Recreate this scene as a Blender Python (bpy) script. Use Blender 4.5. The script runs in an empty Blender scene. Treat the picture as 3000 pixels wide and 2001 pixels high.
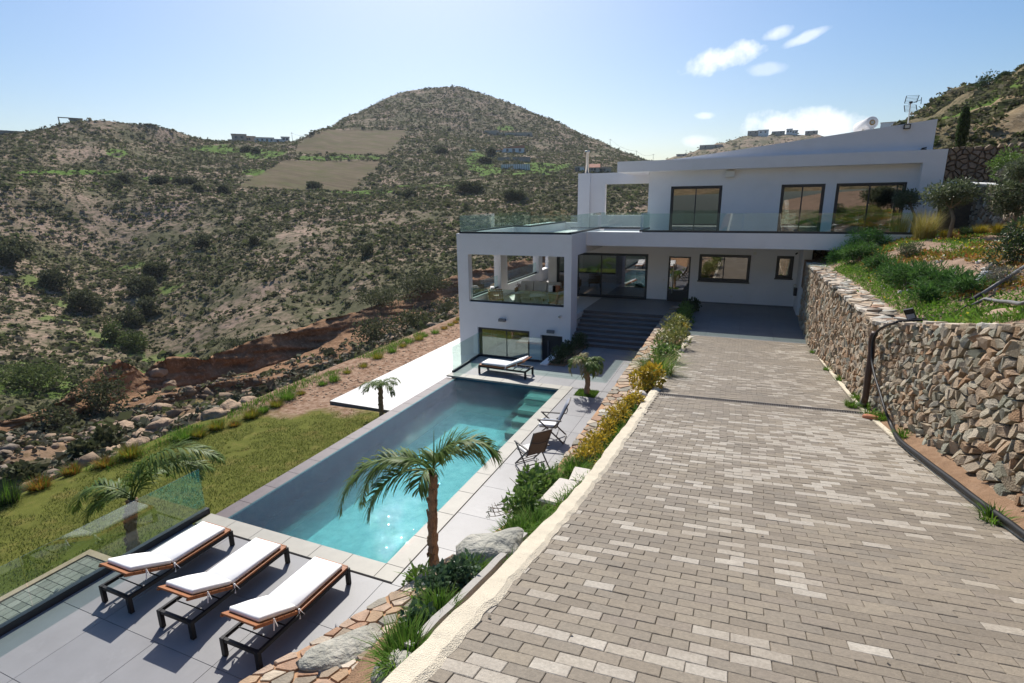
import bpy, math, random
import numpy as np
from mathutils import Vector, Matrix, Euler

# ------------------------------------------------------------------ camera, sky, sun, exposure
SC = bpy.context.scene
COL = SC.collection
CAMZ = 6.35
YAW, PITCH, ROLL, FPX = math.radians(22.954), math.radians(14.475), math.radians(-0.755), 1600.0
def _rot():
    cy, sy = math.cos(YAW), math.sin(YAW)
    A = np.array([[cy, sy, 0], [-sy, cy, 0], [0, 0, 1.0]])
    c, s = math.cos(PITCH), math.sin(PITCH)
    B = np.array([[1, 0, 0], [0, -s, -c], [0, c, -s]])
    cr, sr = math.cos(ROLL), math.sin(ROLL)
    return np.array([[cr, -sr, 0], [sr, cr, 0], [0, 0, 1]]) @ B @ A
RM = _rot()
cam_d = bpy.data.cameras.new('camera')
cam = bpy.data.objects.new('camera', cam_d)
COL.objects.link(cam)
SC.camera = cam
cam_d.sensor_width = 36.0
cam_d.sensor_fit = 'HORIZONTAL'
cam_d.lens = FPX / 3000.0 * 36.0
cam_d.clip_start = 0.1
cam_d.clip_end = 4000.0
_m = np.array([RM[0], -RM[1], -RM[2]]).T
cam.matrix_world = Matrix(((_m[0][0], _m[0][1], _m[0][2], 0), (_m[1][0], _m[1][1], _m[1][2], 0),
                           (_m[2][0], _m[2][1], _m[2][2], CAMZ), (0, 0, 0, 1)))

SUN_DIR = Vector((-0.5, 0.84, 1.0)).normalized()        # towards the sun
sun_d = bpy.data.lights.new('sun', 'SUN')
sun_d.energy = 4.6
sun_d.angle = math.radians(0.5)
sun_d.color = (1.0, 0.95, 0.87)
sun = bpy.data.objects.new('sun', sun_d)
COL.objects.link(sun)
sun.rotation_euler = SUN_DIR.to_track_quat('Z', 'Y').to_euler()
sun.location = (-40, 60, 80)

SC.view_settings.view_transform = 'Standard'
SC.view_settings.look = 'None'
SC.view_settings.gamma = 1.0
SC.view_settings.use_curve_mapping = False
SC.view_settings.exposure = 0.34

def ray(px, py):
    return RM.T @ np.array([(px - 1500) / FPX, (py - 1000.5) / FPX, 1.0])

W = bpy.data.worlds.new('World')
SC.world = W
W.use_nodes = True
nt = W.node_tree
for n in list(nt.nodes): nt.nodes.remove(n)
def N(t, **k):
    n = nt.nodes.new(t)
    for a, b in k.items(): setattr(n, a, b)
    return n
def math_node(op, a, b=None, c=None, clamp=False):
    n = N('ShaderNodeMath', operation=op); n.use_clamp = clamp
    for i, v in enumerate((a, b, c)):
        if v is None: continue
        if isinstance(v, (int, float)): n.inputs[i].default_value = v
        else: nt.links.new(v, n.inputs[i])
    return n.outputs[0]
sky = N('ShaderNodeTexSky', sky_type='NISHITA')
sky.sun_disc = False
sky.sun_elevation = math.asin(SUN_DIR.z)
sky.sun_rotation = math.atan2(SUN_DIR.x, SUN_DIR.y)
sky.air_density = 1.0
sky.dust_density = 1.5
sky.ozone_density = 2.6
bg = N('ShaderNodeBackground')
bg.inputs[1].default_value = 0.095
out = N('ShaderNodeOutputWorld')
tc = N('ShaderNodeTexCoord')
nz = N('ShaderNodeTexNoise'); nz.inputs['Scale'].default_value = 26; nz.inputs['Detail'].default_value = 12; nz.inputs['Roughness'].default_value = 0.6
nt.links.new(tc.outputs['Generated'], nz.inputs['Vector'])
noise_c = math_node('SUBTRACT', nz.outputs['Fac'], 0.5)
cloud = None
# px, py centre in the photograph, half width, half height, tilt, density
for (cx_, cy_, hw, hh, tilt, den) in ((2115, 172, 98, 30, -0.30, 1.0), (2360, 366, 140, 40, 0.0, 0.9), (2275, 98, 38, 14, -0.3, 0.55),
                                      (2365, 108, 50, 11, -0.4, 0.5), (2068, 339, 26, 9, 0, 0.5), (2050, 412, 50, 16, 0, 0.45), (2240, 202, 45, 14, -.1, 0.3)):
    d0 = ray(cx_, cy_); d0 /= np.linalg.norm(d0)
    ex = ray(cx_ + 30 * math.cos(tilt), cy_ + 30 * math.sin(tilt)); ex /= np.linalg.norm(ex); ex -= d0 * (ex @ d0); ex /= np.linalg.norm(ex)
    ey = np.cross(d0, ex)
    def dot(v):
        n = N('ShaderNodeVectorMath', operation='DOT_PRODUCT'); n.inputs[1].default_value = tuple(v)
        nt.links.new(tc.outputs['Generated'], n.inputs[0]); return n.outputs['Value']
    u = math_node('MULTIPLY', dot(ex), FPX / hw)
    v = math_node('MULTIPLY', dot(ey), FPX / hh)
    r2 = math_node('ADD', math_node('MULTIPLY', u, u), math_node('MULTIPLY', v, v))
    front = math_node('GREATER_THAN', dot(d0), 0.8)
    k = math_node('SUBTRACT', 1.15, r2)
    k = math_node('MULTIPLY_ADD', noise_c, 3.0, k)
    k = math_node('MULTIPLY', math_node('MULTIPLY', k, 0.85, clamp=True), den)
    k = math_node('MULTIPLY', k, front)
    cloud = k if cloud is None else math_node('MAXIMUM', cloud, k)
mixc = N('ShaderNodeMix', data_type='RGBA')
nt.links.new(cloud, mixc.inputs[0])
hs = N('ShaderNodeHueSaturation'); hs.inputs['Saturation'].default_value = 1.38; nt.links.new(sky.outputs[0], hs.inputs['Color'])
nt.links.new(hs.outputs[0], mixc.inputs[6])
mixc.inputs[7].default_value = (11, 11.2, 11.5, 1)
nt.links.new(mixc.outputs[2], bg.inputs[0])
nt.links.new(bg.outputs[0], out.inputs[0])

# ------------------------------------------------------------------ helpers
rng = np.random.default_rng(7)
ORG = {}
def at_z(px, py, z):
    d = ray(px, py); t = (z - CAMZ) / d[2]; return np.array([d[0] * t, d[1] * t, z])
def at_y(px, py, y):
    d = ray(px, py); t = y / d[1]; return np.array([d[0] * t, y, d[2] * t + CAMZ])
def at_x(px, py, x):
    d = ray(px, py); t = x / d[0]; return np.array([x, d[1] * t, d[2] * t + CAMZ])
def at_r(px, py, r):
    d = ray(px, py); t = r / math.hypot(d[0], d[1]); return np.array([d[0] * t, d[1] * t, d[2] * t + CAMZ])
def at_s(px, py, f, tmax=60.0):
    d = ray(px, py); ts = np.linspace(1.0, tmax, 1500)
    v = d[2] * ts + CAMZ - f(d[0] * ts, d[1] * ts)
    i = np.where((v[:-1] > 0) & (v[1:] <= 0))[0]
    t = ts[-1] if len(i) == 0 else ts[i[0]] + (ts[1] - ts[0]) * v[i[0]] / (v[i[0]] - v[i[0] + 1])
    return np.array([d[0] * t, d[1] * t, d[2] * t + CAMZ])

def _hash(ix, iy, seed):
    h = (ix.astype(np.int64) * 374761393 + iy.astype(np.int64) * 668265263 + seed * 982451653) & 0xFFFFFFFF
    h = ((h ^ (h >> 13)) * 1274126177) & 0xFFFFFFFF
    return ((h ^ (h >> 16)) & 0xFFFF) / 65535.0
def vnoise(x, y, seed=0):
    x = np.asarray(x, float); y = np.asarray(y, float)
    ix = np.floor(x); iy = np.floor(y); fx = x - ix; fy = y - iy
    fx = fx * fx * (3 - 2 * fx); fy = fy * fy * (3 - 2 * fy)
    a = _hash(ix, iy, seed); b = _hash(ix + 1, iy, seed); c = _hash(ix, iy + 1, seed); d = _hash(ix + 1, iy + 1, seed)
    return (a * (1 - fx) + b * fx) * (1 - fy) + (c * (1 - fx) + d * fx) * fy
def fbm(x, y, o=4, seed=0):
    s = 0; a = 0.5; t = 0
    for i in range(o):
        s = s + a * vnoise(np.asarray(x) * 2 ** i, np.asarray(y) * 2 ** i, seed + i); t += a; a *= 0.5
    return s / t
def smooth(a, b, x):
    t = np.clip((np.asarray(x, float) - a) / (b - a), 0, 1); return t * t * (3 - 2 * t)

class MB:
    """collects shapes for one mesh object"""
    def __init__(s): s.v = []; s.f = []; s.m = []
    def add(s, vs, fs, m=0):
        b = len(s.v); s.v += [tuple(map(float, p)) for p in vs]
        s.f += [tuple(b + i for i in f) for f in fs]; s.m += [m] * len(fs); return s
    def box(s, x0, x1, y0, y1, z0, z1, m=0):
        vs = [(x0, y0, z0), (x1, y0, z0), (x1, y1, z0), (x0, y1, z0), (x0, y0, z1), (x1, y0, z1), (x1, y1, z1), (x0, y1, z1)]
        return s.add(vs, [(0, 3, 2, 1), (4, 5, 6, 7), (0, 1, 5, 4), (1, 2, 6, 5), (2, 3, 7, 6), (3, 0, 4, 7)], m)
    def bbox(s, x0, x1, y0, y1, z0, z1, c=0.01, m=0):
        """box with chamfered top edges"""
        vs = [(x0, y0, z0), (x1, y0, z0), (x1, y1, z0), (x0, y1, z0), (x0, y0, z1 - c), (x1, y0, z1 - c), (x1, y1, z1 - c), (x0, y1, z1 - c),
              (x0 + c, y0 + c, z1), (x1 - c, y0 + c, z1), (x1 - c, y1 - c, z1), (x0 + c, y1 - c, z1)]
        return s.add(vs, [(0, 3, 2, 1), (8, 9, 10, 11), (0, 1, 5, 4), (1, 2, 6, 5), (2, 3, 7, 6), (3, 0, 4, 7), (4, 5, 9, 8), (5, 6, 10, 9), (6, 7, 11, 10), (7, 4, 8, 11)], m)
    def beam(s, a, b, w, h, up=(0, 0, 1), m=0):
        a = Vector(a); b = Vector(b); d = (b - a).normalized(); up = Vector(up)
        if abs(d.dot(up)) > 0.98: up = Vector((1, 0, 0))
        sd = d.cross(up).normalized() * (w / 2); u = sd.cross(d).normalized() * (h / 2)
        vs = [a - sd - u, a + sd - u, a + sd + u, a - sd + u, b - sd - u, b + sd - u, b + sd + u, b - sd + u]
        return s.add(vs, [(0, 1, 2, 3), (7, 6, 5, 4), (0, 4, 5, 1), (1, 5, 6, 2), (2, 6, 7, 3), (3, 7, 4, 0)], m)
    def tube(s, pts, r, n=8, m=0, cap=True):
        pts = [Vector(p) for p in pts]; k = len(pts); rs = r if hasattr(r, '__len__') else [r] * k
        vs = []; u = None
        for i, p in enumerate(pts):
            d = (pts[min(i + 1, k - 1)] - pts[max(i - 1, 0)]).normalized()
            if u is None:
                u = d.cross(Vector((0, 0, 1)) if abs(d.z) < 0.9 else Vector((1, 0, 0))).normalized()
            u = (u - d * u.dot(d)).normalized(); w = d.cross(u)
            for j in range(n):
                a = 2 * math.pi * j / n; vs.append(p + (u * math.cos(a) + w * math.sin(a)) * rs[i])
        fs = [(i * n + j, i * n + (j + 1) % n, (i + 1) * n + (j + 1) % n, (i + 1) * n + j) for i in range(k - 1) for j in range(n)]
        if cap: fs += [tuple(range(n))[::-1], tuple((k - 1) * n + j for j in range(n))]
        return s.add(vs, fs, m)
    def lathe(s, prof, c=(0, 0, 0), n=16, m=0):
        vs = []
        for r, z in prof:
            for j in range(n):
                a = 2 * math.pi * j / n; vs.append((c[0] + r * math.cos(a), c[1] + r * math.sin(a), c[2] + z))
        k = len(prof)
        fs = [(i * n + j, i * n + (j + 1) % n, (i + 1) * n + (j + 1) % n, (i + 1) * n + j) for i in range(k - 1) for j in range(n)]
        fs += [tuple(range(n))[::-1], tuple((k - 1) * n + j for j in range(n))]
        return s.add(vs, fs, m)
    def solid(s, xs, ys, zs, holes, m=0):
        """box minus rectangular holes, one closed skin"""
        X = sorted(set(xs) | {a for h in holes for a in h[0:2] if xs[0] < a < xs[-1]})
        Y = sorted(set(ys) | {a for h in holes for a in h[2:4] if ys[0] < a < ys[-1]})
        Zs = sorted(set(zs) | {a for h in holes for a in h[4:6] if zs[0] < a < zs[-1]})
        def occ(i, j, k):
            if not (0 <= i < len(X) - 1 and 0 <= j < len(Y) - 1 and 0 <= k < len(Zs) - 1): return False
            c = ((X[i] + X[i + 1]) / 2, (Y[j] + Y[j + 1]) / 2, (Zs[k] + Zs[k + 1]) / 2)
            return not any(h[0] < c[0] < h[1] and h[2] < c[1] < h[3] and h[4] < c[2] < h[5] for h in holes)
        idx = {}; vs = []; fs = []
        def V(i, j, k):
            if (i, j, k) not in idx: idx[(i, j, k)] = len(vs); vs.append((X[i], Y[j], Zs[k]))
            return idx[(i, j, k)]
        for i in range(len(X) - 1):
            for j in range(len(Y) - 1):
                for k in range(len(Zs) - 1):
                    if not occ(i, j, k): continue
                    for d, q in (((-1, 0, 0), ((0, 0, 0), (0, 0, 1), (0, 1, 1), (0, 1, 0))), ((1, 0, 0), ((1, 0, 0), (1, 1, 0), (1, 1, 1), (1, 0, 1))),
                                 ((0, -1, 0), ((0, 0, 0), (1, 0, 0), (1, 0, 1), (0, 0, 1))), ((0, 1, 0), ((0, 1, 0), (0, 1, 1), (1, 1, 1), (1, 1, 0))),
                                 ((0, 0, -1), ((0, 0, 0), (0, 1, 0), (1, 1, 0), (1, 0, 0))), ((0, 0, 1), ((0, 0, 1), (1, 0, 1), (1, 1, 1), (0, 1, 1)))):
                        if not occ(i + d[0], j + d[1], k + d[2]): fs.append(tuple(V(i + a, j + b, k + c) for a, b, c in q))
        return s.add(vs, fs, m)
    def xform(s, fn): s.v = [tuple(fn(p)) for p in s.v]; return s
    def build(s, name, mat, parent=None, smooth=False, local=False):
        o = (0, 0, 0) if (parent is None or local) else ORG.get(root_of(parent).name, (0, 0, 0))
        me = bpy.data.meshes.new(name)
        me.from_pydata([(p[0] - o[0], p[1] - o[1], p[2] - o[2]) for p in s.v], [], s.f)
        return link(name, me, mat, parent, smooth, s.m)

def root_of(o):
    while o.parent: o = o.parent
    return o
def link(name, me, mat, parent=None, smooth=False, mi=None):
    for x in (mat if isinstance(mat, (list, tuple)) else [mat]): me.materials.append(x)
    if mi and any(mi): me.polygons.foreach_set('material_index', mi)
    if smooth: me.polygons.foreach_set('use_smooth', [True] * len(me.polygons))
    me.update()
    o = bpy.data.objects.new(name, me); COL.objects.link(o)
    if parent: o.parent = parent
    return o
def np_mesh(name, verts, faces, mat, parent=None, smooth=False, mi=None):
    """verts (n,3) and faces (m,k) arrays straight into a mesh"""
    verts = np.asarray(verts, np.float32); faces = np.asarray(faces, np.int32); m, k = faces.shape
    if parent is not None: verts = verts - np.array(ORG.get(root_of(parent).name, (0, 0, 0)), np.float32)
    me = bpy.data.meshes.new(name)
    me.vertices.add(len(verts)); me.vertices.foreach_set('co', verts.ravel())
    me.loops.add(m * k); me.loops.foreach_set('vertex_index', faces.ravel())
    me.polygons.add(m); me.polygons.foreach_set('loop_start', np.arange(0, m * k, k, dtype=np.int32))
    me.polygons.foreach_set('loop_total', np.full(m, k, np.int32))
    for x in (mat if isinstance(mat, (list, tuple)) else [mat]): me.materials.append(x)
    if mi is not None: me.polygons.foreach_set('material_index', np.asarray(mi, np.int32))
    me.update(calc_edges=True); me.validate()
    if smooth: me.polygons.foreach_set('use_smooth', np.ones(m, bool))
    o = bpy.data.objects.new(name, me); COL.objects.link(o)
    if parent is not None: o.parent = parent
    return o
def tag(o, label=None, cat=None, group=None, kind=None):
    for k, v in (('label', label), ('category', cat), ('group', group), ('kind', kind)):
        if v: o[k] = v
    return o
def thing(name, label, cat, loc=(0, 0, 0), group=None, rotz=0.0):
    o = bpy.data.objects.new(name, None); COL.objects.link(o); o.location = tuple(map(float, loc)); o.rotation_euler = (0, 0, rotz)
    o.empty_display_size = 0.2; ORG[o.name] = tuple(map(float, loc))
    return tag(o, label, cat, group)
def dup(root, loc, rotz=None, label=None, scale=None):
    r = root.copy(); COL.objects.link(r); r.location = tuple(map(float, loc)); ORG[r.name] = tuple(loc)
    if rotz is not None: r.rotation_euler = (0, 0, rotz)
    if scale: r.scale = (scale,) * 3
    if label: r['label'] = label
    for ch in list(root.children):
        c = ch.copy(); COL.objects.link(c); c.parent = r
        for g in list(ch.children):
            d = g.copy(); COL.objects.link(d); d.parent = c
    return r

# ------------------------------------------------------------------ materials
def mat(name, col, rough=0.6, var=0.12, scale=4.0, bump=0.0, bscale=40.0, spec=0.3, cols=None, trans=0.0, metal=0.0, stain=None, dist=0.01, tint=False):
    """procedural material; cols = list of colours picked per piece"""
    m = bpy.data.materials.new(name); m.use_nodes = True; t = m.node_tree; L = t.links.new
    b = t.nodes['Principled BSDF']; b.inputs['Roughness'].default_value = rough; b.inputs['Specular IOR Level'].default_value = spec
    b.inputs['Metallic'].default_value = metal
    g = t.nodes.new('ShaderNodeNewGeometry')
    n = t.nodes.new('ShaderNodeTexNoise'); n.inputs['Scale'].default_value = scale; n.inputs['Detail'].default_value = 6; n.inputs['Roughness'].default_value = 0.65
    L(g.outputs['Position'], n.inputs['Vector'])
    if cols:
        oi = t.nodes.new('ShaderNodeObjectInfo')
        a = t.nodes.new('ShaderNodeMath'); a.operation = 'ADD'; L(oi.outputs['Random'], a.inputs[0]); L(g.outputs['Random Per Island'], a.inputs[1])
        fr = t.nodes.new('ShaderNodeMath'); fr.operation = 'FRACT'; L(a.outputs[0], fr.inputs[0])
        if tint:
            ta = t.nodes.new('ShaderNodeAttribute'); ta.attribute_name = 'tint'; L(ta.outputs['Fac'], fr.inputs[0])
        cr = t.nodes.new('ShaderNodeValToRGB'); cr.color_ramp.interpolation = 'LINEAR'
        while len(cr.color_ramp.elements) < len(cols): cr.color_ramp.elements.new(0.5)
        for i, c in enumerate(cols):
            e = cr.color_ramp.elements[i]; e.position = i / max(1, len(cols) - 1); e.color = (*c, 1)
        L(fr.outputs[0], cr.inputs[0]); base = cr.outputs[0]
    else:
        rgb = t.nodes.new('ShaderNodeRGB'); rgb.outputs[0].default_value = (*col, 1); base = rgb.outputs[0]
    mr = t.nodes.new('ShaderNodeMapRange'); mr.inputs[1].default_value = 0.25; mr.inputs[2].default_value = 0.75
    mr.inputs[3].default_value = 1 - var; mr.inputs[4].default_value = 1 + var
    L(n.outputs['Fac'], mr.inputs[0])
    mx = t.nodes.new('ShaderNodeMix'); mx.data_type = 'RGBA'; mx.blend_type = 'MULTIPLY'; mx.inputs[0].default_value = 1.0
    L(base, mx.inputs[6]); L(mr.outputs[0], mx.inputs[7]); c_out = mx.outputs[2]
    if stain:
        sc, sfac, lo, hi, ss = stain
        n3 = t.nodes.new('ShaderNodeTexNoise'); n3.inputs['Scale'].default_value = ss; n3.inputs['Detail'].default_value = 8; n3.inputs['Roughness'].default_value = 0.7
        L(g.outputs['Position'], n3.inputs['Vector'])
        m3 = t.nodes.new('ShaderNodeMapRange'); m3.inputs[1].default_value = lo; m3.inputs[2].default_value = hi; m3.inputs[4].default_value = sfac
        L(n3.outputs['Fac'], m3.inputs[0])
        mx3 = t.nodes.new('ShaderNodeMix'); mx3.data_type = 'RGBA'; L(m3.outputs[0], mx3.inputs[0]); L(c_out, mx3.inputs[6]); mx3.inputs[7].default_value = (*sc, 1)
        c_out = mx3.outputs[2]
    L(c_out, b.inputs['Base Color'])
    if bump:
        n2 = t.nodes.new('ShaderNodeTexNoise'); n2.inputs['Scale'].default_value = bscale; n2.inputs['Detail'].default_value = 5
        L(g.outputs['Position'], n2.inputs['Vector'])
        bp = t.nodes.new('ShaderNodeBump'); bp.inputs['Strength'].default_value = bump; bp.inputs['Distance'].default_value = dist
        L(n2.outputs['Fac'], bp.inputs['Height']); L(bp.outputs[0], b.inputs['Normal'])
    if trans:
        tr = t.nodes.new('ShaderNodeBsdfTranslucent'); L(c_out, tr.inputs[0])
        ms = t.nodes.new('ShaderNodeMixShader'); ms.inputs[0].default_value = trans
        L(b.outputs[0], ms.inputs[1]); L(tr.outputs[0], ms.inputs[2]); L(ms.outputs[0], t.nodes['Material Output'].inputs[0])
    return m
def glass(name, tint, refl=0.06, ior=1.5, rough=0.0, bumps=None, bend=0.0):
    """clear sheet: tinted see-through plus mirror by the viewing angle"""
    m = bpy.data.materials.new(name); m.use_nodes = True; t = m.node_tree; L = t.links.new
    t.nodes.remove(t.nodes['Principled BSDF'])
    tr = t.nodes.new('ShaderNodeBsdfTransparent'); tr.inputs[0].default_value = (*tint, 1)
    gl = t.nodes.new('ShaderNodeBsdfGlossy'); gl.inputs['Roughness'].default_value = rough; gl.inputs[0].default_value = (1, 1, 1, 1)
    fr = t.nodes.new('ShaderNodeFresnel'); fr.inputs[0].default_value = ior
    gb = t.nodes.new('ShaderNodeNewGeometry'); im = t.nodes.new('ShaderNodeMapRange'); im.inputs[3].default_value = ior; im.inputs[4].default_value = 1 / ior      # same mirror on both faces
    L(gb.outputs['Backfacing'], im.inputs[0]); L(im.outputs[0], fr.inputs[0])
    ad = t.nodes.new('ShaderNodeMath'); ad.operation = 'ADD'; ad.use_clamp = True; ad.inputs[1].default_value = refl; L(fr.outputs[0], ad.inputs[0])
    ms = t.nodes.new('ShaderNodeMixShader'); L(ad.outputs[0], ms.inputs[0])
    thru = tr.outputs[0]
    if bend:
        rf = t.nodes.new('ShaderNodeBsdfRefraction'); rf.inputs[0].default_value = (*tint, 1); rf.inputs['IOR'].default_value = ior; rf.inputs['Roughness'].default_value = 0.02
        mb_ = t.nodes.new('ShaderNodeMixShader'); mb_.inputs[0].default_value = bend; L(tr.outputs[0], mb_.inputs[1]); L(rf.outputs[0], mb_.inputs[2]); thru = mb_.outputs[0]
    L(thru, ms.inputs[1]); L(gl.outputs[0], ms.inputs[2])
    L(ms.outputs[0], t.nodes['Material Output'].inputs[0])
    if bumps:
        g = t.nodes.new('ShaderNodeNewGeometry'); prev = None
        for sc, st, ds in bumps:
            n = t.nodes.new('ShaderNodeTexNoise'); n.inputs['Scale'].default_value = sc; n.inputs['Detail'].default_value = 3; L(g.outputs['Position'], n.inputs['Vector'])
            bp = t.nodes.new('ShaderNodeBump'); bp.inputs['Strength'].default_value = st; bp.inputs['Distance'].default_value = ds; L(n.outputs['Fac'], bp.inputs['Height'])
            if prev: L(prev, bp.inputs['Normal'])
            prev = bp.outputs[0]
        L(prev, gl.inputs['Normal']); L(prev, fr.inputs['Normal'])
        if bend: L(prev, rf.inputs['Normal'])
    return m
# ------------------------------------------------------------------ palette
MT = {}
MT['white'] = mat('white_render', (0.78, 0.77, 0.78), 0.75, 0.05, 0.5, 0.1, 90, 0.2, stain=((0.66, 0.64, 0.62), 0.45, 0.52, 0.78, 0.9))
MT['metal'] = mat('anthracite_metal', (0.022, 0.026, 0.034), 0.38, 0.1, 3, spec=0.5)
MT['black'] = mat('black_plastic', (0.012, 0.012, 0.013), 0.5, 0.1, 3)
MT['grey_box'] = mat('grey_paint', (0.16, 0.17, 0.19), 0.5, 0.05)
MT['cream_box'] = mat('cream_plastic', (0.72, 0.70, 0.64), 0.5, 0.04)
MT['tile'] = mat('grey_porcelain', (0.3, 0.3, 0.31), 0.46, 0.10, 1.6, 0.05, 30, 0.36, cols=[(0.205, 0.205, 0.213), (0.23, 0.23, 0.237), (0.25, 0.248, 0.252), (0.22, 0.218, 0.225)], stain=((0.34, 0.34, 0.35), 0.35, 0.56, 0.75, 2.2))
MT['tile_dark'] = mat('slate_porcelain', (0.16, 0.16, 0.17), 0.4, 0.14, 2.2, 0.05, 30, 0.4, cols=[(0.17, 0.17, 0.178), (0.205, 0.203, 0.208), (0.19, 0.188, 0.194)])
MT['riser'] = mat('dark_riser', (0.11, 0.103, 0.105), 0.6, 0.12, 2.2)
MT['tile_pale'] = mat('pale_stone_tile', (0.66, 0.65, 0.63), 0.5, 0.05, 2, 0.03, 30, 0.35, cols=[(0.58, 0.57, 0.555), (0.64, 0.63, 0.61), (0.61, 0.60, 0.585)])
MT['coping'] = mat('sandstone_coping', (0.33, 0.315, 0.27), 0.5, 0.10, 3, 0.08, 60, 0.35)
MT['grout'] = mat('grout', (0.15, 0.145, 0.14), 0.9, 0.2, 5)
MT['concrete'] = mat('concrete', (0.36, 0.34, 0.31), 0.85, 0.15, 5, 0.3, 50)
MT['brick'] = mat('taupe_paver', (0.3, 0.26, 0.21), 0.62, 0.24, 45, 0.5, 130, 0.25, cols=[(0.1853, 0.155, 0.1178), (0.2365, 0.1974, 0.1482), (0.2011, 0.1723, 0.1353), (0.2563, 0.2154, 0.1612), (0.2129, 0.1785, 0.1407)], stain=((0.165, 0.14, 0.112), 0.55, 0.46, 0.70, 0.8))
MT['brick_pale'] = mat('pale_paver', (0.46, 0.43, 0.38), 0.62, 0.26, 55, 0.5, 150, 0.25, cols=[(0.3123, 0.2698, 0.2167), (0.3691, 0.3301, 0.2753), (0.3312, 0.2884, 0.2303), (0.4164, 0.3767, 0.316)], stain=((0.26, 0.22, 0.175), 0.6, 0.50, 0.72, 7.0))
MT['joint'] = mat('joint_sand', (0.15, 0.125, 0.095), 0.95, 0.3, 12, 0.4, 120)
MT['kerb'] = mat('rough_white_kerb', (0.70, 0.62, 0.48), 0.9, 0.10, 7, 0.8, 130, 0.15, stain=((0.30, 0.24, 0.17), 0.6, 0.60, 0.72, 26.0), dist=0.02)
MT['flag'] = mat('flagstone', (0.35, 0.29, 0.22), 0.8, 0.22, 5, 0.7, 45, 0.25, cols=[(0.2565, 0.2288, 0.1804), (0.38, 0.2552, 0.1558), (0.456, 0.3256, 0.2132), (0.285, 0.264, 0.2132), (0.494, 0.4048, 0.3116), (0.361, 0.2112, 0.1312), (0.228, 0.22, 0.1804), (0.4275, 0.2904, 0.1886)], stain=((0.20, 0.19, 0.16), 0.5, 0.58, 0.75, 11), dist=0.02)
MT['flag_pale'] = mat('pale_flagstone', (0.5, 0.42, 0.3), 0.8, 0.2, 6, 0.6, 50, 0.25, cols=[(0.52, 0.42, 0.30), (0.60, 0.52, 0.42), (0.42, 0.34, 0.24), (0.50, 0.36, 0.24), (0.62, 0.57, 0.48), (0.44, 0.42, 0.36)], dist=0.02)
MT['mortar'] = mat('orange_mortar', (0.46, 0.28, 0.165), 0.95, 0.2, 7, 0.6, 60, 0.1, dist=0.02)
MT['rubble'] = mat('fieldstone', (0.3, 0.24, 0.18), 0.85, 0.25, 9, 0.9, 60, 0.2, cols=[(0.25, 0.25, 0.19), (0.36, 0.28, 0.19), (0.42, 0.385, 0.30), (0.31, 0.19, 0.11), (0.33, 0.315, 0.245), (0.23, 0.225, 0.195), (0.40, 0.31, 0.215), (0.29, 0.295, 0.235), (0.36, 0.23, 0.135), (0.45, 0.42, 0.34)], dist=0.03)
MT['rubble_red'] = mat('reddish_fieldstone', (0.3, 0.22, 0.15), 0.85, 0.25, 9, 0.9, 60, 0.2, cols=[(0.40, 0.28, 0.18), (0.46, 0.37, 0.27), (0.36, 0.22, 0.13), (0.50, 0.43, 0.33), (0.33, 0.27, 0.20), (0.42, 0.30, 0.20)], dist=0.03)
MT['wall_dark'] = mat('brown_earth_fill', (0.15, 0.11, 0.075), 0.95, 0.3, 9, 0.8, 40)
MT['soil'] = mat('reddish_soil', (0.27, 0.17, 0.105), 0.95, 0.22, 6, 0.8, 70, 0.1, stain=((0.36, 0.25, 0.17), 0.5, 0.5, 0.7, 3), dist=0.03)
MT['lawn'] = mat('thin_lawn', (0.125, 0.135, 0.03), 0.95, 0.25, 2.2, 0.8, 60, 0.05, stain=((0.22, 0.165, 0.06), 0.7, 0.52, 0.7, 1.1), dist=0.03)
MT['grass'] = mat('grass_blades', (0.1, 0.12, 0.02), 0.8, 0.25, 1.5, cols=[(0.10, 0.14, 0.022), (0.14, 0.16, 0.028), (0.085, 0.13, 0.02), (0.18, 0.165, 0.045)], trans=0.35, stain=((0.22, 0.18, 0.06), 0.5, 0.52, 0.7, 1.1))
MT['green_grass'] = mat('fresh_grass', (0.08, 0.14, 0.02), 0.8, 0.2, 3, cols=[(0.0963, 0.2012, 0.02), (0.1375, 0.2731, 0.0312), (0.0757, 0.1581, 0.0175), (0.1925, 0.2587, 0.05)], trans=0.45)
MT['leaf_dark'] = mat('dark_leaf', (0.03, 0.05, 0.02), 0.5, 0.2, 3, cols=[(0.026, 0.0468, 0.0182), (0.0455, 0.078, 0.026), (0.065, 0.104, 0.039), (0.0364, 0.065, 0.0234)], trans=0.3, spec=0.4)
MT['leaf_mid'] = mat('green_leaf', (0.06, 0.1, 0.03), 0.45, 0.2, 3, cols=[(0.0776, 0.1378, 0.0297), (0.132, 0.2268, 0.0405), (0.101, 0.1782, 0.0405), (0.1863, 0.2754, 0.0675)], trans=0.4, spec=0.45)
MT['leaf_lime'] = mat('variegated_leaf', (0.2, 0.22, 0.05), 0.45, 0.2, 3, cols=[(0.16, 0.20, 0.045), (0.30, 0.30, 0.09), (0.10, 0.14, 0.03), (0.36, 0.34, 0.13)], trans=0.3, spec=0.45)
MT['leaf_yellow'] = mat('yellow_leaf', (0.5, 0.36, 0.03), 0.5, 0.2, 3, cols=[(0.50, 0.34, 0.025), (0.62, 0.45, 0.05), (0.38, 0.28, 0.03), (0.20, 0.21, 0.04), (0.58, 0.40, 0.03)], trans=0.3)
MT['leaf_olive'] = mat('olive_leaf', (0.08, 0.1, 0.05), 0.5, 0.2, 3, cols=[(0.0638, 0.087, 0.0371), (0.0986, 0.1276, 0.058), (0.1508, 0.1798, 0.0986), (0.0522, 0.0754, 0.029)], trans=0.4, spec=0.45)
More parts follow.
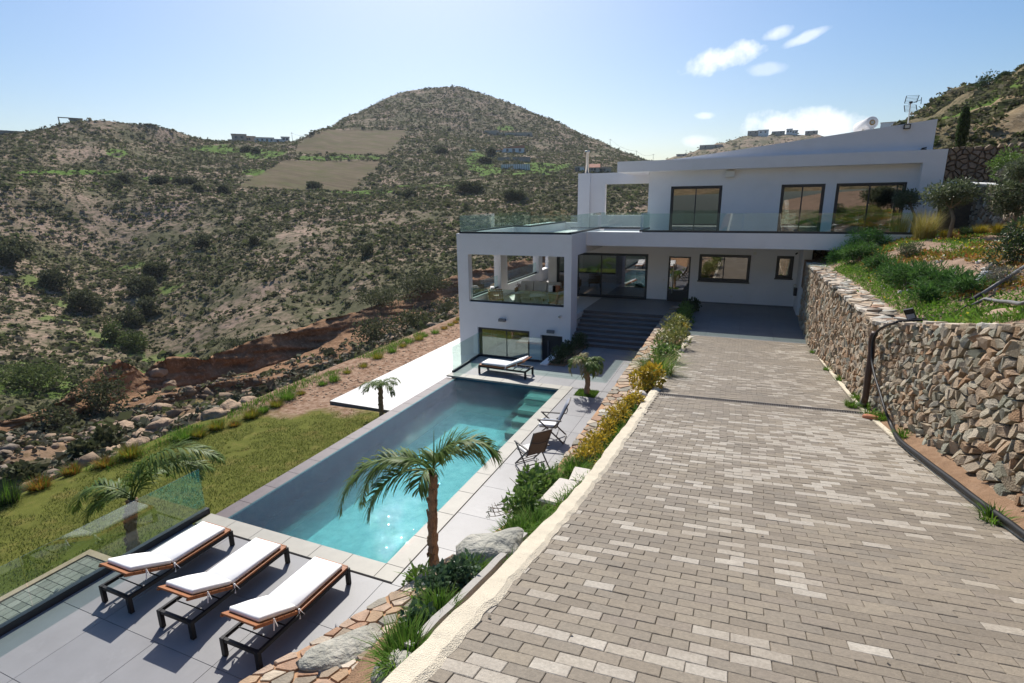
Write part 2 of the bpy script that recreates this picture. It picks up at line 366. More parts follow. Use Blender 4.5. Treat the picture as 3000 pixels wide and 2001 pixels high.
MT['maquis'] = mat('maquis_leaf', (0.08, 0.09, 0.05), 0.7, 0.2, 1, cols=[(0.055, 0.066, 0.03), (0.085, 0.095, 0.045), (0.11, 0.115, 0.06), (0.065, 0.08, 0.03)], trans=0.3, spec=0.15)
MT['maquis_green'] = mat('maquis_green_leaf', (0.08, 0.12, 0.04), 0.7, 0.2, 1, cols=[(0.075, 0.10, 0.03), (0.11, 0.145, 0.045), (0.09, 0.12, 0.035)], trans=0.3, spec=0.15)
MT['leaf_grey'] = mat('silver_leaf', (0.2, 0.19, 0.16), 0.7, 0.2, 3, cols=[(0.15, 0.15, 0.12), (0.22, 0.21, 0.175), (0.11, 0.12, 0.08)], trans=0.2)
MT['leaf_jade'] = mat('succulent_leaf', (0.05, 0.09, 0.05), 0.4, 0.2, 3, cols=[(0.04, 0.0813, 0.04), (0.075, 0.1375, 0.0625), (0.1125, 0.175, 0.1)], trans=0.3, spec=0.5)
MT['juniper'] = mat('juniper_needles', (0.04, 0.08, 0.02), 0.7, 0.2, 3, cols=[(0.0363, 0.09, 0.021), (0.066, 0.153, 0.033), (0.1073, 0.216, 0.045)], trans=0.35)
MT['straw'] = mat('feather_grass', (0.35, 0.29, 0.1), 0.7, 0.2, 3, cols=[(0.288, 0.264, 0.06), (0.48, 0.384, 0.144), (0.18, 0.216, 0.042), (0.6, 0.504, 0.264)], trans=0.4)
MT['ochre'] = mat('ochre_grass', (0.3, 0.2, 0.03), 0.7, 0.2, 3, cols=[(0.276, 0.207, 0.023), (0.2024, 0.207, 0.0276), (0.3864, 0.2587, 0.0276), (0.1472, 0.1656, 0.0276)], trans=0.4)
MT['orange_tuft'] = mat('orange_grass', (0.35, 0.17, 0.03), 0.7, 0.2, 3, cols=[(0.42, 0.19, 0.025), (0.30, 0.16, 0.03), (0.16, 0.15, 0.03)], trans=0.4)
MT['frond'] = mat('palm_leaflet', (0.07, 0.11, 0.03), 0.5, 0.15, 4, cols=[(0.0715, 0.1326, 0.026), (0.1216, 0.195, 0.039), (0.1716, 0.2418, 0.0585), (0.093, 0.156, 0.0325)], trans=0.4, spec=0.25)
MT['frond_dry'] = mat('dry_palm_leaflet', (0.3, 0.24, 0.1), 0.6, 0.2, 4, cols=[(0.17, 0.19, 0.05), (0.34, 0.27, 0.13), (0.10, 0.15, 0.03), (0.40, 0.31, 0.17)], trans=0.35)
MT['bark'] = mat('palm_bark', (0.27, 0.19, 0.125), 0.9, 0.3, 9, 0.9, 40, 0.1, stain=((0.33, 0.25, 0.16), 0.6, 0.5, 0.66, 14), dist=0.03)
MT['bark_grey'] = mat('grey_bark', (0.2, 0.17, 0.13), 0.9, 0.25, 14, 0.8, 60, 0.1)
MT['rock'] = mat('green_grey_rock', (0.34, 0.33, 0.28), 0.85, 0.28, 3, 1.0, 14, 0.2, stain=((0.52, 0.49, 0.42), 0.6, 0.48, 0.68, 4), dist=0.06)
MT['rock_tan'] = mat('tan_rock', (0.36, 0.26, 0.18), 0.9, 0.25, 1.5, 1.0, 6, 0.1, stain=((0.20, 0.16, 0.12), 0.6, 0.5, 0.7, 1.6), dist=0.1)
MT['rubble_tan'] = mat('ravine_stone', (0.22, 0.165, 0.115), 0.9, 0.3, 2, 0.8, 8, 0.1, cols=[(0.17, 0.125, 0.09), (0.26, 0.19, 0.13), (0.21, 0.175, 0.14), (0.30, 0.21, 0.14)], dist=0.05)
MT['pale_block'] = mat('pale_block', (0.62, 0.57, 0.50), 0.9, 0.12, 5, 0.5, 60, 0.1)
MT['cushion'] = mat('white_cushion', (0.86, 0.85, 0.83), 0.9, 0.03, 3, 0.15, 30, 0.1)
MT['cushion_grey'] = mat('grey_cushion', (0.33, 0.34, 0.38), 0.9, 0.1, 8, 0.2, 40, 0.1)
MT['linen'] = mat('beige_linen', (0.55, 0.51, 0.44), 0.9, 0.06, 5, 0.2, 60, 0.1)
MT['wood'] = mat('iroko_wood', (0.32, 0.125, 0.048), 0.5, 0.25, 16, 0.1, 60, 0.3)
MT['rattan'] = mat('rattan', (0.34, 0.22, 0.085), 0.6, 0.25, 12)
MT['sling'] = mat('taupe_sling', (0.115, 0.095, 0.075), 0.8, 0.1, 20)
MT['bronze'] = mat('bronze_frame', (0.06, 0.05, 0.045), 0.45, 0.1, 4, spec=0.5)
MT['steel'] = mat('brushed_steel', (0.55, 0.52, 0.46), 0.3, 0.1, 4, metal=0.9)
MT['brown_pipe'] = mat('brown_pipe', (0.075, 0.045, 0.035), 0.5, 0.12, 6)
MT['grey_pipe'] = mat('grey_conduit', (0.17, 0.165, 0.16), 0.55, 0.12, 6)
MT['terracotta'] = mat('terracotta', (0.42, 0.17, 0.09), 0.8, 0.2, 5)
MT['grate'] = mat('galvanised_grate', (0.15, 0.135, 0.12), 0.5, 0.15, 8)
MT['pit'] = mat('dark_pit', (0.02, 0.018, 0.016), 0.95)
MT['interior'] = mat('interior_wall', (0.42, 0.40, 0.37), 0.9, 0.04)
MT['floor_wood'] = mat('interior_floor', (0.20, 0.13, 0.08), 0.5, 0.15, 4)
MT['curtain'] = mat('curtain', (0.38, 0.36, 0.32), 0.9, 0.08, 6)
MT['furniture'] = mat('dark_furniture', (0.05, 0.045, 0.045), 0.6, 0.1)
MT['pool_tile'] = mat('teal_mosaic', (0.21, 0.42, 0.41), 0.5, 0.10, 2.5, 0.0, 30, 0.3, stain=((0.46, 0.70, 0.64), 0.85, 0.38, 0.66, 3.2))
MT['pool_painted_shade'] = mat('shade_painted_mosaic', (0.035, 0.10, 0.17), 0.5, 0.12, 2.5, 0.0, 30, 0.3, stain=((0.08, 0.18, 0.24), 0.7, 0.42, 0.66, 3.0))  # same mosaic as the floor, with the walls' shade painted into its colour
MT['pool_step'] = mat('green_grey_pool_stone', (0.27, 0.34, 0.26), 0.6, 0.2, 6, stain=((0.40, 0.45, 0.36), 0.6, 0.45, 0.65, 5))
MT['weir'] = mat('brown_stone_weir', (0.125, 0.095, 0.09), 0.35, 0.2, 6, 0.1, 50, 0.5)
MT['red_flower'] = mat('red_petals', (0.6, 0.03, 0.02), 0.6)
MT['yellow_flower'] = mat('yellow_petals', (0.8, 0.65, 0.03), 0.6, trans=0.2)
MT['succulent'] = mat('ground_succulent', (0.3, 0.2, 0.05), 0.5, 0.2, 3, cols=[(0.50, 0.19, 0.05), (0.16, 0.24, 0.03), (0.58, 0.28, 0.07), (0.10, 0.20, 0.025), (0.46, 0.13, 0.05)], trans=0.2)
MT['roof_red'] = mat('red_roof_tile', (0.40, 0.16, 0.10), 0.8, 0.15, 1)
MT['far_white'] = mat('far_white_wall', (0.72, 0.71, 0.69), 0.8, 0.04, 0.4)
MT['far_beige'] = mat('far_beige_wall', (0.45, 0.37, 0.29), 0.85, 0.08, 0.4)
MT['far_stone'] = mat('far_stone_wall', (0.30, 0.265, 0.22), 0.9, 0.2, 0.6)
MT['far_glass'] = mat('far_window', (0.04, 0.05, 0.06), 0.2, spec=0.5)
MT['car_paint'] = mat('white_car_paint', (0.8, 0.8, 0.8), 0.25, spec=0.5)
MT['glass'] = glass('balustrade_glass', (0.84, 0.93, 0.90), 0.03, 1.5)
MT['pane'] = glass('window_glass', (0.55, 0.53, 0.50), 0.18, 1.6)
MT['water'] = glass('pool_water', (0.44, 0.76, 0.80), 0.0, 1.33, 0.012, bend=0.3, bumps=((1.6, 0.4, 0.05), (6.0, 0.6, 0.018), (24.0, 0.8, 0.009)))

# ------------------------------------------------------------------ shape generators
ICO_V = None
def _ico():
    global ICO_V, ICO_F
    p = (1 + 5 ** 0.5) / 2
    v = np.array([(-1, p, 0), (1, p, 0), (-1, -p, 0), (1, -p, 0), (0, -1, p), (0, 1, p), (0, -1, -p), (0, 1, -p), (p, 0, -1), (p, 0, 1), (-p, 0, -1), (-p, 0, 1)], float)
    ICO_V = v / np.linalg.norm(v[0])
    ICO_F = np.array([(0, 11, 5), (0, 5, 1), (0, 1, 7), (0, 7, 10), (0, 10, 11), (1, 5, 9), (5, 11, 4), (11, 10, 2), (10, 7, 6), (7, 1, 8), (3, 9, 4), (3, 4, 2), (3, 2, 6), (3, 6, 8), (3, 8, 9), (4, 9, 5), (2, 4, 11), (6, 2, 10), (8, 6, 7), (9, 8, 1)])
_ico()
def ico_sub(v, f):
    ed = {}; vs = [tuple(p) for p in v]; out = []
    def mid(a, b):
        k = (min(a, b), max(a, b))
        if k not in ed:
            q = (np.array(vs[a]) + np.array(vs[b])) / 2; q /= np.linalg.norm(q); ed[k] = len(vs); vs.append(tuple(q))
        return ed[k]
    for a, b, c in f:
        x, y, z = mid(a, b), mid(b, c), mid(c, a); out += [(a, x, z), (b, y, x), (c, z, y), (x, y, z)]
    return np.array(vs), np.array(out)
ICO2 = ico_sub(ICO_V, ICO_F); ICO3 = ico_sub(*ICO2)
def scatter_ico(name, P, R, H, mt, parent=None, jit=0.25, sub=False):
    """one mesh of many little lumps: P centres, R radii, H heights"""
    bv, bf = ICO2 if sub else (ICO_V, ICO_F)
    n = len(P); k = len(bv)
    j = 1 + rng.uniform(-jit, jit, (n, k, 1))
    a = rng.uniform(0, 6.28, n); ca, sa = np.cos(a)[:, None], np.sin(a)[:, None]
    q = bv[None] * j
    x = q[..., 0] * ca - q[..., 1] * sa; y = q[..., 0] * sa + q[..., 1] * ca
    st = rng.uniform(0.75, 1.3, (n, 1))
    V = np.stack([x * R[:, None] * st + P[:, None, 0], y * R[:, None] / st + P[:, None, 1], q[..., 2] * H[:, None] + P[:, None, 2]], -1).reshape(-1, 3)
    F = (bf[None] + (np.arange(n) * k)[:, None, None]).reshape(-1, 3)
    return np_mesh(name, V, F, mt, parent)
CT = []
for _ in range(10):
    nq = 9; d = unit_ = None
    d = rng.normal(size=(nq, 3)); d[:, 2] = np.abs(d[:, 2]) * 0.9; d /= np.linalg.norm(d, axis=1)[:, None]
    c = d * rng.uniform(0.45, 0.95, (nq, 1)); a = np.cross(d + rng.normal(scale=0.5, size=(nq, 3)), rng.normal(size=(nq, 3))); a /= np.linalg.norm(a, axis=1)[:, None]
    b = np.cross(d, a) + 0.5 * d * rng.normal(size=(nq, 1)); b /= np.linalg.norm(b, axis=1)[:, None]; sz = rng.uniform(0.28, 0.58, (nq, 1))
    CT.append(np.stack([c - a * sz, c - b * sz * .8, c + a * sz, c + b * sz * .8], 1).reshape(-1, 3))
CT = np.array(CT)
def scatter_clumps(name, P, R, H, mt, parent=None):
    """one mesh of many ragged leafy cushions, each with its own tint"""
    n = len(P); k = CT.shape[1]; q = CT[rng.integers(0, len(CT), n)]
    a = rng.uniform(0, 6.28, n); ca, sa = np.cos(a)[:, None], np.sin(a)[:, None]; st = rng.uniform(0.8, 1.25, (n, 1))
    V = np.stack([(q[..., 0] * ca - q[..., 1] * sa) * R[:, None] * st + P[:, None, 0], (q[..., 0] * sa + q[..., 1] * ca) * R[:, None] / st + P[:, None, 1], q[..., 2] * H[:, None] + P[:, None, 2]], -1).reshape(-1, 3)
    o = np_mesh(name, V, np.arange(n * k).reshape(-1, 4), mt, parent)
    t = np.clip(np.repeat(rng.uniform(0, 1, n), k) + np.repeat(rng.normal(scale=.09, size=n * k // 4), 4), 0, 1)
    at = o.data.attributes.new('tint', 'FLOAT', 'POINT'); at.data.foreach_set('value', t.astype(np.float32)); return o
def leaf_quads(C, D, L, Wd, nrm=None):
    """rhombus leaves: C base points, D unit directions, L lengths, Wd widths"""
    n = len(C)
    r = rng.normal(size=(n, 3)) if nrm is None else nrm + rng.normal(scale=0.35, size=(n, 3))
    s = np.cross(D, r); s /= np.linalg.norm(s, axis=1)[:, None] + 1e-9
    L = np.asarray(L).reshape(-1, 1); Wd = np.asarray(Wd).reshape(-1, 1)
    mid = C + D * L * 0.5
    V = np.stack([C, mid - s * Wd / 2, C + D * L, mid + s * Wd / 2], 1).reshape(-1, 3)
    return V, np.arange(n * 4).reshape(n, 4)
def unit(n):
    d = rng.normal(size=(n, 3)); return d / np.linalg.norm(d, axis=1)[:, None]
def cloud_pts(center, rad, n, lumps=9, fill=0.55):
    """points in an uneven crown made of several lumps"""
    c = np.array(center); rad = np.array(rad)
    lc = unit(lumps) * rng.uniform(0.25, 0.75, (lumps, 1)); lr = rng.uniform(0.32, 0.62, lumps)
    i = rng.integers(0, lumps, n); d = unit(n); rr = rng.uniform(fill, 1, n) ** 0.6
    p = lc[i] + d * (lr[i] * rr)[:, None]
    return c + p * rad, d
def leafy(name, center, rad, n, leaf, mt, parent=None, lumps=9, aspect=0.45, up=0.25, fill=0.5, floor=None):
    P, d = cloud_pts(center, rad, n, lumps, fill)
    if floor is not None: P[:, 2] = np.maximum(P[:, 2], floor + rng.uniform(0, 0.05, n))
    D = d + rng.normal(scale=0.6, size=(n, 3)); D[:, 2] += up; D /= np.linalg.norm(D, axis=1)[:, None]
    L = leaf * rng.uniform(0.6, 1.3, n)
    V, F = leaf_quads(P, D, L, L * aspect)
    return np_mesh(name, V, F, mt, parent)
def blades(P, H, W0, lean, nseg=3, az=None, curl=1.0):
    """grass blades as bent strips"""
    n = len(P); az = rng.uniform(0, 6.283, n) if az is None else az
    ca, sa = np.cos(az), np.sin(az); H = np.broadcast_to(H, n); lean = np.broadcast_to(lean, n); W0 = np.broadcast_to(W0, n)
    rows = []
    for i in range(nseg + 1):
        t = i / nseg; out = lean * t ** (1 + curl); up = H * (t - 0.35 * np.minimum(lean / np.maximum(H, 1e-3), 1.6) * t ** 2.4)
        w = W0 * (1 - t) ** 0.7 * 0.5 + 0.0004
        cx, cy, cz = P[:, 0] + ca * out, P[:, 1] + sa * out, P[:, 2] + up
        rows.append(np.stack([cx - sa * w, cy + ca * w, cz], -1)); rows.append(np.stack([cx + sa * w, cy - ca * w, cz], -1))
    V = np.stack(rows, 1); k = 2 * (nseg + 1)
    f = np.array([(2 * i, 2 * i + 1, 2 * i + 3, 2 * i + 2) for i in range(nseg)])
    F = (f[None] + (np.arange(n) * k)[:, None, None]).reshape(-1, 4)
    return V.reshape(-1, 3), F
def tuft_mesh(name, c, r, h, n, w, mt, parent=None, lean=0.8):
    a = rng.uniform(0, 6.283, n); q = np.sqrt(rng.uniform(0, 1, n)) * r * 0.45
    P = np.stack([c[0] + np.cos(a) * q, c[1] + np.sin(a) * q, np.full(n, c[2])], -1)
    ln = rng.uniform(0.15, 1, n) * r * lean
    V, F = blades(P, h * rng.uniform(0.55, 1.15, n), w, ln, 3, a + rng.normal(scale=0.5, size=n))
    return np_mesh(name, V, F, mt, parent)
def voronoi(u0, u1, v0, v1, du, dv, jit=0.42, gap=0.02, aspect=1.0, grow=0.0):
    """irregular stones filling a rectangle: list of polygons in (u, v)"""
    nu = max(2, int(round((u1 - u0) / du))); nv = max(1, int(round((v1 - v0) / dv)))
    S = []
    for j in range(-1, nv + 1):
        for i in range(-1, nu + 1):
            S.append((u0 + (i + 0.5 + (0.25 if j % 2 else -0.25) + rng.uniform(-jit, jit)) * (u1 - u0) / nu, v0 + (j + 0.5 + rng.uniform(-jit, jit)) * (v1 - v0) / nv))
    S = np.array(S); out = []
    for c in S:
        if not (u0 <= c[0] <= u1 and v0 <= c[1] <= v1): continue
        d = S - c; dist = np.hypot(d[:, 0], d[:, 1] * aspect); nb = np.argsort(dist)[1:24]
        poly = [(u0, v0), (u1, v0), (u1, v1), (u0, v1)]
        for q in nb:
            m = (S[q] + c) / 2; nn = (S[q] - c); ln = math.hypot(*nn); nn = nn / ln; lim = nn @ m - gap * rng.uniform(0.3, 1.0)
            new = []
            for a, b in zip(poly, poly[1:] + poly[:1]):
                da = nn[0] * a[0] + nn[1] * a[1] - lim; db = nn[0] * b[0] + nn[1] * b[1] - lim
                if da <= 0: new.append(a)
                if (da < 0 < db) or (db < 0 < da):
                    t = da / (da - db); new.append((a[0] + (b[0] - a[0]) * t, a[1] + (b[1] - a[1]) * t))
            poly = new
            if len(poly) < 3: break
        if len(poly) >= 3:
            p = np.array(poly); keep = [i for i in range(len(p)) if np.hypot(*(p[i] - p[i - 1])) > 0.012]
            e = p.max(0) - p.min(0)
            if len(keep) >= 3 and e[0] < 2.6 * du and e[1] < 2.6 * dv: out.append(p[keep])
    return out
def stone_geo(poly, fn, base, bulge, tilt=0.0, chip=0.15):
    """one stone: poly in (u,v); fn(u,v,h) maps to the world; returns verts and tri faces"""
    c = poly.mean(0); n = len(poly)
    q = c + (poly - c) * rng.uniform(1 - chip, 1.0, (n, 1)); top = c + (q - c) * rng.uniform(0.70, 0.93, (n, 1))
    tu, tv = rng.normal(scale=tilt, size=2)
    hh = lambda p, k: bulge * k + (p[0] - c[0]) * tu + (p[1] - c[1]) * tv
    V = [fn(p[0], p[1], base) for p in q] + [fn(p[0], p[1], hh(p, rng.uniform(0.8, 1.05))) for p in top]
    V.append(fn(c[0] + rng.normal(scale=0.01), c[1] + rng.normal(scale=0.01), hh(c, rng.uniform(0.85, 1.15))))
    F = []
    for i in range(n):
        j = (i + 1) % n; F += [(i, j, n + j), (i, n + j, n + i), (n + i, n + j, 2 * n)]
    return V, F
def stones(polys, fn, parent, mats, name='stone', base=-0.03, bulge=0.04, tilt=0.1, chip=0.15, limit=300, key=None, stuff='stone_fill'):
    """the nearest `limit` stones as parts, the others joined into one part"""
    polys = sorted(polys, key=key or (lambda p: np.linalg.norm(np.array(fn(*p.mean(0), 0)) - np.array((0, 0, CAMZ)))))
    rest = MB()
    for i, p in enumerate(polys):
        V, F = stone_geo(p, fn, base, bulge * rng.uniform(0.6, 1.5), tilt, chip)
        k = int(rng.integers(0, len(mats)))
        if i < limit: MB().add(V, F).build(name, mats[k], parent)
        else: rest.add(V, F, k)
    if rest.v: tag(rest.build(stuff, mats, parent), kind='stuff')
# ------------------------------------------------------------------ terrain: valley and hills (polar sheet round the camera)
def curve(L):
    """[(px, py, distance)] from the photograph -> functions of azimuth giving distance and height"""
    A = []
    for px, py, r in L:
        p = at_r(px, py, r); A.append((math.degrees(math.atan2(p[0], p[1])), r, p[2]))
    A.sort(); A = np.array(A)
    return lambda az: (np.interp(az, A[:, 0], A[:, 1]), np.interp(az, A[:, 0], A[:, 2]))
NAZ = 760
AZ = np.linspace(-100, 18, NAZ)
edge_r = np.where(AZ < -29.5, 19.2 / np.abs(np.sin(np.radians(np.minimum(AZ, -10)))), 39.0)
edge_r = np.minimum(edge_r, 39.0)
edge_z = np.interp(AZ, [-100, -28, 0, 18], [-2.12, -2.12, 1.0, 6.0])
cR = curve([(-500, 1440, 41), (0, 1310, 45), (150, 1268, 47.5), (300, 1240, 48.5), (400, 1222, 48), (480, 1212, 48), (600, 1190, 49.5), (750, 1160, 52), (900, 1122, 56), (1000, 1085, 60), (1150, 985, 70), (1344, 905, 82), (1700, 800, 100), (2400, 600, 100)])
cL0 = curve([(-500, 1420, 43), (0, 1298, 46.5), (235, 1238, 50), (345, 1212, 50.5), (440, 1203, 49.5), (477, 1200, 49.4), (600, 1176, 51), (750, 1146, 53.6), (900, 1110, 57.6), (1000, 1074, 61.5), (1150, 965, 73), (1344, 890, 86), (1700, 790, 104), (2400, 595, 104)])
cL1 = curve([(-500, 1410, 44), (0, 1292, 47.2), (235, 1231, 51), (345, 1202, 51.6), (440, 1188, 50.3), (477, 1166, 50.2), (600, 1140, 51.8), (750, 1112, 54.4), (900, 1080, 58.4), (985, 1066, 62.3), (1150, 945, 76), (1344, 876, 90), (1700, 780, 108), (2400, 592, 108)])
cB = curve([(-500, 1400, 45), (0, 1287, 48), (115, 1262, 50), (235, 1225, 53), (345, 1180, 57), (430, 1140, 60), (520, 1138, 62), (600, 1122, 63), (750, 1090, 66), (850, 1052, 69), (930, 1018, 71), (1000, 985, 73), (1150, 925, 80), (1344, 862, 94), (1700, 770, 112), (2400, 590, 112)])
cT = curve([(-500, 1340, 46.5), (0, 1237, 49.5), (60, 1222, 50), (115, 1196, 51.5), (235, 1122, 55), (276, 1085, 57.2), (345, 1050, 59), (390, 1055, 60.5), (419, 1082, 62), (445, 1054, 62.4), (488, 1037, 62.8), (603, 1030, 64.2), (680, 1002, 66.2), (775, 966, 69), (850, 950, 72), (919, 938, 73), (1000, 918, 76), (1149, 872, 84), (1344, 803, 98), (1700, 730, 116), (2400, 580, 116)])
cM = curve([(-500, 1000, 88), (0, 960, 92), (200, 930, 96), (420, 900, 102), (600, 860, 104), (900, 780, 116), (1200, 715, 135), (1344, 690, 145), (1700, 640, 160), (2400, 560, 150)])
cN = curve([(-500, 740, 140), (0, 720, 145), (200, 720, 158), (330, 715, 170), (600, 690, 165), (900, 650, 170), (1200, 610, 185), (1344, 600, 190), (1700, 560, 200), (2400, 540, 190)])
cD = curve([(-500, 520, 216), (0, 512, 222), (200, 533, 232), (350, 540, 238), (560, 545, 240), (690, 550, 238), (860, 556, 236), (1031, 560, 236), (1130, 552, 238), (1284, 540, 246), (1391, 522, 256), (1498, 509, 268), (1677, 496, 300), (1800, 505, 300), (2050, 520, 280), (2500, 520, 260)])
sil = [(-500, 400, 330), (0, 386, 340), (80, 384, 340), (192, 355, 345), (237, 349, 345), (286, 349, 346), (339, 353, 350), (402, 361, 355), (460, 369, 360), (495, 381, 365), (536, 394, 375), (585, 411, 390), (634, 420, 400), (674, 421, 405), (723, 420, 410), (812, 421, 410), (862, 415, 405), (893, 402, 395), (920, 385, 392), (940, 381, 420), (960, 378, 470), (980, 366, 520),
       (1034, 338, 545), (1079, 315, 560), (1137, 285, 575), (1190, 267, 580), (1235, 260, 582), (1288, 255, 584), (1346, 254, 584), (1382, 265, 584), (1436, 283, 580), (1503, 307, 572), (1570, 332, 560), (1637, 357, 548), (1695, 387, 535), (1726, 403, 520), (1748, 410, 505), (1793, 433, 490), (1837, 451, 480), (1882, 471, 470), (1950, 492, 450), (2050, 520, 400), (2500, 545, 300)]
cK = curve(sil)
cU = curve([(-500, 450, 280), (0, 440, 288), (300, 440, 296), (600, 455, 330), (700, 455, 340), (849, 453, 330), (1000, 455, 330), (1136, 453, 335), (1300, 440, 350), (1400, 436, 370), (1600, 445, 385), (1750, 455, 390), (2050, 525, 350), (2500, 540, 280)])
cV = curve([(-500, 425, 305), (0, 410, 315), (300, 395, 322), (600, 428, 370), (750, 428, 380), (880, 420, 372), (930, 388, 400), (1000, 383, 430), (1190, 380, 440), (1300, 388, 440), (1450, 398, 445), (1600, 412, 440), (1720, 430, 440), (1850, 462, 440), (2050, 522, 380), (2500, 542, 290)])
nodes = [(edge_r, edge_z), (edge_r + 3.5, edge_z - 1.1)] + [c(AZ) for c in (cR, cL0, cL1, cB, cT, cM, cN, cD)]
rd, zd = nodes[-1]
nodes.append((rd + 4.5, zd + 0.15))
nodes += [cU(AZ), cV(AZ)]
rk, zk = cK(AZ)
nodes += [(rk, zk), (rk + 35, zk - 5), (rk + 140, zk - 55)]
seg = [3, 34, 3, 7, 7, 16, 46, 44, 40, 2, 44, 30, 44, 4, 5]
SHIFT = [0, 1, 2, 2.35, 2.7, 3, 4, 5, 6, 7, 8, 9, 10, 11, 12]; SHIFT1 = SHIFT[1:] + [13]
Rr = []; Zr = []; Sg = []
for i, n in enumerate(seg):
    (r0, z0), (r1, z1) = nodes[i], nodes[i + 1]
    for j in range(n):
        t = j / n; Rr.append(r0 + (r1 - r0) * t); Zr.append(z0 + (z1 - z0) * t); Sg.append(np.full(NAZ, SHIFT[i] + (SHIFT1[i] - SHIFT[i]) * t))
Rr.append(nodes[-1][0]); Zr.append(nodes[-1][1]); Sg.append(np.full(NAZ, 13.0))
Rr = np.array(Rr); Zr = np.array(Zr); Sg = np.array(Sg); AA = np.broadcast_to(np.radians(AZ), Rr.shape)
TX, TY = Rr * np.sin(AA), Rr * np.cos(AA)
# soften the creases up the slope, then add relief
Zs = Zr.copy()
for _ in range(5):
    Zs[1:-1] = np.where((Sg[1:-1] > 4.6) & (Sg[1:-1] < 6.9), (Zs[:-2] + 2 * Zs[1:-1] + Zs[2:]) / 4, Zs[1:-1])
up = smooth(4.1, 5.0, Sg) * (1 - smooth(6.85, 6.99, Sg)) + smooth(8.0, 8.3, Sg)
def gully(px0, py0, px1, py1, r0, r1, depth, wid):
    """a stream bed running up the slope between two points of the photograph"""
    a, b = at_r(px0, py0, r0)[:2], at_r(px1, py1, r1)[:2]; d = b - a; L = np.hypot(*d)
    t = ((TX - a[0]) * d[0] + (TY - a[1]) * d[1]) / L ** 2; s = ((TX - a[0]) * -d[1] + (TY - a[1]) * d[0]) / L
    s = s + 3 * np.sin(t * 9)
    return -depth * np.exp(-(s / wid) ** 2) * smooth(-0.1, 0.1, t) * (1 - smooth(0.75, 1.05, t))
rel = 5.5 * (fbm(TX / 38, TY / 38, 4, 3) - 0.5) + 1.5 * (fbm(TX / 8, TY / 8, 3, 9) - 0.5)
field_pts = [((695, 549), (1034, 561), (1120, 473), (832, 470)), ((849, 452), (1137, 452), (1190, 381), (951, 384), (893, 408))]
def px_of(X, Y, Z):
    q = np.stack([X, Y, Z - CAMZ]); c = np.tensordot(RM, q, 1); return 1500 + FPX * c[0] / c[2], 1000.5 + FPX * c[1] / c[2]
PXg, PYg = px_of(TX, TY, Zs)
def inside(poly, X, Y, soft=0):
    ins = np.ones(X.shape, bool) * False; n = len(poly); j = n - 1
    for i in range(n):
        xi, yi = poly[i]; xj, yj = poly[j]
        ins ^= ((yi > Y) != (yj > Y)) & (X < (xj - xi) * (Y - yi) / (yj - yi + 1e-9) + xi); j = i
    return ins
zone_field = np.zeros(TX.shape)
for poly in field_pts: zone_field = np.maximum(zone_field, inside(poly, PXg + 14 * (fbm(TX / 9, TY / 9, 4, 4) - .5), PYg + 7 * (fbm(TX / 7, TY / 7, 4, 14) - .5)).astype(float))
zone_green = np.zeros(TX.shape)
for (gx, gy, gw, gh) in ((770, 640 - 300 + 110, 80, 18), (640, 436, 110, 9), (460, 524, 60, 6), (180, 506, 200, 8), (345, 455, 40, 22), (1400, 478, 45, 40), (1440, 500, 60, 12), (1580, 492, 90, 12), (1560, 505, 60, 8), (985, 463, 170, 10), (760, 510, 60, 12), (1420, 490, 30, 40), (1610, 485, 80, 10), (1060, 566, 160, 7), (1250, 548, 120, 8), (1480, 370 + 2, 30, 10), (1550, 515, 120, 8)):
    zone_green = np.maximum(zone_green, 1.15 - ((PXg - gx) / gw) ** 2 - ((PYg - gy) / gh) ** 2)
zone_green = np.clip(zone_green + 0.9 * (fbm(TX / 5, TY / 5, 3, 21) - 0.5), 0, 1) * (1 - 0.55 * zone_field)
zone_green = np.maximum(zone_green, 0.5 * smooth(.55, .66, fbm(TX / 7, TY / 7, 4, 23)) * (PXg < 620) * (PYg > 700) * (PYg < 1230)) * (1 - .3 * zone_field)
bare = np.zeros(TX.shape)
for (gx, gy, gw, gh) in ((760, 850, 330, 95), (640, 960, 190, 70), (880, 690, 120, 50), (270, 590, 45, 75), (200, 565, 26, 40), (1050, 820, 90, 60), (230, 450, 120, 30), (270, 415, 40, 20), (1420, 590, 90, 22), (500, 640, 220, 30), (140, 1060, 120, 40), (60, 830, 110, 60)):
    bare = np.maximum(bare, 1.2 - ((PXg - gx - .35 * (PYg - gy)) / gw) ** 2 - ((PYg - gy) / gh) ** 2)
bare = np.clip(bare + 1.1 * (fbm(TX / 6, TY / 6, 3, 25) - 0.5), 0, 1)
rel *= (1 - 0.85 * zone_field)
near = smooth(0.6, 1.4, Sg) * (1 - smooth(4.0, 4.15, Sg))
Zs += rel * up * np.interp(Sg, [4, 5, 10, 11], [0.7, 1, 1, 0.6]) + near * (1.3 * (fbm(TX / 3.2, TY / 3.2, 4, 31) - 0.5) + 0.9 * (vnoise(TX / 1.3, TY / 1.3, 5) - 0.4) * (1 - smooth(1.7, 2.0, Sg)))
Zs += (gully(430, 1080, 120, 560, 62, 215, 8.0, 30) + gully(430, 1060, 560, 700, 63, 140, 1.5, 6) + gully(900, 945, 1010, 660, 74, 150, 1.4, 5)) * smooth(3.9, 4.1, Sg) * (1 - smooth(6.5, 6.9, Sg))
PXg, PYg = px_of(TX, TY, Zs)
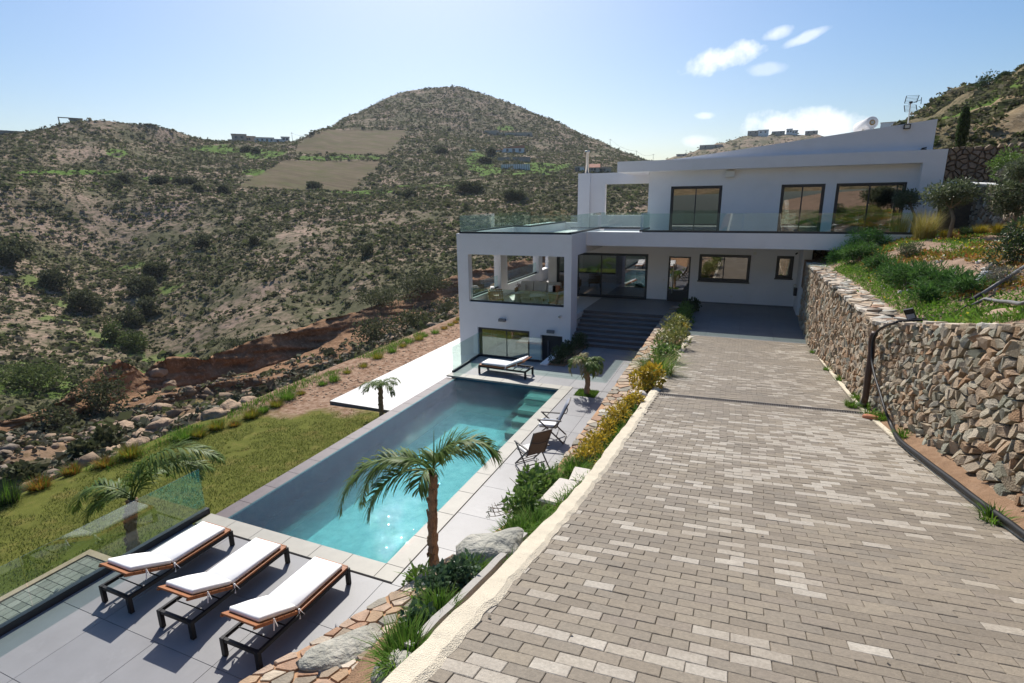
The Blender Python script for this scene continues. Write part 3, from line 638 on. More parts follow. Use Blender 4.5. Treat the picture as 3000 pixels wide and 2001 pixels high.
# layered cliff: push strata in and out
cl = smooth(3.0, 3.1, Sg) * (1 - smooth(3.95, 4.0, Sg))
cl2 = smooth(2.33, 2.36, Sg) * (1 - smooth(2.66, 2.72, Sg)) * 0.6
push = np.maximum(cl, cl2) * (2.2 * (fbm(AA * 45 + 3 * Zs, Zs * 1.1, 5, 8) - 0.5) + 1.3 * (fbm(AA * 8, Zs * 2.2, 2, 12) - 0.5))
TX = TX + push * np.sin(AA); TY = TY + push * np.cos(AA)
zone_rock = np.clip(smooth(2.25, 2.4, Sg) * (1 - smooth(4.0, 4.06, Sg)) + 0.55 * smooth(0.9, 1.3, Sg) * (1 - smooth(2.25, 2.4, Sg)), 0, 1)
road = ((Sg > 7.0) & (Sg < 8.0)).astype(float) * (AZ[None] < -22)
nr = len(Rr)
V = np.stack([TX, TY, Zs], -1).reshape(-1, 3)
ii, jj = np.meshgrid(np.arange(nr - 1), np.arange(NAZ - 1), indexing='ij'); b0 = (ii * NAZ + jj).ravel()
F = np.stack([b0, b0 + 1, b0 + NAZ + 1, b0 + NAZ], -1)
def land_mat(name, soil, scrub, rockc, fieldc, greenc, scale=1.0):
    m = bpy.data.materials.new(name); m.use_nodes = True; t = m.node_tree; L = t.links.new; b = t.nodes['Principled BSDF']
    b.inputs['Roughness'].default_value = 0.95; b.inputs['Specular IOR Level'].default_value = 0.05
    g = t.nodes.new('ShaderNodeNewGeometry')
    def noise(s, d=6, r=0.65):
        n = t.nodes.new('ShaderNodeTexNoise'); n.inputs['Scale'].default_value = s; n.inputs['Detail'].default_value = d; n.inputs['Roughness'].default_value = r
        L(g.outputs['Position'], n.inputs['Vector']); return n.outputs['Fac']
    def rampm(v, lo, hi):
        n = t.nodes.new('ShaderNodeMapRange'); n.inputs[1].default_value = lo; n.inputs[2].default_value = hi; L(v, n.inputs[0]); return n.outputs[0]
    def mix(f, a, c):
        n = t.nodes.new('ShaderNodeMix'); n.data_type = 'RGBA'
        L(f, n.inputs[0])
        for s_, v in ((6, a), (7, c)):
            if isinstance(v, tuple): n.inputs[s_].default_value = (*v, 1)
            else: L(v, n.inputs[s_])
        return n.outputs[2]
    base = mix(rampm(noise(0.05 * scale), 0.42, 0.62), scrub, soil)
    base = mix(rampm(noise(0.9 * scale), 0.44, 0.60), base, tuple(c * 0.72 for c in scrub))
    base = mix(rampm(noise(0.22 * scale), 0.55, 0.72), base, tuple(c * 1.12 for c in soil))
    at = t.nodes.new('ShaderNodeAttribute'); at.attribute_name = 'zone'; sp = t.nodes.new('ShaderNodeSeparateColor'); L(at.outputs['Color'], sp.inputs[0])
    fcol = mix(rampm(noise(0.08), 0.40, 0.62), fieldc, tuple(x * y for x, y in zip(fieldc, (0.62, 0.82, 0.5))))
    mp = t.nodes.new('ShaderNodeMapping'); mp.inputs['Rotation'].default_value = (0, 0, 0.5); mp.inputs['Scale'].default_value = (0.05, 0.9, 0.3); L(g.outputs['Position'], mp.inputs['Vector'])
    nf = t.nodes.new('ShaderNodeTexNoise'); nf.inputs['Scale'].default_value = 1.0; nf.inputs['Detail'].default_value = 5; L(mp.outputs[0], nf.inputs['Vector'])
    fcol = mix(rampm(nf.outputs['Fac'], 0.42, 0.66), fcol, tuple(c * 0.62 for c in fieldc))
    base = mix(sp.outputs[0], base, fcol)
    base = mix(rampm(sp.outputs[1], 0.25, 0.6), base, greenc)
    rk = mix(rampm(noise(0.5, 8, 0.7), 0.35, 0.65), rockc, tuple(c * 0.5 for c in rockc))
    rk = mix(rampm(noise(2.2, 8, 0.7), 0.5, 0.68), rk, (rockc[0] * 1.35, rockc[1] * 1.45, rockc[2] * 1.6))
    base = mix(sp.outputs[2], base, rk)
    L(base, b.inputs['Base Color'])
    bp = t.nodes.new('ShaderNodeBump'); bp.inputs['Strength'].default_value = 0.6; bp.inputs['Distance'].default_value = 0.4; L(noise(1.1, 8, 0.7), bp.inputs['Height']); L(bp.outputs[0], b.inputs['Normal'])
    return m
MT['land'] = land_mat('garrigue_land', (0.36, 0.255, 0.195), (0.125, 0.12, 0.065), (0.30, 0.175, 0.10), (0.17, 0.128, 0.08), (0.10, 0.17, 0.03))
def set_zone(o, a):
    at = o.data.color_attributes.new('zone', 'FLOAT_COLOR', 'POINT'); at.data.foreach_set('color', np.asarray(a, np.float32).ravel())
valley = np_mesh('valley_hillside', V, F[:, ::-1], MT['land'], smooth=True)
set_zone(valley, np.stack([np.maximum(zone_field, road), zone_green, zone_rock, np.ones(TX.shape)], -1))
tag(valley, kind='structure')

# ground cover of low bushes on the slopes
dens = fbm(TX / 14, TY / 14, 4, 41) * 0.6 + fbm(TX / 45, TY / 45, 3, 51) * 0.4
dens = smooth(0.30, 0.46, dens) * 0.8 + 0.2
dens *= (1 - 0.72 * bare) * (1 - zone_field) * (1 - 0.6 * (zone_green > 0.45)) * (1 - road)
dens *= np.where(Sg < 3.95, 0.30 * (Sg > 0.8) * (Sg < 2.9), 1.0)
dens[Sg > 11.3] = 0
cellw = dens * Rr ** 1.0 * np.gradient(Rr, axis=0) * (1.0 / (1 + (Rr / 260) ** 2))
cellw = np.clip(cellw, 0, None); cellw[:, AZ > 6] *= 0.15; cellw[:, AZ < -78] = 0
pr_ = (cellw / cellw.sum()).ravel()
NB = 90000
pick = rng.choice(pr_.size, NB, p=pr_)
fr = Rr.ravel()[pick]
jx = rng.normal(scale=0.35, size=NB) * np.maximum(fr * 0.004, 0.3); jy = rng.normal(scale=0.35, size=NB) * np.maximum(fr * 0.006, 0.3)
P = np.stack([TX.ravel()[pick] + jx, TY.ravel()[pick] + jy, Zs.ravel()[pick]], -1)
Rb = np.clip(rng.lognormal(-0.78, 0.45, NB), 0.15, 1.6) * np.interp(fr, [40, 80, 200, 500], [0.75, 0.95, 1.15, 1.55])
MT['bush'] = mat('garrigue_bush', (0.06, 0.06, 0.03), 0.9, 0.3, 0.4, 0, 5, 0.05, cols=[(0.072, 0.082, 0.034), (0.10, 0.105, 0.05), (0.15, 0.135, 0.09), (0.08, 0.11, 0.03), (0.18, 0.16, 0.125), (0.085, 0.10, 0.045), (0.12, 0.15, 0.05)], trans=0.45, tint=True)
cover = scatter_clumps('garrigue_bushes', P, Rb, Rb * rng.uniform(0.6, 1.0, NB), MT['bush'])
tag(cover, 'low grey green garrigue bushes covering the valley slopes', 'ground cover', kind='stuff')

def ground(px, py, r0=30.0):
    """point of the valley sheet seen at a pixel of the photograph"""
    d2 = (PXg - px) ** 2 + (PYg - py) ** 2 + np.where(Rr < r0, 1e7, 0) + np.where(Sg > 11, 1e7, 0)
    i = np.unravel_index(np.argmin(d2), d2.shape); return np.array([TX[i], TY[i], Zs[i]])

# ------------------------------------------------------------------ far hill behind the roof, and the hillside above the garden
def sheet(name, az0, az1, n, rows, relief, mt, zone=None, seed=60):
    A = np.linspace(az0, az1, n); R = []; Z = []
    for i in range(len(rows) - 1):
        (f0, k) = rows[i]; f1 = rows[i + 1][0]
        (r0, z0), (r1, z1) = f0(A), f1(A)
        for j in range(k): R.append(r0 + (r1 - r0) * j / k); Z.append(z0 + (z1 - z0) * j / k)
    r1, z1 = rows[-1][0](A); R.append(r1); Z.append(z1); R = np.array(R); Z = np.array(Z)
    a = np.radians(A)[None]; X, Y = R * np.sin(a), R * np.cos(a)
    fade = np.minimum(1, np.arange(len(R))[:, None] / 4)
    Z = Z + fade * relief * (fbm(X / 9, Y / 9, 5, seed) - 0.5) * np.minimum(1, R / 60)
    m = len(R); ii, jj = np.meshgrid(np.arange(m - 1), np.arange(n - 1), indexing='ij'); b = (ii * n + jj).ravel()
    o = np_mesh(name, np.stack([X, Y, Z], -1).reshape(-1, 3), np.stack([b, b + n, b + n + 1, b + 1], -1), mt, smooth=True)
    set_zone(o, np.concatenate([np.zeros((X.size, 3)), np.ones((X.size, 1))], 1) if zone is None else zone(X, Y, Z, R))
    tag(o, kind='structure'); return X, Y, Z, R
const = lambda r, z: (lambda az: (np.full(az.shape, float(r)), np.full(az.shape, float(z))))
cF = curve([(1880, 500, 640), (1949, 468, 650), (2010, 452, 660), (2054, 435, 670), (2115, 420, 690), (2187, 396, 720), (2253, 394, 720), (2391, 396, 700), (2474, 414, 680), (2600, 395, 640), (2700, 372, 600), (2800, 370, 600), (3000, 380, 600)])
low = lambda f, dr, dz: (lambda az: (f(az)[0] + dr, f(az)[1] + dz))
FX, FY, FZ, FR = sheet('far_hill', -8, 24, 160, [(const(330, -5), 24), (cF, 4), (low(cF, 60, -10), 3), (low(cF, 160, -50), 1)], 5, MT['land'], seed=70)
fp = rng.integers(0, FX[:26].size, 2600); fP = np.stack([FX[:26].ravel()[fp] + rng.normal(size=2600) * 2, FY[:26].ravel()[fp] + rng.normal(size=2600) * 4, FZ[:26].ravel()[fp]], -1)
fb = rng.uniform(0.8, 2.2, 2600); tag(scatter_clumps('far_bushes', fP, fb, fb * 0.7, MT['bush']), 'dark bushes on the distant hill behind the roof', 'ground cover', kind='stuff')

MT['slope'] = land_mat('ochre_hillside', (0.27, 0.205, 0.125), (0.13, 0.12, 0.062), (0.33, 0.24, 0.14), (0.3, 0.22, 0.12), (0.10, 0.16, 0.03), 2.2)
sil2 = [(2560, 420, 120), (2691, 348, 118), (2730, 330, 115), (2775, 311, 112), (2803, 294, 110), (2852, 274, 106), (2900, 258, 102), (2950, 236, 98), (3000, 211, 94), (3150, 150, 90)]
cH = curve(sil2)
def cH0(az): return (np.interp(az, [8, 17, 30, 60, 90, 140, 180, 230], [33, 33, 34, 24, 20, 14, 14, 14]), np.interp(az, [8, 17, 60, 90, 140, 180, 230], [8.0, 8.2, 8.0, 7.4, 7, 6.9, 6.6]))
def cH1(az):
    r, z = cH(az); k = smooth(23, 50, az); return r * (1 - k) + 85 * k, z * (1 - k) + 34 * k
def cHm(az):
    r, z = cH0(az); q, w = cH1(az); return r + 5.0, z + 0.7
def zone2(X, Y, Z, R):
    n = fbm(X / 7, Y / 7, 4, 81); g = smooth(0.5, 0.62, fbm(X / 11, Y / 11, 3, 83)) * 0.8
    return np.stack([np.zeros(X.shape), g, smooth(0.48, 0.58, n) * 0.9, np.ones(X.shape)], -1)
HX, HY, HZ, HR = sheet('right_hillside', 8, 235, 620, [(cH0, 8), (cHm, 90), (cH1, 5), (low(cH1, 12, 0.5), 3), (low(cH1, 60, -6), 1)], 6.5, MT['slope'], zone2, seed=90)
hm = HR[:100]; w = (fbm(HX[:100] / 6, HY[:100] / 6, 3, 85) > 0.47) * np.where(np.degrees(np.arctan2(HX[:100], HY[:100])) < 30, 1.0, 0.12) * (hm > 40) + 1e-6
hp = rng.choice(w.size, 22000, p=(w / w.sum()).ravel())
hP = np.stack([HX[:100].ravel()[hp] + rng.normal(size=22000) * 0.3, HY[:100].ravel()[hp] + rng.normal(size=22000) * 0.5, HZ[:100].ravel()[hp]], -1)
hb = np.clip(rng.lognormal(-1.4, 0.5, 22000), 0.07, .7) * np.interp(np.hypot(hP[:, 0], hP[:, 1]), [35, 100], [.7, 1.5])
tag(scatter_clumps('hillside_bushes', hP, hb, hb * 0.8, MT['bush']), 'wild bushes on the ochre hillside above the garden', 'ground cover', kind='stuff')
# ------------------------------------------------------------------ driveway profile
PY_ = [-14, -6, -2, 1.77, 2.25, 3.07, 4.42, 5.5, 7.5, 9.37, 11.13, 14.0, 18, 21.6, 40]
PZ_ = [8.5, 6.2, 5.12, 4.155, 4.034, 3.826, 3.50, 3.29, 2.98, 2.716, 2.465, 2.09, 1.60, 1.2, 1.2]
_yy = np.linspace(-14, 40, 1081); _zz = np.interp(_yy, PY_, PZ_)
for _ in range(60): _zz[1:-1] = (_zz[:-2] + 2 * _zz[1:-1] + _zz[2:]) / 4
def drive(x, y): return np.interp(y, _yy, _zz) + np.interp(y, [-6, 4, 11, 21.6], [.06, .06, .025, 0]) * (np.asarray(x) + 1.4)
def kerb_x(y): return -1.2 - 0.0185 * (np.asarray(y) - 2)
def edge_x(y): return np.interp(y, [-6, 4, 7.5, 11, 15, 21.6], [2.55, 2.45, 2.27, 2.21, 2.29, 2.44])
def wall_top(y): return np.interp(y, [-6, 3, 5, 7.2, 8.55, 9.5, 10.97, 11.9, 25.4, 30], [7.4, 5.95, 5.52, 5.05, 4.74, 4.56, 4.23, 4.05, 3.72, 3.7])

def strip_mesh(name, ys, xa, xb, za, zb, mt, nx=6, parent=None):
    ys = np.asarray(ys); t = np.linspace(0, 1, nx)[None]; X = xa(ys)[:, None] * (1 - t) + xb(ys)[:, None] * t; Y = np.repeat(ys[:, None], nx, 1)
    Z = za(xa(ys), ys)[:, None] * (1 - t) + zb(xb(ys), ys)[:, None] * t if zb else za(X, Y)
    n = len(ys); i, j = np.meshgrid(np.arange(n - 1), np.arange(nx - 1), indexing='ij'); b = (i * nx + j).ravel()
    return np_mesh(name, np.stack([X, Y, Z], -1).reshape(-1, 3), np.stack([b, b + 1, b + nx + 1, b + nx], -1), mt, parent, smooth=True)
road_ys = np.linspace(-6, 21.6, 140)
dw = strip_mesh('driveway', road_ys, lambda y: kerb_x(y) - 0.05, lambda y: edge_x(y) + 0.03, lambda x, y: drive(x, y) - 0.007, None, MT['joint'], 8)
tag(dw, kind='structure')
# the pavers: 20 x 10 cm in running bond across the drive
bm_ = MB().bbox(-0.0987, 0.0987, -0.0486, 0.0486, -0.05, 0.004, 0.0035)
bme = bpy.data.meshes.new('brick'); bme.from_pydata(bm_.v, [], bm_.f); bme.materials.append(MT['brick'])
bme2 = bme.copy(); bme2.materials[0] = MT['brick_pale']
rows_y = [-1.0]
while rows_y[-1] < 21.5: rows_y.append(rows_y[-1] + 0.1 / math.sqrt(1 + ((drive(0, rows_y[-1] + .05) - drive(0, rows_y[-1] - .05)) / .1) ** 2))
bricks = []
for j, y in enumerate(rows_y):
    if 10.55 < y < 10.76: continue
    lo, hi = float(kerb_x(y)) - 0.03, float(edge_x(y)) - 0.02
    x = lo - 0.35 + (0.1 if j % 2 else 0) + 0.012 * math.sin(j * .37)
    x = math.floor(lo / 0.2) * 0.2 + (0.1 if j % 2 else 0) + 0.012 * math.sin(j * .37)
    while x < hi:
        a, b = max(x, lo), min(x + 0.2, hi)
        if b - a > 0.04: bricks.append(((a + b) / 2, y, (b - a) / 0.2))
        x += 0.2
B_ = np.array(bricks)
pale = (0.55 * fbm(B_[:, 0] * 0.55, B_[:, 1] * 0.9, 3, 5) + 0.45 * rng.uniform(0, 1, len(B_))) > np.interp(B_[:, 1], [1, 4.0, 5.5, 6.5, 8.5, 10, 14, 21], [0.66, 0.64, 0.57, 0.575, 0.56, 0.60, 0.66, 0.70])
bz = drive(B_[:, 0], B_[:, 1]); sl = np.arctan((drive(B_[:, 0], B_[:, 1] + .1) - drive(B_[:, 0], B_[:, 1] - .1)) / .2)
cs = np.arctan(np.interp(B_[:, 1], [-6, 4, 11, 21.6], [.06, .06, .025, 0]))
PXb, PYb = px_of(B_[:, 0], B_[:, 1], bz)
vis = (PYb < 2060) & (PXb > 1100) & (PXb < 3060) & (B_[:, 1] > 1.2)
order = np.argsort(np.where(vis, B_[:, 1] ** 2 + B_[:, 0] ** 2, 1e6))
full = [i for i in order if B_[i, 2] > 0.95][:300]; fs_ = set(full)
tl = rng.normal(scale=0.012, size=(len(B_), 2)); dz = rng.normal(scale=0.0016, size=len(B_))
for i in full:
    o = bpy.data.objects.new('brick', bme2 if pale[i] else bme); COL.objects.link(o); o.parent = dw
    o.location = (B_[i, 0], B_[i, 1], bz[i] + dz[i]); o.rotation_euler = (sl[i] + tl[i, 0] * .6, -cs[i] + tl[i, 1] * .4, 0.010 + tl[i, 0])
tv = np.array(bm_.v); tf = bm_.f; VV = []; FF = []; MI = []
rest = [i for i in range(len(B_)) if i not in fs_]
bb = MB()
for i in rest:
    q = tv * (B_[i, 2] - (0.0 if B_[i, 2] > 0.95 else 0.02), 1, 1); q = q + 0
    a = 0.010 + tl[i, 0]; x = q[:, 0] * math.cos(a) - q[:, 1] * math.sin(a); y = q[:, 0] * math.sin(a) + q[:, 1] * math.cos(a)
    z = q[:, 2] + bz[i] + dz[i] + y * math.tan(sl[i] + tl[i, 0] * .6) + x * math.tan(cs[i] + tl[i, 1] * .4)
    bb.add(np.stack([x + B_[i, 0], y + B_[i, 1], z], -1), tf, int(pale[i]))
tag(bb.build('brick_paving', [MT['brick'], MT['brick_pale']], dw), kind='stuff')

# kerb
kb = MB(); ys = np.linspace(-3, 21.3, 320)
prof = [(-0.19, -0.7), (-0.19, -0.02), (-0.165, 0.03), (-0.04, 0.03), (0.0, 0.008), (0.012, -0.05)]
vs = []
for y in ys:
    w = float(vnoise(y * 7, 0, 3) - .5) * 0.03 + float(vnoise(y * 23, 3, 3) - .5) * 0.018; w2 = float(vnoise(y * 4, 9, 3) - .5) * 0.025
    for k, (dx, h) in enumerate(prof):
        x = float(kerb_x(y)) + dx + (w if k >= 3 else 0) + (w2 if k < 3 else 0); vs.append((x, y, float(drive(x, y)) + h + (float(vnoise(y * 9, k, 6)) - .5) * .01))
n = len(prof); kb.add(vs, [(i * n + k, (i + 1) * n + k, (i + 1) * n + k + 1, i * n + k + 1) for i in range(len(ys) - 1) for k in range(n - 1)])
tag(kb.build('kerb', MT['kerb'], smooth=False), 'rough whitewashed concrete kerb along the left edge of the brick driveway', 'kerb')

# drain across the drive
dr = thing('trench_drain', 'narrow slotted drain grate running across the brick driveway', 'drain', (0, 10.65, float(drive(0, 10.65))))
y0 = 10.655; L_, R_ = float(kerb_x(y0)) + .02, float(edge_x(y0)) - .03; zf = lambda x: float(drive(x, y0))
MB().beam((L_, y0, zf(L_) - .045), (R_, y0, zf(R_) - .045), 0.19, 0.05).build('channel', MT['pit'], dr)
fr_ = MB()
for dy in (-.095, .095): fr_.beam((L_, y0 + dy, zf(L_) - .004), (R_, y0 + dy, zf(R_) - .004), 0.018, 0.03)
fr_.build('frame', MT['grate'], dr)
nb = 90
bar = MB().box(-0.008, 0.008, -0.085, 0.085, -0.012, 0.006); bmesh_ = bpy.data.meshes.new('bar'); bmesh_.from_pydata(bar.v, [], bar.f); bmesh_.materials.append(MT['grate'])
for i in range(nb):
    x = L_ + (R_ - L_) * (i + .5) / nb; o = bpy.data.objects.new('bar', bmesh_); COL.objects.link(o); o.parent = dr; o.location = (x, y0 - 10.65, zf(x) - ORG[dr.name][2] - 0.002)

# ------------------------------------------------------------------ floors laid in tiles
def tiled(name, areas, z, tw, td, mt, base_mt, thick=0.02, gap=0.003, body=0.3, off=(0, 0), half=False, parent=None, tname='tile'):
    """a slab and the tiles on it; areas = list of (x0, x1, y0, y1)"""
    b = MB()
    for (x0, x1, y0, y1) in areas: b.box(x0, x1, y0, y1, z - body, z - thick + 0.012)
    o = b.build(name, base_mt, parent)
    if parent is None: tag(o, kind='structure')
    cache = {}; cells = []
    for (x0, x1, y0, y1) in areas:
        j0 = math.floor((y0 - off[1]) / td); y = off[1] + j0 * td; j = j0
        while y < y1 - 0.02:
            x = off[0] + math.floor((x0 - off[0]) / tw - 1) * tw + (tw / 2 if half and j % 2 else 0)
            while x < x1 - 0.02:
                a0, a1, c0, c1 = max(x, x0), min(x + tw, x1), max(y, y0), min(y + td, y1)
                if a1 - a0 > 0.03 and c1 - c0 > 0.03: cells.append((a0, a1, c0, c1))
                x += tw
            y += td; j += 1
    cells.sort(key=lambda c: (c[0] + c[1]) ** 2 + (c[2] + c[3]) ** 2)
    left = MB()
    for i, (a0, a1, c0, c1) in enumerate(cells):
        w, d = round(a1 - a0 - 2 * gap, 3), round(c1 - c0 - 2 * gap, 3)
        if i >= 300: left.bbox(a0 + gap, a1 - gap, c0 + gap, c1 - gap, z - thick, z, 0.002); continue
        if (w, d) not in cache:
            q = MB().bbox(-w / 2, w / 2, -d / 2, d / 2, -thick, 0, 0.002); me = bpy.data.meshes.new(tname); me.from_pydata(q.v, [], q.f); me.materials.append(mt); cache[(w, d)] = me
        t = bpy.data.objects.new(tname, cache[(w, d)]); COL.objects.link(t); t.parent = o; t.location = ((a0 + a1) / 2, (c0 + c1) / 2, z + rng.normal(scale=0.0006))
    if left.v: tag(left.build(tname + '_field', mt, o), kind='stuff')
    return o
BED = (-4.86, -4.14, 16.7, 17.4)        # planting pocket of the small palm
deck = tiled('pool_deck', [(-10.06, -3.0, -2.5, 6.58), (-5.10, -3.0, 6.58, BED[2]), (-5.10, BED[0], BED[2], BED[3]), (BED[1], -3.0, BED[2], BED[3]), (-5.10, -3.0, BED[3], 17.46), (-9.93, -3.0, 17.46, 20.0), (-6.10, -3.0, 20.0, 22.95)], 0.0, 1.2, 1.2, MT['tile'], MT['grout'], off=(-10.06, 6.58), half=False, body=3.0)
tiled('lower_terrace', [(-15.6, -9.96, 17.0, 36.0)], -1.75, 0.9, 0.9, MT['tile_pale'], MT['grout'], body=0.5, off=(-15.6, 17.0))
court = tiled('basement_court', [(-12.5, -7.1, 20.0, 23.03)], -1.76, 0.9, 0.9, MT['tile'], MT['grout'], body=0.3)
fore = tiled('forecourt', [(-6.9, 2.45, 25.17, 28.9), (-2.3, 2.45, 21.62, 25.17)], 1.2, 1.2, 0.6, MT['tile_dark'], MT['riser'], body=0.1, off=(-2.3, 28.9))
pth = tiled('paver_path', [(-13.95, -10.12, -3.0, 6.55)], -1.80, 0.21, 0.21, mat('grey_cobble', (0.25, 0.24, 0.21), 0.9, 0.15, 8, 0.4, 80, 0.15, cols=[(0.17, 0.165, 0.145), (0.25, 0.24, 0.21), (0.21, 0.20, 0.175), (0.31, 0.295, 0.26)]), MT['grout'], thick=0.05, gap=0.006, half=True, tname='cobble')
tag(MB().box(-14.12, -13.96, -3, 6.72, -2.2, -1.77).box(-13.96, -10.12, 6.56, 6.72, -2.2, -1.77).build('path_edging', mat('pink_edging', (0.42, 0.30, 0.21), 0.9, 0.15, 6, 0.3, 60)), 'pinkish concrete edging strip between the cobbled path and the lawn', 'edging')

# stairs from the deck up to the forecourt
st = thing('stone_steps', 'wide flight of dark tiled steps beside the veranda block', 'stairs', (-4.9, 22.95, 0))
for i in range(8):
    y = 22.95 + i * 0.32; z = (i + 1) * 0.15
    MB().box(-6.88, -3.05, y, 25.185 if i < 7 else 25.5, z - 0.15 + (0.003 if i else 0), z - 0.021 - (.03 if i == 7 else 0)).build('riser', MT['riser'], st)
    if i < 7:
        for k in range(4):
            xa = -6.88 + k * 0.9575; MB().bbox(xa + .003, xa + .9545, y - 0.015, y + 0.32 - .004, z - 0.02 + .001, z, 0.003).build('tread', MT['tile_dark'], st)

# ------------------------------------------------------------------ lawn, soil strip and the plants' ground
lawn_z = lambda x, y: -1.80 - 0.012 * (-10 - np.asarray(x)) + 0.06 * (fbm(np.asarray(x) / 1.5, np.asarray(y) / 1.5, 3, 11) - .5) - 0.16 * smooth(-18.9, -19.6, x)
gx = np.linspace(-19.6, -9.9, 60); gy = np.linspace(-8, 62, 260); GX, GY = np.meshgrid(gx, gy)
def soft(mt, name): return mt
GZ = lawn_z(GX, GY)
GZ = np.where((GX > -15.6) & (GY > 17.05), -1.95, GZ); GZ = np.where((GX > -14.0) & (GY < 6.6), -1.95, GZ)
b = (np.arange(259)[:, None] * 60 + np.arange(59)[None]).ravel()
m = MT['lawn']; t = m.node_tree
# bare reddish soil takes over where the lawn ends, towards the far terrace
pos = t.nodes.new('ShaderNodeNewGeometry'); sx = t.nodes.new('ShaderNodeSeparateXYZ'); t.links.new(pos.outputs['Position'], sx.inputs[0])
nn = t.nodes.new('ShaderNodeTexNoise'); nn.inputs['Scale'].default_value = 0.8; nn.inputs['Detail'].default_value = 7; t.links.new(pos.outputs['Position'], nn.inputs['Vector'])
ad = t.nodes.new('ShaderNodeMath'); ad.operation = 'MULTIPLY_ADD'; ad.inputs[1].default_value = 5.0; t.links.new(nn.outputs['Fac'], ad.inputs[0])
ax = t.nodes.new('ShaderNodeMath'); ax.operation = 'MULTIPLY_ADD'; ax.inputs[1].default_value = -0.55; t.links.new(sx.outputs[0], ax.inputs[0]); t.links.new(sx.outputs[1], ax.inputs[2])
t.links.new(ax.outputs[0], ad.inputs[2])
mr = t.nodes.new('ShaderNodeMapRange'); mr.inputs[1].default_value = 26.4; mr.inputs[2].default_value = 27.8; t.links.new(ad.outputs[0], mr.inputs[0])
mx = t.nodes.new('ShaderNodeMix'); mx.data_type = 'RGBA'; t.links.new(mr.outputs[0], mx.inputs[0])
bs = t.nodes['Principled BSDF']; t.links.new(bs.inputs['Base Color'].links[0].from_socket, mx.inputs[6])
n5 = t.nodes.new('ShaderNodeTexNoise'); n5.inputs['Scale'].default_value = 5; n5.inputs['Detail'].default_value = 8; t.links.new(pos.outputs['Position'], n5.inputs['Vector'])
cr = t.nodes.new('ShaderNodeValToRGB'); cr.color_ramp.elements[0].color = (0.20, 0.115, 0.07, 1); cr.color_ramp.elements[0].position = .35; cr.color_ramp.elements[1].color = (0.40, 0.28, 0.20, 1); cr.color_ramp.elements[1].position = .68
t.links.new(n5.outputs['Fac'], cr.inputs[0]); t.links.new(cr.outputs[0], mx.inputs[7]); t.links.new(mx.outputs[2], bs.inputs['Base Color'])
lawn = np_mesh('lawn', np.stack([GX, GY, GZ], -1).reshape(-1, 3), np.stack([b, b + 1, b + 61, b + 60], -1), MT['lawn'], smooth=True); tag(lawn, kind='structure')
nG = 90000
px_ = rng.uniform(-18.7, -9.95, nG); py_ = rng.uniform(3.5, 20.5, nG)
soilness = py_ + 0.55 * -px_ + 5 * (0.5 + 0.6 * (fbm(px_ * .8, py_ * .8, 4, 77) - .5))
keep = (soilness < 26.3 + rng.normal(scale=0.4, size=nG)) & ~((px_ > -14.15) & (py_ < 6.75)) & ~((px_ > -15.7) & (py_ > 16.9)) & (fbm(px_ * 1.3, py_ * 1.3, 3, 78) > 0.34)
px_, py_ = px_[keep], py_[keep]
V, F = blades(np.stack([px_, py_, lawn_z(px_, py_) - 0.01], -1), rng.uniform(0.03, 0.085, len(px_)), 0.022, rng.uniform(0.01, 0.06, len(px_)), 1)
tag(np_mesh('lawn_grass', V, F, MT['grass']), 'short yellowish green lawn grass below the pool edge', 'grass', kind='stuff')
# little stones on the bare strip
sp = np.stack([rng.uniform(-18.6, -12.0, 1500), rng.uniform(14, 36, 1500)], -1); sp = sp[(sp[:, 0] < -15.75) | (sp[:, 1] < 16.9)]; sp = sp[(sp[:, 1] - .55 * sp[:, 0]) > 25.5]
r = rng.uniform(0.02, 0.07, len(sp)); tag(scatter_ico('pebbles', np.stack([sp[:, 0], sp[:, 1], lawn_z(sp[:, 0], sp[:, 1])], -1), r, r * .7, MT['rock_tan']), 'small stones strewn on the bare soil strip', 'pebbles', kind='stuff')

# ------------------------------------------------------------------ pool
pool = thing('swimming_pool', 'long rectangular turquoise infinity pool with sandstone coping', 'pool', (-7.5, 12, 0))
PX0, PX1, PY0, PY1, PD = -9.52, -5.48, 6.98, 17.08, -1.32
MB().box(PX0 - .02, PX1 + .02, PY0 - .02, PY1 + .02, PD - .2, PD).build('floor', MT['pool_tile'], pool)
MB().box(PX0 - .12, PX0, PY0 - .02, PY1 + .02, PD, -0.075).build('weir_side', MT['pool_painted_shade'], pool)
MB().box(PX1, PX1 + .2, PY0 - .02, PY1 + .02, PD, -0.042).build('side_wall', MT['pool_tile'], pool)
MB().box(PX0, PX1, PY0 - .2, PY0, PD, -0.042).build('end_wall', MT['pool_painted_shade'], pool)
MB().box(PX0, PX1, PY1, PY1 + .2, PD, -0.042).build('end_wall', MT['pool_painted_shade'], pool)
for k, (ya, yb) in enumerate(((16.35, PY1), (15.75, 16.35), (15.2, 15.75), (14.65, 15.2), (14.1, 14.65))):
    MB().box(-6.5 , PX1 - .002, ya, yb - (.002 if k else .002), PD, -0.20 - 0.19 * k).build('pool_step', MT['pool_step'], pool)
MB().box(PX0 - .42, PX0 - .12, PY0 - .02, PY1 - .02, -2.2, -0.095).build('weir_ledge', MT['weir'], pool)
for k in range(14):
    ya = PY0 + k * (PY1 - PY0) / 14; MB().bbox(PX0 - .43, PX0 - .01, ya + .002, ya + (PY1 - PY0) / 14 - .002, -0.093, -0.068, .004).build('weir_slab', MT['weir'], pool)
def cop(x0, x1, y0, y1): MB().bbox(x0, x1, y0, y1, -0.035, 0.022, 0.006).build('coping_slab', MT['coping'], pool)
for k in range(6):
    a = -9.93 + k * (4.45 / 6); cop(a + .0015, a + 4.45 / 6 - .0015, 6.60, PY0 + .01); cop(a + .0015, a + 4.45 / 6 - .0015, PY1 - .01, 17.46)
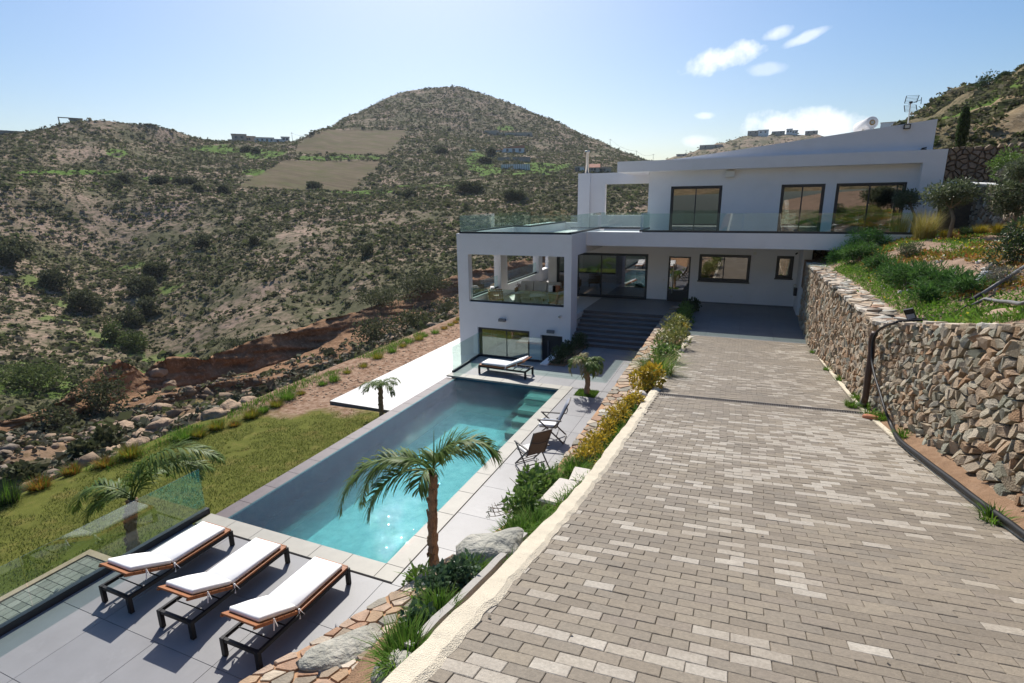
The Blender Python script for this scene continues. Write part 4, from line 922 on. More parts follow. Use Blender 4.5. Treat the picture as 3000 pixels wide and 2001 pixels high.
cop(-5.48 + .0015, -5.10, 6.60, PY0 + .01); cop(-5.48 + .0015, -5.10, PY1 - .01, 17.46)
for k in range(11):
    a = PY0 + .01 + k * (10.08 / 11); cop(PX1 - .01, -5.10, a + .0015, a + 10.08 / 11 - .0015)
wv = np.array([(PX0 - .06, PY0, -.066), (PX1, PY0, -.066), (PX1, PY1, -.066), (PX0 - .06, PY1, -.066)])
np_mesh('water', wv, [(0, 1, 2, 3)], MT['water'], pool)
MB().box(-9.92, -9.5, PY1 + .36, PY1 + .38, -2.2, -.04).build('end_face', MT['coping'], pool)
# ------------------------------------------------------------------ bank between deck and drive: flagstone wall, bed
BL_Y = [-3, 1.0, 2.2, 3.45, 4.48, 5.18, 5.7, 6.9, 7.4, 8.2, 30]
BL_X = [-7.2, -6.2, -5.6, -5.0, -4.52, -4.31, -4.11, -3.61, -3.36, -3.11, -3.11]
BL_Z = [1.1, 1.05, 1.0, 1.0, 1.0, 1.0, 1.0, 1.02, 1.08, 1.2, 1.21]
def bl_x(y): return np.interp(y, BL_Y, BL_X)
def bl_z(y): return np.interp(y, BL_Y, BL_Z)
def flag_w(y):
    y = np.asarray(y, float); k = smooth(7.0, 8.6, y); return (kerb_x(y) - 0.2 - 1.1 - bl_x(y)) * (1 - k) + 0.75 * k
def bank(x, y):
    """height of the bank: nearly flat stone top, then the bed climbing to the kerb"""
    x = np.asarray(x, float); y = np.asarray(y, float)
    xl, zl, w = bl_x(y), bl_z(y), flag_w(y); xk = kerb_x(y) - 0.2; zk = drive(xk, y) - np.interp(y, [4.5, 8], [0.12, 0.05])
    zm = zl + np.interp(y, [1, 5, 8, 30], [0.35, 0.22, 0.06, 0.03]); xm = xl + w
    a = np.clip((x - xl) / w, 0, 1); c = np.clip((x - xm) / np.maximum(xk - xm, 0.05), 0, 1)
    s1 = np.interp(c, [0, 0.40, 1], [0, 0.86, 1]); s2 = np.minimum(1, 1.3 * c); k = smooth(7, 9, y)
    return np.where(x < xm, zl + (zm - zl) * a, zm + (zk - zm) * (s1 * (1 - k) + s2 * k))
ys = np.linspace(-3, 27.7, 300); nx = 40; tt = np.linspace(0, 1, nx)
X = bl_x(ys)[:, None] + 0.02 + (kerb_x(ys) - 0.1 - bl_x(ys) - .02)[:, None] * tt; Y = np.repeat(ys[:, None], nx, 1)
X = np.where(Y > 21.6, np.minimum(X, -1.66), X)
Z = bank(X, Y); bed_ = (X > bl_x(Y) + flag_w(Y)); Z = Z + bed_ * 0.10 * (fbm(X * 3, Y * 3, 3, 15) - 0.5) - 0.03
Z = np.where((Y > 21.3) & bed_, np.minimum(Z, 1.22), Z)
i, j = np.meshgrid(np.arange(299), np.arange(nx - 1), indexing='ij'); b = (i * nx + j).ravel()
mi = bed_[:-1, :-1].ravel().astype(int)
fw = thing('flagstone_wall', 'long retaining wall topped with orange and grey flagstones beside the pool deck', 'retaining wall', (-3, 10, 0))
np_mesh('top_bed', np.stack([X, Y, Z], -1).reshape(-1, 3), np.stack([b, b + 1, b + nx + 1, b + nx], -1), [MT['mortar'], MT['soil']], fw, smooth=True, mi=mi)
mb = MB(); vs = []
for y in ys: vs += [(float(bl_x(y)) + .02, y, float(bl_z(y)) - .03), (float(bl_x(y)) - 0.08, y, -0.4)]
mb.add(vs, [(2 * k, 2 * k + 1, 2 * k + 3, 2 * k + 2) for k in range(len(ys) - 1)]); mb.build('face_fill', MT['mortar'], fw)
MB().box(-3.1, -1.66, 27.5, 27.72, 0.9, 1.19).build('end_cap', MT['mortar'], fw)
# flagstones on top: v runs along the wall, u across it
polys = []
for (v0, v1, w, du, dv, gp) in ((2.2, 3.4, 1.0, .25, .22, .012), (3.4, 4.6, 1.0, .22, .20, .012), (4.6, 5.8, 1.0, .20, .20, .012), (5.8, 7.2, 1.0, .22, .22, .012), (7.2, 9.0, 1.0, .26, .24, .013), (9.0, 14.0, 1.0, .28, .24, .014), (14.0, 27.6, 1.0, .34, .24, .014)):
    W_ = float(flag_w((v0 + v1) / 2)); polys += [p / np.array((W_, 1)) for p in voronoi(0, W_, v0, v1, du, dv, 0.42, gp)]
def f_top(u, v, h):
    x = float(bl_x(v)) + u * float(flag_w(v)); return (x, v, float(bank(x, v)) + h - 0.012)
def flatstone(polys, fn, parent, mats, limit, name='flagstone', stuff='flagstone_field', thick=0.016, rough=0.004):
    polys = sorted(polys, key=lambda p: np.linalg.norm(np.array(fn(*p.mean(0), 0)) - np.array((0, 0, CAMZ)))); rest = MB()
    for i, p in enumerate(polys):
        c = p.mean(0); n = len(p); jit = rng.uniform(.86, 1.0, (n, 1)); q = c + (p - c) * jit; t = c + (p - c) * jit * rng.uniform(.92, .98)
        hb = rng.uniform(0.3, 1.3) * thick
        V = [fn(a[0], a[1], -0.04) for a in q] + [fn(a[0], a[1], hb * .75) for a in q] + [fn(a[0], a[1], hb + rng.normal(scale=rough)) for a in t]
        F = []
        for k in range(n):
            l = (k + 1) % n; F += [(k, l, n + l, n + k), (n + k, n + l, 2 * n + l, 2 * n + k)]
        F.append(tuple(range(2 * n, 3 * n))); mk = int(rng.integers(0, len(mats)))
        if i < limit: MB().add(V, F).build(name, mats[mk], parent)
        else: rest.add(V, F, mk)
    if rest.v: tag(rest.build(stuff, mats, parent), kind='stuff')
flatstone(polys, f_top, fw, [MT['flag']] * 5 + [MT['flag_pale']], 300)

# ------------------------------------------------------------------ stone wall along the right of the drive
def wall_thing(name, label, loc): return thing(name, label, 'stone wall', loc)
rw = wall_thing('stone_wall', 'reddish rubble wall with slate coping between driveway forecourt and juniper bed', (2.7, 18, 2))
yA, yB = 11.7, 25.6
foot = lambda y: float(drive(edge_x(y), y)) - 0.05
def f_far(u, v, h):          # u along the wall (from the near end), v height share
    y = yA + u; z0 = foot(y); z1 = float(wall_top(y)) - 0.04; return (2.42 + 0.05 * (v / 2.0) - h, y, z0 + (z1 - z0) * v / 2.0)
core = MB(); n_ = 30
vs = []
for k in range(n_ + 1):
    y = yA + (yB - yA) * k / n_; z0, z1 = foot(y), float(wall_top(y)) - .05
    vs += [(2.45, y, z0), (2.49, y, z1), (3.02, y, z1), (3.02, y, z0)]
core.add(vs, [(4 * k + a, 4 * k + 4 + a, 4 * k + 4 + (a + 1) % 4, 4 * k + (a + 1) % 4) for k in range(n_) for a in range(3)])
core.add(vs[:4], [(0, 1, 2, 3)]); core.add(vs[-4:], [(3, 2, 1, 0)]); core.build('core', MT['wall_dark'], rw)
pl = voronoi(0, 5.5, 0, 2.0, 0.17, 0.145, 0.65, 0.005) + [p + np.array((5.5, 0)) for p in voronoi(0, yB - yA - 5.5, 0, 2.0, 0.21, 0.15, 0.65, 0.005)]
stones(pl, f_far, rw, [MT['rubble_red'], MT['rubble_red'], MT['rubble']], base=-0.05, bulge=0.045, tilt=0.17, chip=0.12)
def f_cap(u, v, h):
    y = yA + u; return (2.36 + v, y, float(wall_top(y)) + h - 0.02)
flatstone(voronoi(0, yB - yA, 0, 0.72, 0.15, 0.34, 0.45, 0.008), f_cap, rw, [MT['flag_pale'], MT['flag_pale'], MT['flag']], 140, name='coping_stone', stuff='coping_fill', thick=0.025, rough=0.012)
nw = wall_thing('stone_wall', 'big rough fieldstone wall right of the driveway behind the black hose', (3, 8, 3))
NBX = lambda y: float(np.interp(y, [-4, 4, 7, 9, 11, 11.75], [2.85, 2.72, 2.58, 2.52, 2.46, 2.44])); NTX = lambda y: float(np.interp(y, [-4, 5, 7.2, 8.55, 10.97, 11.75], [3.1, 2.9, 2.76, 2.62, 2.47, 2.46]))
soil_h = lambda y: float(np.interp(y, [-4, 4, 9.3, 10.3, 12], [0.20, 0.19, 0.15, 0.03, 0.0]))
yN0, yN1 = 2.0, 11.72
def f_near(u, v, h):
    y = yN1 - u; x0, x1 = NBX(y), NTX(y); z0 = float(drive(2.4, y)) + soil_h(y) - 0.12; z1 = float(wall_top(y)) - 0.03; t = v / 2.0
    return (x0 + (x1 - x0) * t - h, y, z0 + (z1 - z0) * t)
core = MB(); vs = []; n_ = 30
for k in range(n_ + 1):
    u = (yN1 - yN0) * k / n_; a = f_near(u, 0, -.06); c = f_near(u, 2.0, -.06); vs += [a, c, (c[0] + .7, c[1], c[2]), (a[0] + .7, a[1], a[2])]
core.add(vs, [(4 * k + (a + 1) % 4, 4 * k + 4 + (a + 1) % 4, 4 * k + 4 + a, 4 * k + a) for k in range(n_) for a in range(3)]); core.add(vs[:4], [(3, 2, 1, 0)]); core.build('core', MT['wall_dark'], nw)
pl = voronoi(0, 3.0, 0, 2.0, 0.12, 0.13, 0.7, 0.003) + [p + np.array((3.0, 0)) for p in voronoi(0, yN1 - yN0 - 3.0, 0, 2.0, 0.14, 0.15, 0.75, 0.003)]
stones(pl, f_near, nw, [MT['rubble'], MT['rubble'], MT['rubble_red']], base=-0.06, bulge=0.042, tilt=0.20, chip=0.10, key=lambda p: (0 if p[:, 0].mean() < 8.2 else 9) + p[:, 0].mean() * -0.01)
def f_ncap(u, v, h):
    p = f_near(u, 2.0, 0); return (p[0] - 0.04 + v, p[1], float(wall_top(p[1])) + h - .03)
flatstone(voronoi(0, yN1 - yN0, 0, 0.5, 0.3, 0.25, 0.4, 0.012), f_ncap, nw, [MT['flag_pale']], 60, name='coping_stone', stuff='coping_fill', thick=0.03, rough=0.01)
# gap strip and reddish soil at the foot of the wall
sy = np.linspace(-3, 11.2, 90)
so = strip_mesh('soil_strip', sy, lambda y: edge_x(y) + 0.07, lambda y: np.array([NBX(q) + .12 for q in y]), lambda x, y: drive(x, y) + 0.01, lambda x, y: drive(2.4, y) + np.array([soil_h(q) for q in y]) + .02, MT['soil'], 8)
tag(so, kind='structure')
eb = MB(); vs = []; ys2 = np.linspace(-3, 21.5, 130)
for y in ys2:
    e = float(edge_x(y)); w = float(vnoise(y * 3, 4, 9)) * .05; z = float(drive(e, y)); vs += [(e + .0, y, z - .05), (e + .005, y, z + .012), (e + .06 + w, y, z + .016), (e + .09 + w, y, z - .05)]
eb.add(vs, [(4 * k + a, 4 * k + a + 1, 4 * k + a + 5, 4 * k + a + 4) for k in range(129) for a in range(3)])
tag(eb.build('mortar_edge', MT['kerb']), 'thin yellowish mortar edging along the right side of the brick driveway', 'edging')

# ------------------------------------------------------------------ garden slope above the wall
def garden(x, y):
    x = np.asarray(x, float); d = x - 3.0; w = wall_top(y)
    return w - 0.02 + np.where(d < 2.5, 0.38 * np.clip(d, 0, 9), 0.95 + 0.14 * (d - 2.5)) * np.interp(y, [4, 11, 14, 30], [.5, .8, 1, 1])
gx = np.linspace(2.9, 15, 90); gy = np.linspace(2, 28.44, 180); GX, GY = np.meshgrid(gx, gy)
NTv = np.interp(GY, [-4, 5, 8.35, 9.5, 11.2, 11.75, 12, 13, 30], [3.1, 2.9, 2.76, 2.66, 2.56, 2.46, 2.46, 2.6, 2.6]) + .3
GX = np.where(GX < NTv, NTv, GX)
GZ = garden(GX, GY) + 0.16 * (fbm(GX * 1.2, GY * 1.2, 4, 17) - .5) * smooth(3.0, 3.6, GX)
GZ = np.where((GX > 8.75), np.maximum(GZ, 6.45), GZ)
b = (np.arange(179)[:, None] * 90 + np.arange(89)[None]).ravel()
MT['garden'] = mat('garden_earth', (0.33, 0.23, 0.165), 0.95, 0.25, 5, 0.9, 40, 0.1, stain=((0.17, 0.13, 0.08), 0.7, 0.5, 0.66, 1.2), dist=0.04)
gd = np_mesh('garden_slope', np.stack([GX, GY, GZ], -1).reshape(-1, 3), np.stack([b, b + 1, b + 91, b + 90], -1), MT['garden'], smooth=True); tag(gd, kind='structure')
# ground behind the court and under the house's right end
tag(MB().box(2.47, 9, 25.62, 28.44, 2.5, 3.68).build('earth_bank', MT['garden']), kind='structure')

# upper walls
uw = wall_thing('stone_wall', 'sunlit pale rubble wall behind the olive trees', (8.6, 25, 5))
def f_lit(u, v, h): return (8.62 + 0.05 * v - h, 29.2 - u, 4.3 + v)
MB().box(8.66, 9.2, 17, 29.2, 4.0, 6.68).build('core', MT['wall_dark'], uw)
stones(voronoi(0, 12.2, 0, 2.4, 0.27, 0.21, 0.45, 0.012), f_lit, uw, [MT['rubble_red'], MT['flag_pale'], MT['rubble_red']], base=-.05, bulge=.07, tilt=.2, chip=.2)
def f_litcap(u, v, h): return (8.58 + v, 29.2 - u, 6.68 + h)
flatstone(voronoi(0, 12.2, 0, .6, .4, .3, .4, .012), f_litcap, uw, [MT['flag_pale']], 60, name='coping_stone', stuff='coping_fill')
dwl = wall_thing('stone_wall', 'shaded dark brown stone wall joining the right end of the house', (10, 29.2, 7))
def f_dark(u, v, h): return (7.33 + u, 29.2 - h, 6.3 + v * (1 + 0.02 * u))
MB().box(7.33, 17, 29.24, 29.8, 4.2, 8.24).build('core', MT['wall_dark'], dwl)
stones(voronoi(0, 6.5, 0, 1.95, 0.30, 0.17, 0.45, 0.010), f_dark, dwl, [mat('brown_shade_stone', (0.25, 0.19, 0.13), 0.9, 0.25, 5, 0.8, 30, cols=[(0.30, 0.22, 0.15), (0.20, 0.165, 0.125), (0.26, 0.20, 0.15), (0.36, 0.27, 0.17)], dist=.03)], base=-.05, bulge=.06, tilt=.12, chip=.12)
lw = wall_thing('stone_wall', 'dark stone wall under the right end of the balcony', (3.5, 28.3, 3))
def f_low(u, v, h): return (2.8 + u, 28.2 - h, 3.3 + v)
MB().box(2.8, 6.4, 28.24, 28.6, 2.4, 4.24).build('core', MT['wall_dark'], lw)
stones(voronoi(0, 3.4, 0, 0.95, .26, .15, .45, .012), f_low, lw, [MT['rubble_red']], base=-.05, bulge=.05, tilt=.15)
# ------------------------------------------------------------------ the villa
WH, ME = MT['white'], MT['metal']
vl = thing('villa', 'white modern two storey villa with flat wedge roof and veranda block', 'house', (-2, 28, 1.2))
Y1, Y2, Y3, YR = 23.03, 25.44, 28.9, 28.45
# veranda block
MB().solid((-12.52, -6.89), (Y1, Y1 + .4), (-2.6, 4.886), [(-11.95, -7.22, Y1 - 1, Y1 + 1, 1.68, 3.935), (-11.55, -8.87, Y1 - 1, Y1 + 1, -1.75, .463), (-8.32, -7.27, Y1 - 1, Y1 + 1, -1.75, .34)]).build('front_wall', WH, vl)
MB().box(-7.29, -6.89, Y1 + .4, 24.0, -1.0, 3.935).build('pillar', WH, vl)
MB().box(-7.29, -6.89, Y1 + .4, 28.9, 3.935, 4.886).build('side_beam', WH, vl)
MB().solid((-12.52, -12.12), (Y1 + .4, 36.6), (-2.6, 4.886), [(-13, -12, Y1 + .4, 27.18, 1.72, 3.935), (-13, -12, 28.1, 33.2, 1.78, 3.935), (-13, -12, 33.9, 35.6, 1.9, 3.935)]).build('side_wall', WH, vl)
MB().box(-12.1, -6.9, Y1 + .4, 28.88, .95, 1.19).box(-12.1, -10.0, 28.88, 36, .95, 1.19).build('veranda_floor', MT['tile_pale'], vl)
MB().box(-12.1, -7.3, Y1 + .41, 28.88, 4.2, 4.42).box(-12.1, -10.0, 28.9, 36, 4.2, 4.42).build('roof_terrace_floor', MT['tile_pale'], vl)
MB().box(-12.52, -9.9, 36.0, 36.4, -2, 4.886).build('back_wall', WH, vl)
MB().box(-12.12, -11.2, 29.35, 29.65, 4.42, 4.886).box(-11.5, -11.2, 29.65, 36.0, 4.42, 4.884).build('terrace_parapet', WH, vl)
# ground floor wall
MB().solid((-9.98, 2.75), (Y3, Y3 + .3), (1.2, 4.25), [(-9.5, -4.53, 0, 50, 1.1, 3.58), (-3.5, -2.42, 0, 50, 1.1, 3.50), (-2.02, .34, 0, 50, 2.34, 3.65), (1.47, 2.2, 0, 50, 2.60, 3.65)]).build('ground_wall', WH, vl)
MB().box(-9.98, -9.68, Y3 + .3, 36, 1.2, 4.2).build('return_wall', WH, vl)
MB().box(2.40, 2.76, 27.13, Y3 - .002, 1.19, 4.25).build('corner_pier', WH, vl)
sk = MB()
for a, b in ((-4.53, -3.5), (-2.42, 2.4)): sk.box(a, b, Y3 - .012, Y3, 1.2, 1.27)
sk.build('skirting', MT['tile_dark'], vl)
# balcony slab
MB().box(-6.888, 6.45, Y2, Y2 + .22, 4.25, 4.886).box(-6.888, 6.45, Y2 + .22, Y3 + .3, 4.25, 4.60).box(-6.888, -4.4, Y2 + .22, 28.0, 4.60, 4.80).build('balcony_slab', WH, vl)
MB().box(-4.3, 6.45, Y2 + .23, Y3, 4.6, 4.63).build('balcony_floor', MT['tile'], vl)
# upper floor
MB().solid((-4.68, 7.28), (Y3, Y3 + .3), (4.62, 7.65), [(-3.59, -1.21, 0, 50, 4.64, 6.92), (1.34, 3.12, 0, 50, 4.64, 6.90), (3.55, 6.18, 0, 50, 4.64, 6.90)]).build('upper_wall', WH, vl)
MB().box(-4.68, -4.38, Y3 + .3, 35.4, 4.2, 7.65).build('upper_side_wall', WH, vl)
MB().box(6.52, 7.3, YR, Y3 - .002, 3.6, 7.65).build('end_frame', WH, vl)
MB().box(7.0, 7.3, Y3 + .3, 35.4, 3.6, 7.65).build('end_wall', WH, vl)
MB().box(-6.2, 7.3, YR, 35.6, 7.65, 8.155).build('roof_slab', WH, vl)
wd = MB(); xs = np.linspace(-3.97, 6.87, 14); zt = 8.155 + (9.37 - 8.155) * ((xs + 3.97) / 10.84) ** 1.04
vs = []
for x, z in zip(xs, zt): vs += [(x, YR + .45, 8.155), (x, YR + .45, max(z, 8.16)), (x, 35.4, max(z, 8.16)), (x, 35.4, 8.155)]
wd.add(vs, [(4 * k + a, 4 * k + 4 + a, 4 * k + 4 + (a + 1) % 4, 4 * k + (a + 1) % 4) for k in range(13) for a in range(3)]); wd.add(vs[-4:], [(0, 3, 2, 1)][::1]); wd.build('roof_wedge', WH, vl)
# screen wall with the open frame and chimney breast
MB().solid((-9.47, -4.4), (33.0, 33.35), (4.2, 7.845), [(-7.87, -5.28, 0, 50, 5.43, 7.205)]).build('screen_wall', WH, vl)
MB().box(-9.47, -8.76, 32.78, 32.998, 4.2, 7.85).build('chimney_breast', WH, vl)
fl = MB().lathe([(.125, 0), (.125, 1.15), (.15, 1.16), (.15, 1.3), (.135, 1.31)], (-9.05, 33.2, 7.845), 14).build('flue', MT['steel'], vl, True)
# rooms behind the glass
MB().box(-9.6, 2.7, 34.6, 34.8, 1.2, 4.2).box(-4.3, 6.9, 34.6, 34.8, 4.63, 7.6).box(-4.2, -4.05, 29.2, 34.6, 1.2, 4.2).box(1.0, 1.1, 29.2, 34.6, 1.2, 4.2).box(.4, .5, 29.2, 34.6, 4.63, 7.6).box(3.3, 3.4, 29.2, 34.6, 4.63, 7.6).build('inner_walls', MT['interior'], vl)
MB().box(-9.6, 2.7, 29.2, 34.6, 1.12, 1.2).box(-4.3, 6.9, 29.2, 34.6, 4.603, 4.63).build('inner_floors', MT['floor_wood'], vl)
MB().box(-9.6, 2.7, 29.2, 34.6, 4.2, 4.248).box(-4.36, 6.98, 29.2, 34.6, 7.6, 7.648).build('inner_ceilings', MT['interior'], vl)
MB().box(2.7, 2.75, 29.2, 34.6, 1.2, 4.2).build('inner_end', MT['interior'], vl)
MB().box(-12.1, -7.0, 26.4, 26.5, -1.75, .9).box(-12.1, -7.0, 23.43, 26.4, -1.9, -1.76).box(-12.1, -7.0, 23.43, 26.4, .85, .94).box(-7.0, -6.9, 23.43, 26.4, -1.75, .9).build('basement_room', MT['interior'], vl)
fu = MB().box(-7.9, -6.4, 31.0, 31.9, 1.9, 1.96).box(-7.8, -7.7, 31.1, 31.2, 1.2, 1.9).box(-6.6, -6.5, 31.1, 31.2, 1.2, 1.9).box(-9.3, -8.4, 32.6, 34.4, 1.2, 2.1).box(-6.0, -5.2, 33.8, 34.5, 1.2, 2.0)
fu.build('room_furniture', MT['furniture'], vl)

def window(name, x0, x1, z0, z1, y, mull=(), fw=.085, sill=False, slide=True, dy=.05):
    """frame set in the opening, leaves with their panes and the dark outer case"""
    m = MB().solid((x0, x1), (y, y + .10), (z0, z1), [(x0 + fw, x1 - fw, 0, 99, z0 + fw * .8, z1 - fw)])
    if sill: m.box(x0 - .03, x1 + .03, y - .10, y - .003, z0 - .05, z0 - .002)
    w = m.build(name, ME, vl)
    xs = [x0 + fw] + list(mull) + [x1 - fw]
    for k, (a, b) in enumerate(zip(xs, xs[1:])):
        yo = y + (.012 if k % 2 else .055); c = .05
        MB().solid((a - (.03 if k else -.001), b + (.03 if k < len(xs) - 2 else -.001)), (yo, yo + .035), (z0 + fw * .8 + .001, z1 - fw - .001), [(a + c - (.03 if k else 0), b - c + (.03 if k < len(xs) - 2 else 0), 0, 99, z0 + fw * .8 + c + .02, z1 - fw - c)]).build('sash', ME, w)
        MB().box(a + c - (.035 if k else 0), b - c + (.035 if k < len(xs) - 2 else 0), yo + .012, yo + .022, z0 + fw * .8 + c + .015, z1 - fw - c + .005).build('pane', MT['pane'], w)
    return w
window('sliding_door', -9.5, -4.53, 1.2, 3.58, Y3 + .03, (-8.25, -7.0))
window('sliding_door', -3.59, -1.21, 4.64, 6.92, Y3 + .03, (-2.40,))
window('sliding_door', 1.34, 3.12, 4.64, 6.90, Y3 + .03, (2.23,))
window('sliding_door', 3.55, 6.18, 4.64, 6.90, Y3 + .03, (4.85, 5.85))
window('window', -2.02, .34, 2.34, 3.65, Y3 - .02, (-.85,), sill=True)
window('window', 1.47, 2.20, 2.60, 3.65, Y3 - .02, (), sill=True)
window('sliding_door', -11.55, -8.87, -1.75, .463, Y1 + .14, (-10.09,))
d = MB().solid((-3.5, -2.42), (Y3 + .1, Y3 + .17), (1.2, 3.5), [(-3.42, -2.50, 0, 99, 1.75, 3.42)]).build('front_door', ME, vl)
MB().box(-3.42, -2.5, Y3 + .125, Y3 + .14, 1.74, 3.43).build('pane', MT['pane'], d)
MB().tube([(-3.25, Y3 + .03, 1.6), (-3.25, Y3 + .03, 3.1)], .02, 8).box(-3.26, -3.24, Y3 + .03, Y3 + .1, 1.7, 1.72).box(-3.26, -3.24, Y3 + .03, Y3 + .1, 2.98, 3.0).build('handle', MT['steel'], d)
d = MB().box(-8.32, -7.27, Y1 + .2, Y1 + .26, -1.75, .34).build('basement_door', MT['metal'], vl)
MB().tube([(-8.0, Y1 + .14, -1.3), (-8.0, Y1 + .14, .05)], .02, 8).build('handle', MT['grey_box'], d)
for xa in (-11.4, -9.3):
    cu = MB(); vs = []
    for k in range(25):
        x = xa + k * .02; vs += [(x, Y1 + .36 + .04 * math.sin(k * 1.4), -1.7), (x, Y1 + .36 + .04 * math.sin(k * 1.4), .42)]
    cu.add(vs, [(2 * k, 2 * k + 2, 2 * k + 3, 2 * k + 1) for k in range(24)]); cu.build('curtain', MT['curtain'], vl)
for x, z, y in ((-3.68, 2.3, Y3), (-.39, 1.6, Y3)): MB().box(x - .045, x + .045, y - .012, y, z - .045, z + .045).build('socket_plate', MT['cream_box'], vl)
MB().box(.42, .56, Y3 - .05, Y3, 3.68, 3.81).build('junction_box', MT['cream_box'], vl)
for x, y in ((-5.9, 28.8), (-2.2, 28.7), (1.2, 28.7), (4.4, 28.7)): MB().lathe([(.05, 0), (.05, .004)], (x, y, 7.643), 10).build('downlight', MT['cream_box'], vl)
for x, y, l in ((2.2, 28.65, 'a'), ): pass
# ------------------------------------------------------------------ things fixed to the villa
for x, z, lab in ((-10.22, .91, 'grey box wall lamp above the basement sliding door'), (-7.82, .545, 'grey box wall lamp above the dark basement door')):
    t = thing('wall_lamp', lab, 'wall lamp', (x, Y1, z), 'grey lamps on the veranda block'); MB().bbox(x - .17, x + .17, Y1 - .13, Y1, z - .07, z + .07, .01).build('housing', MT['grey_box'], t); MB().box(x - .13, x + .13, Y1 - .11, Y1 - .02, z - .076, z - .0705).build('lens', MT['cream_box'], t)
def cam_(x, y, z, lab, side=-1):
    t = thing('security_camera', lab, 'security camera', (x, y, z)); MB().box(x - .06, x + .06, y - .03, y, z - .06, z + .06).build('mount', MT['cream_box'], t)
    MB().lathe([(.02, -.08), (.055, -.06), (.065, 0), (.055, .05)], (x, y - .09, z), 12).build('dome', MT['cream_box'], t, True); MB().lathe([(.03, -.02), (.03, .02)], (x, y - .155, z - .01), 10).build('lens', MT['black'], t)
cam_(-7.39, Y1, 1.285, 'small white security camera on the veranda block below its opening')
t = thing('security_camera', 'dark security camera in the corner above the small square window', 'security camera', (2.3, Y3, 3.78)); MB().box(2.26, 2.34, Y3 - .04, Y3, 3.76, 3.84).build('mount', MT['cream_box'], t); MB().tube([(2.3, Y3 - .04, 3.8), (2.24, Y3 - .16, 3.77)], .035, 10).build('barrel', MT['black'], t)
t = thing('outdoor_speaker', 'cream box fixed under the roof edge above the left upstairs window', 'speaker', (-.92, Y3, 7.43)); MB().bbox(-1.114, -.72, Y3 - .22, Y3 - .02, 7.30, 7.57, .02).build('housing', MT['cream_box'], t); MB().box(-.96, -.88, Y3 - .02, Y3, 7.36, 7.5).build('bracket', MT['grey_box'], t)
t = thing('floodlight', 'black square floodlight on the roof wedge below the antenna', 'floodlight', (5.837, YR + .4, 9.13)); MB().solid((5.72, 5.95), (YR + .33, YR + .42), (9.04, 9.22), [(5.745, 5.925, 0, YR + .36, 9.065, 9.195)]).build('housing', MT['black'], t); MB().box(5.745, 5.925, YR + .352, YR + .36, 9.065, 9.195).build('lens', MT['cream_box'], t)
t = thing('floodlight', 'small dark uplight on the roof edge at the right end', 'floodlight', (6.5, YR + .25, 8.155)); MB().box(6.42, 6.60, YR + .18, YR + .32, 8.156, 8.20).build('base', MT['black'], t); MB().beam((6.44, YR + .25, 8.22), (6.60, YR + .25, 8.25), .10, .05).build('head', MT['black'], t)
# solar water heater tank
t = thing('water_heater', 'white cylindrical solar water heater tank lying on the roof', 'water tank', (4.5, 30.2, 9.1))
c = at_y(2555.5, 358.7, 30.2); c2 = c + np.array((-.30, 1.25, -.10))
ax = Vector(c2 - c).normalized(); MB().tube([c, c + np.array(ax) * .03, c2, c2 + np.array(ax) * .05], [.22, .265, .265, .22], 24).build('tank', MT['far_white'], t, True)
MB().tube([c - np.array(ax) * .012, c - np.array(ax) * .002], [.12, .12], 16).build('end_cap', MT['rattan'], t); MB().tube([c - np.array(ax) * .03, c - np.array(ax) * .01], [.07, .07], 12).build('flange', MT['steel'], t)
for q in (.25, .8):
    e = c + (c2 - c) * q; b_ = (e[0] + .05, e[1], 8.6)
    MB().beam(e + np.array((-.2, 0, -.15)), (e[0] - .25, e[1], 8.5), .03, .03).beam(e + np.array((.2, 0, -.15)), (e[0] + .25, e[1], 8.6), .03, .03).build('stand', MT['steel'], t)
# television antenna
t = thing('tv_antenna', 'television aerial with grid reflectors on a mast above the wedge roof', 'antenna', (5.78, 29.4, 9.2))
b0 = at_y(2662, 352, 29.4); tp = at_y(2668, 300, 29.4); MB().tube([(b0[0], 29.4, 8.9), (tp[0], 29.4, tp[2] + .02)], .022, 8).build('mast', MT['cream_box'], t)
def grid_(p0, p1, p2, p3):
    q = [np.array(at_y(*p, 29.4)) for p in (p0, p1, p2, p3)]; m = MB()
    for k in range(6):
        a = q[0] + (q[3] - q[0]) * k / 5; b_ = q[1] + (q[2] - q[1]) * k / 5; m.tube([a, b_], .006, 5)
    m.tube([q[0] , q[3]], .016, 6).tube([q[1], q[2]], .016, 6); return m
grid_((2656, 281), (2693, 279), (2685, 300), (2650, 303)).build('reflector', MT['black'], t)
grid_((2649, 309), (2684, 307), (2687, 326), (2651, 328)).build('reflector', MT['black'], t)
MB().tube([at_y(2662, 306, 29.4), at_y(2700, 292, 29.2)], .012, 6).tube([at_y(2700, 285, 29.2), at_y(2698, 305, 29.2)], .014, 6).build('boom', MT['black'], t)
MB().bbox(tp[0] - .05, tp[0] + .06, 29.35, 29.45, tp[2] - .03, tp[2] + .04, .01).build('dipole_box', MT['black'], t)
# downpipe and meter boxes by the pier
t = thing('downpipe', 'brown rainwater pipe beside the white pier at the forecourt corner', 'downpipe', (2.60, 27.0, 1.2)); MB().tube([(2.58, 27.06, 1.22), (2.60, 27.06, 3.35), (2.66, 27.1, 3.6), (2.8, 27.3, 3.75)], .045, 10).build('pipe', MT['brown_pipe'], t, True)
t = thing('meter_box', 'small pale meter box with a dark hose reel on the pier', 'meter box', (2.3, 28.2, 2.2)); MB().bbox(2.28, 2.39, 28.3, 28.6, 2.1, 2.4, .01).build('case', MT['cream_box'], t); MB().box(2.26, 2.39, 27.8, 28.1, 1.95, 2.3).build('reel', MT['furniture'], t)

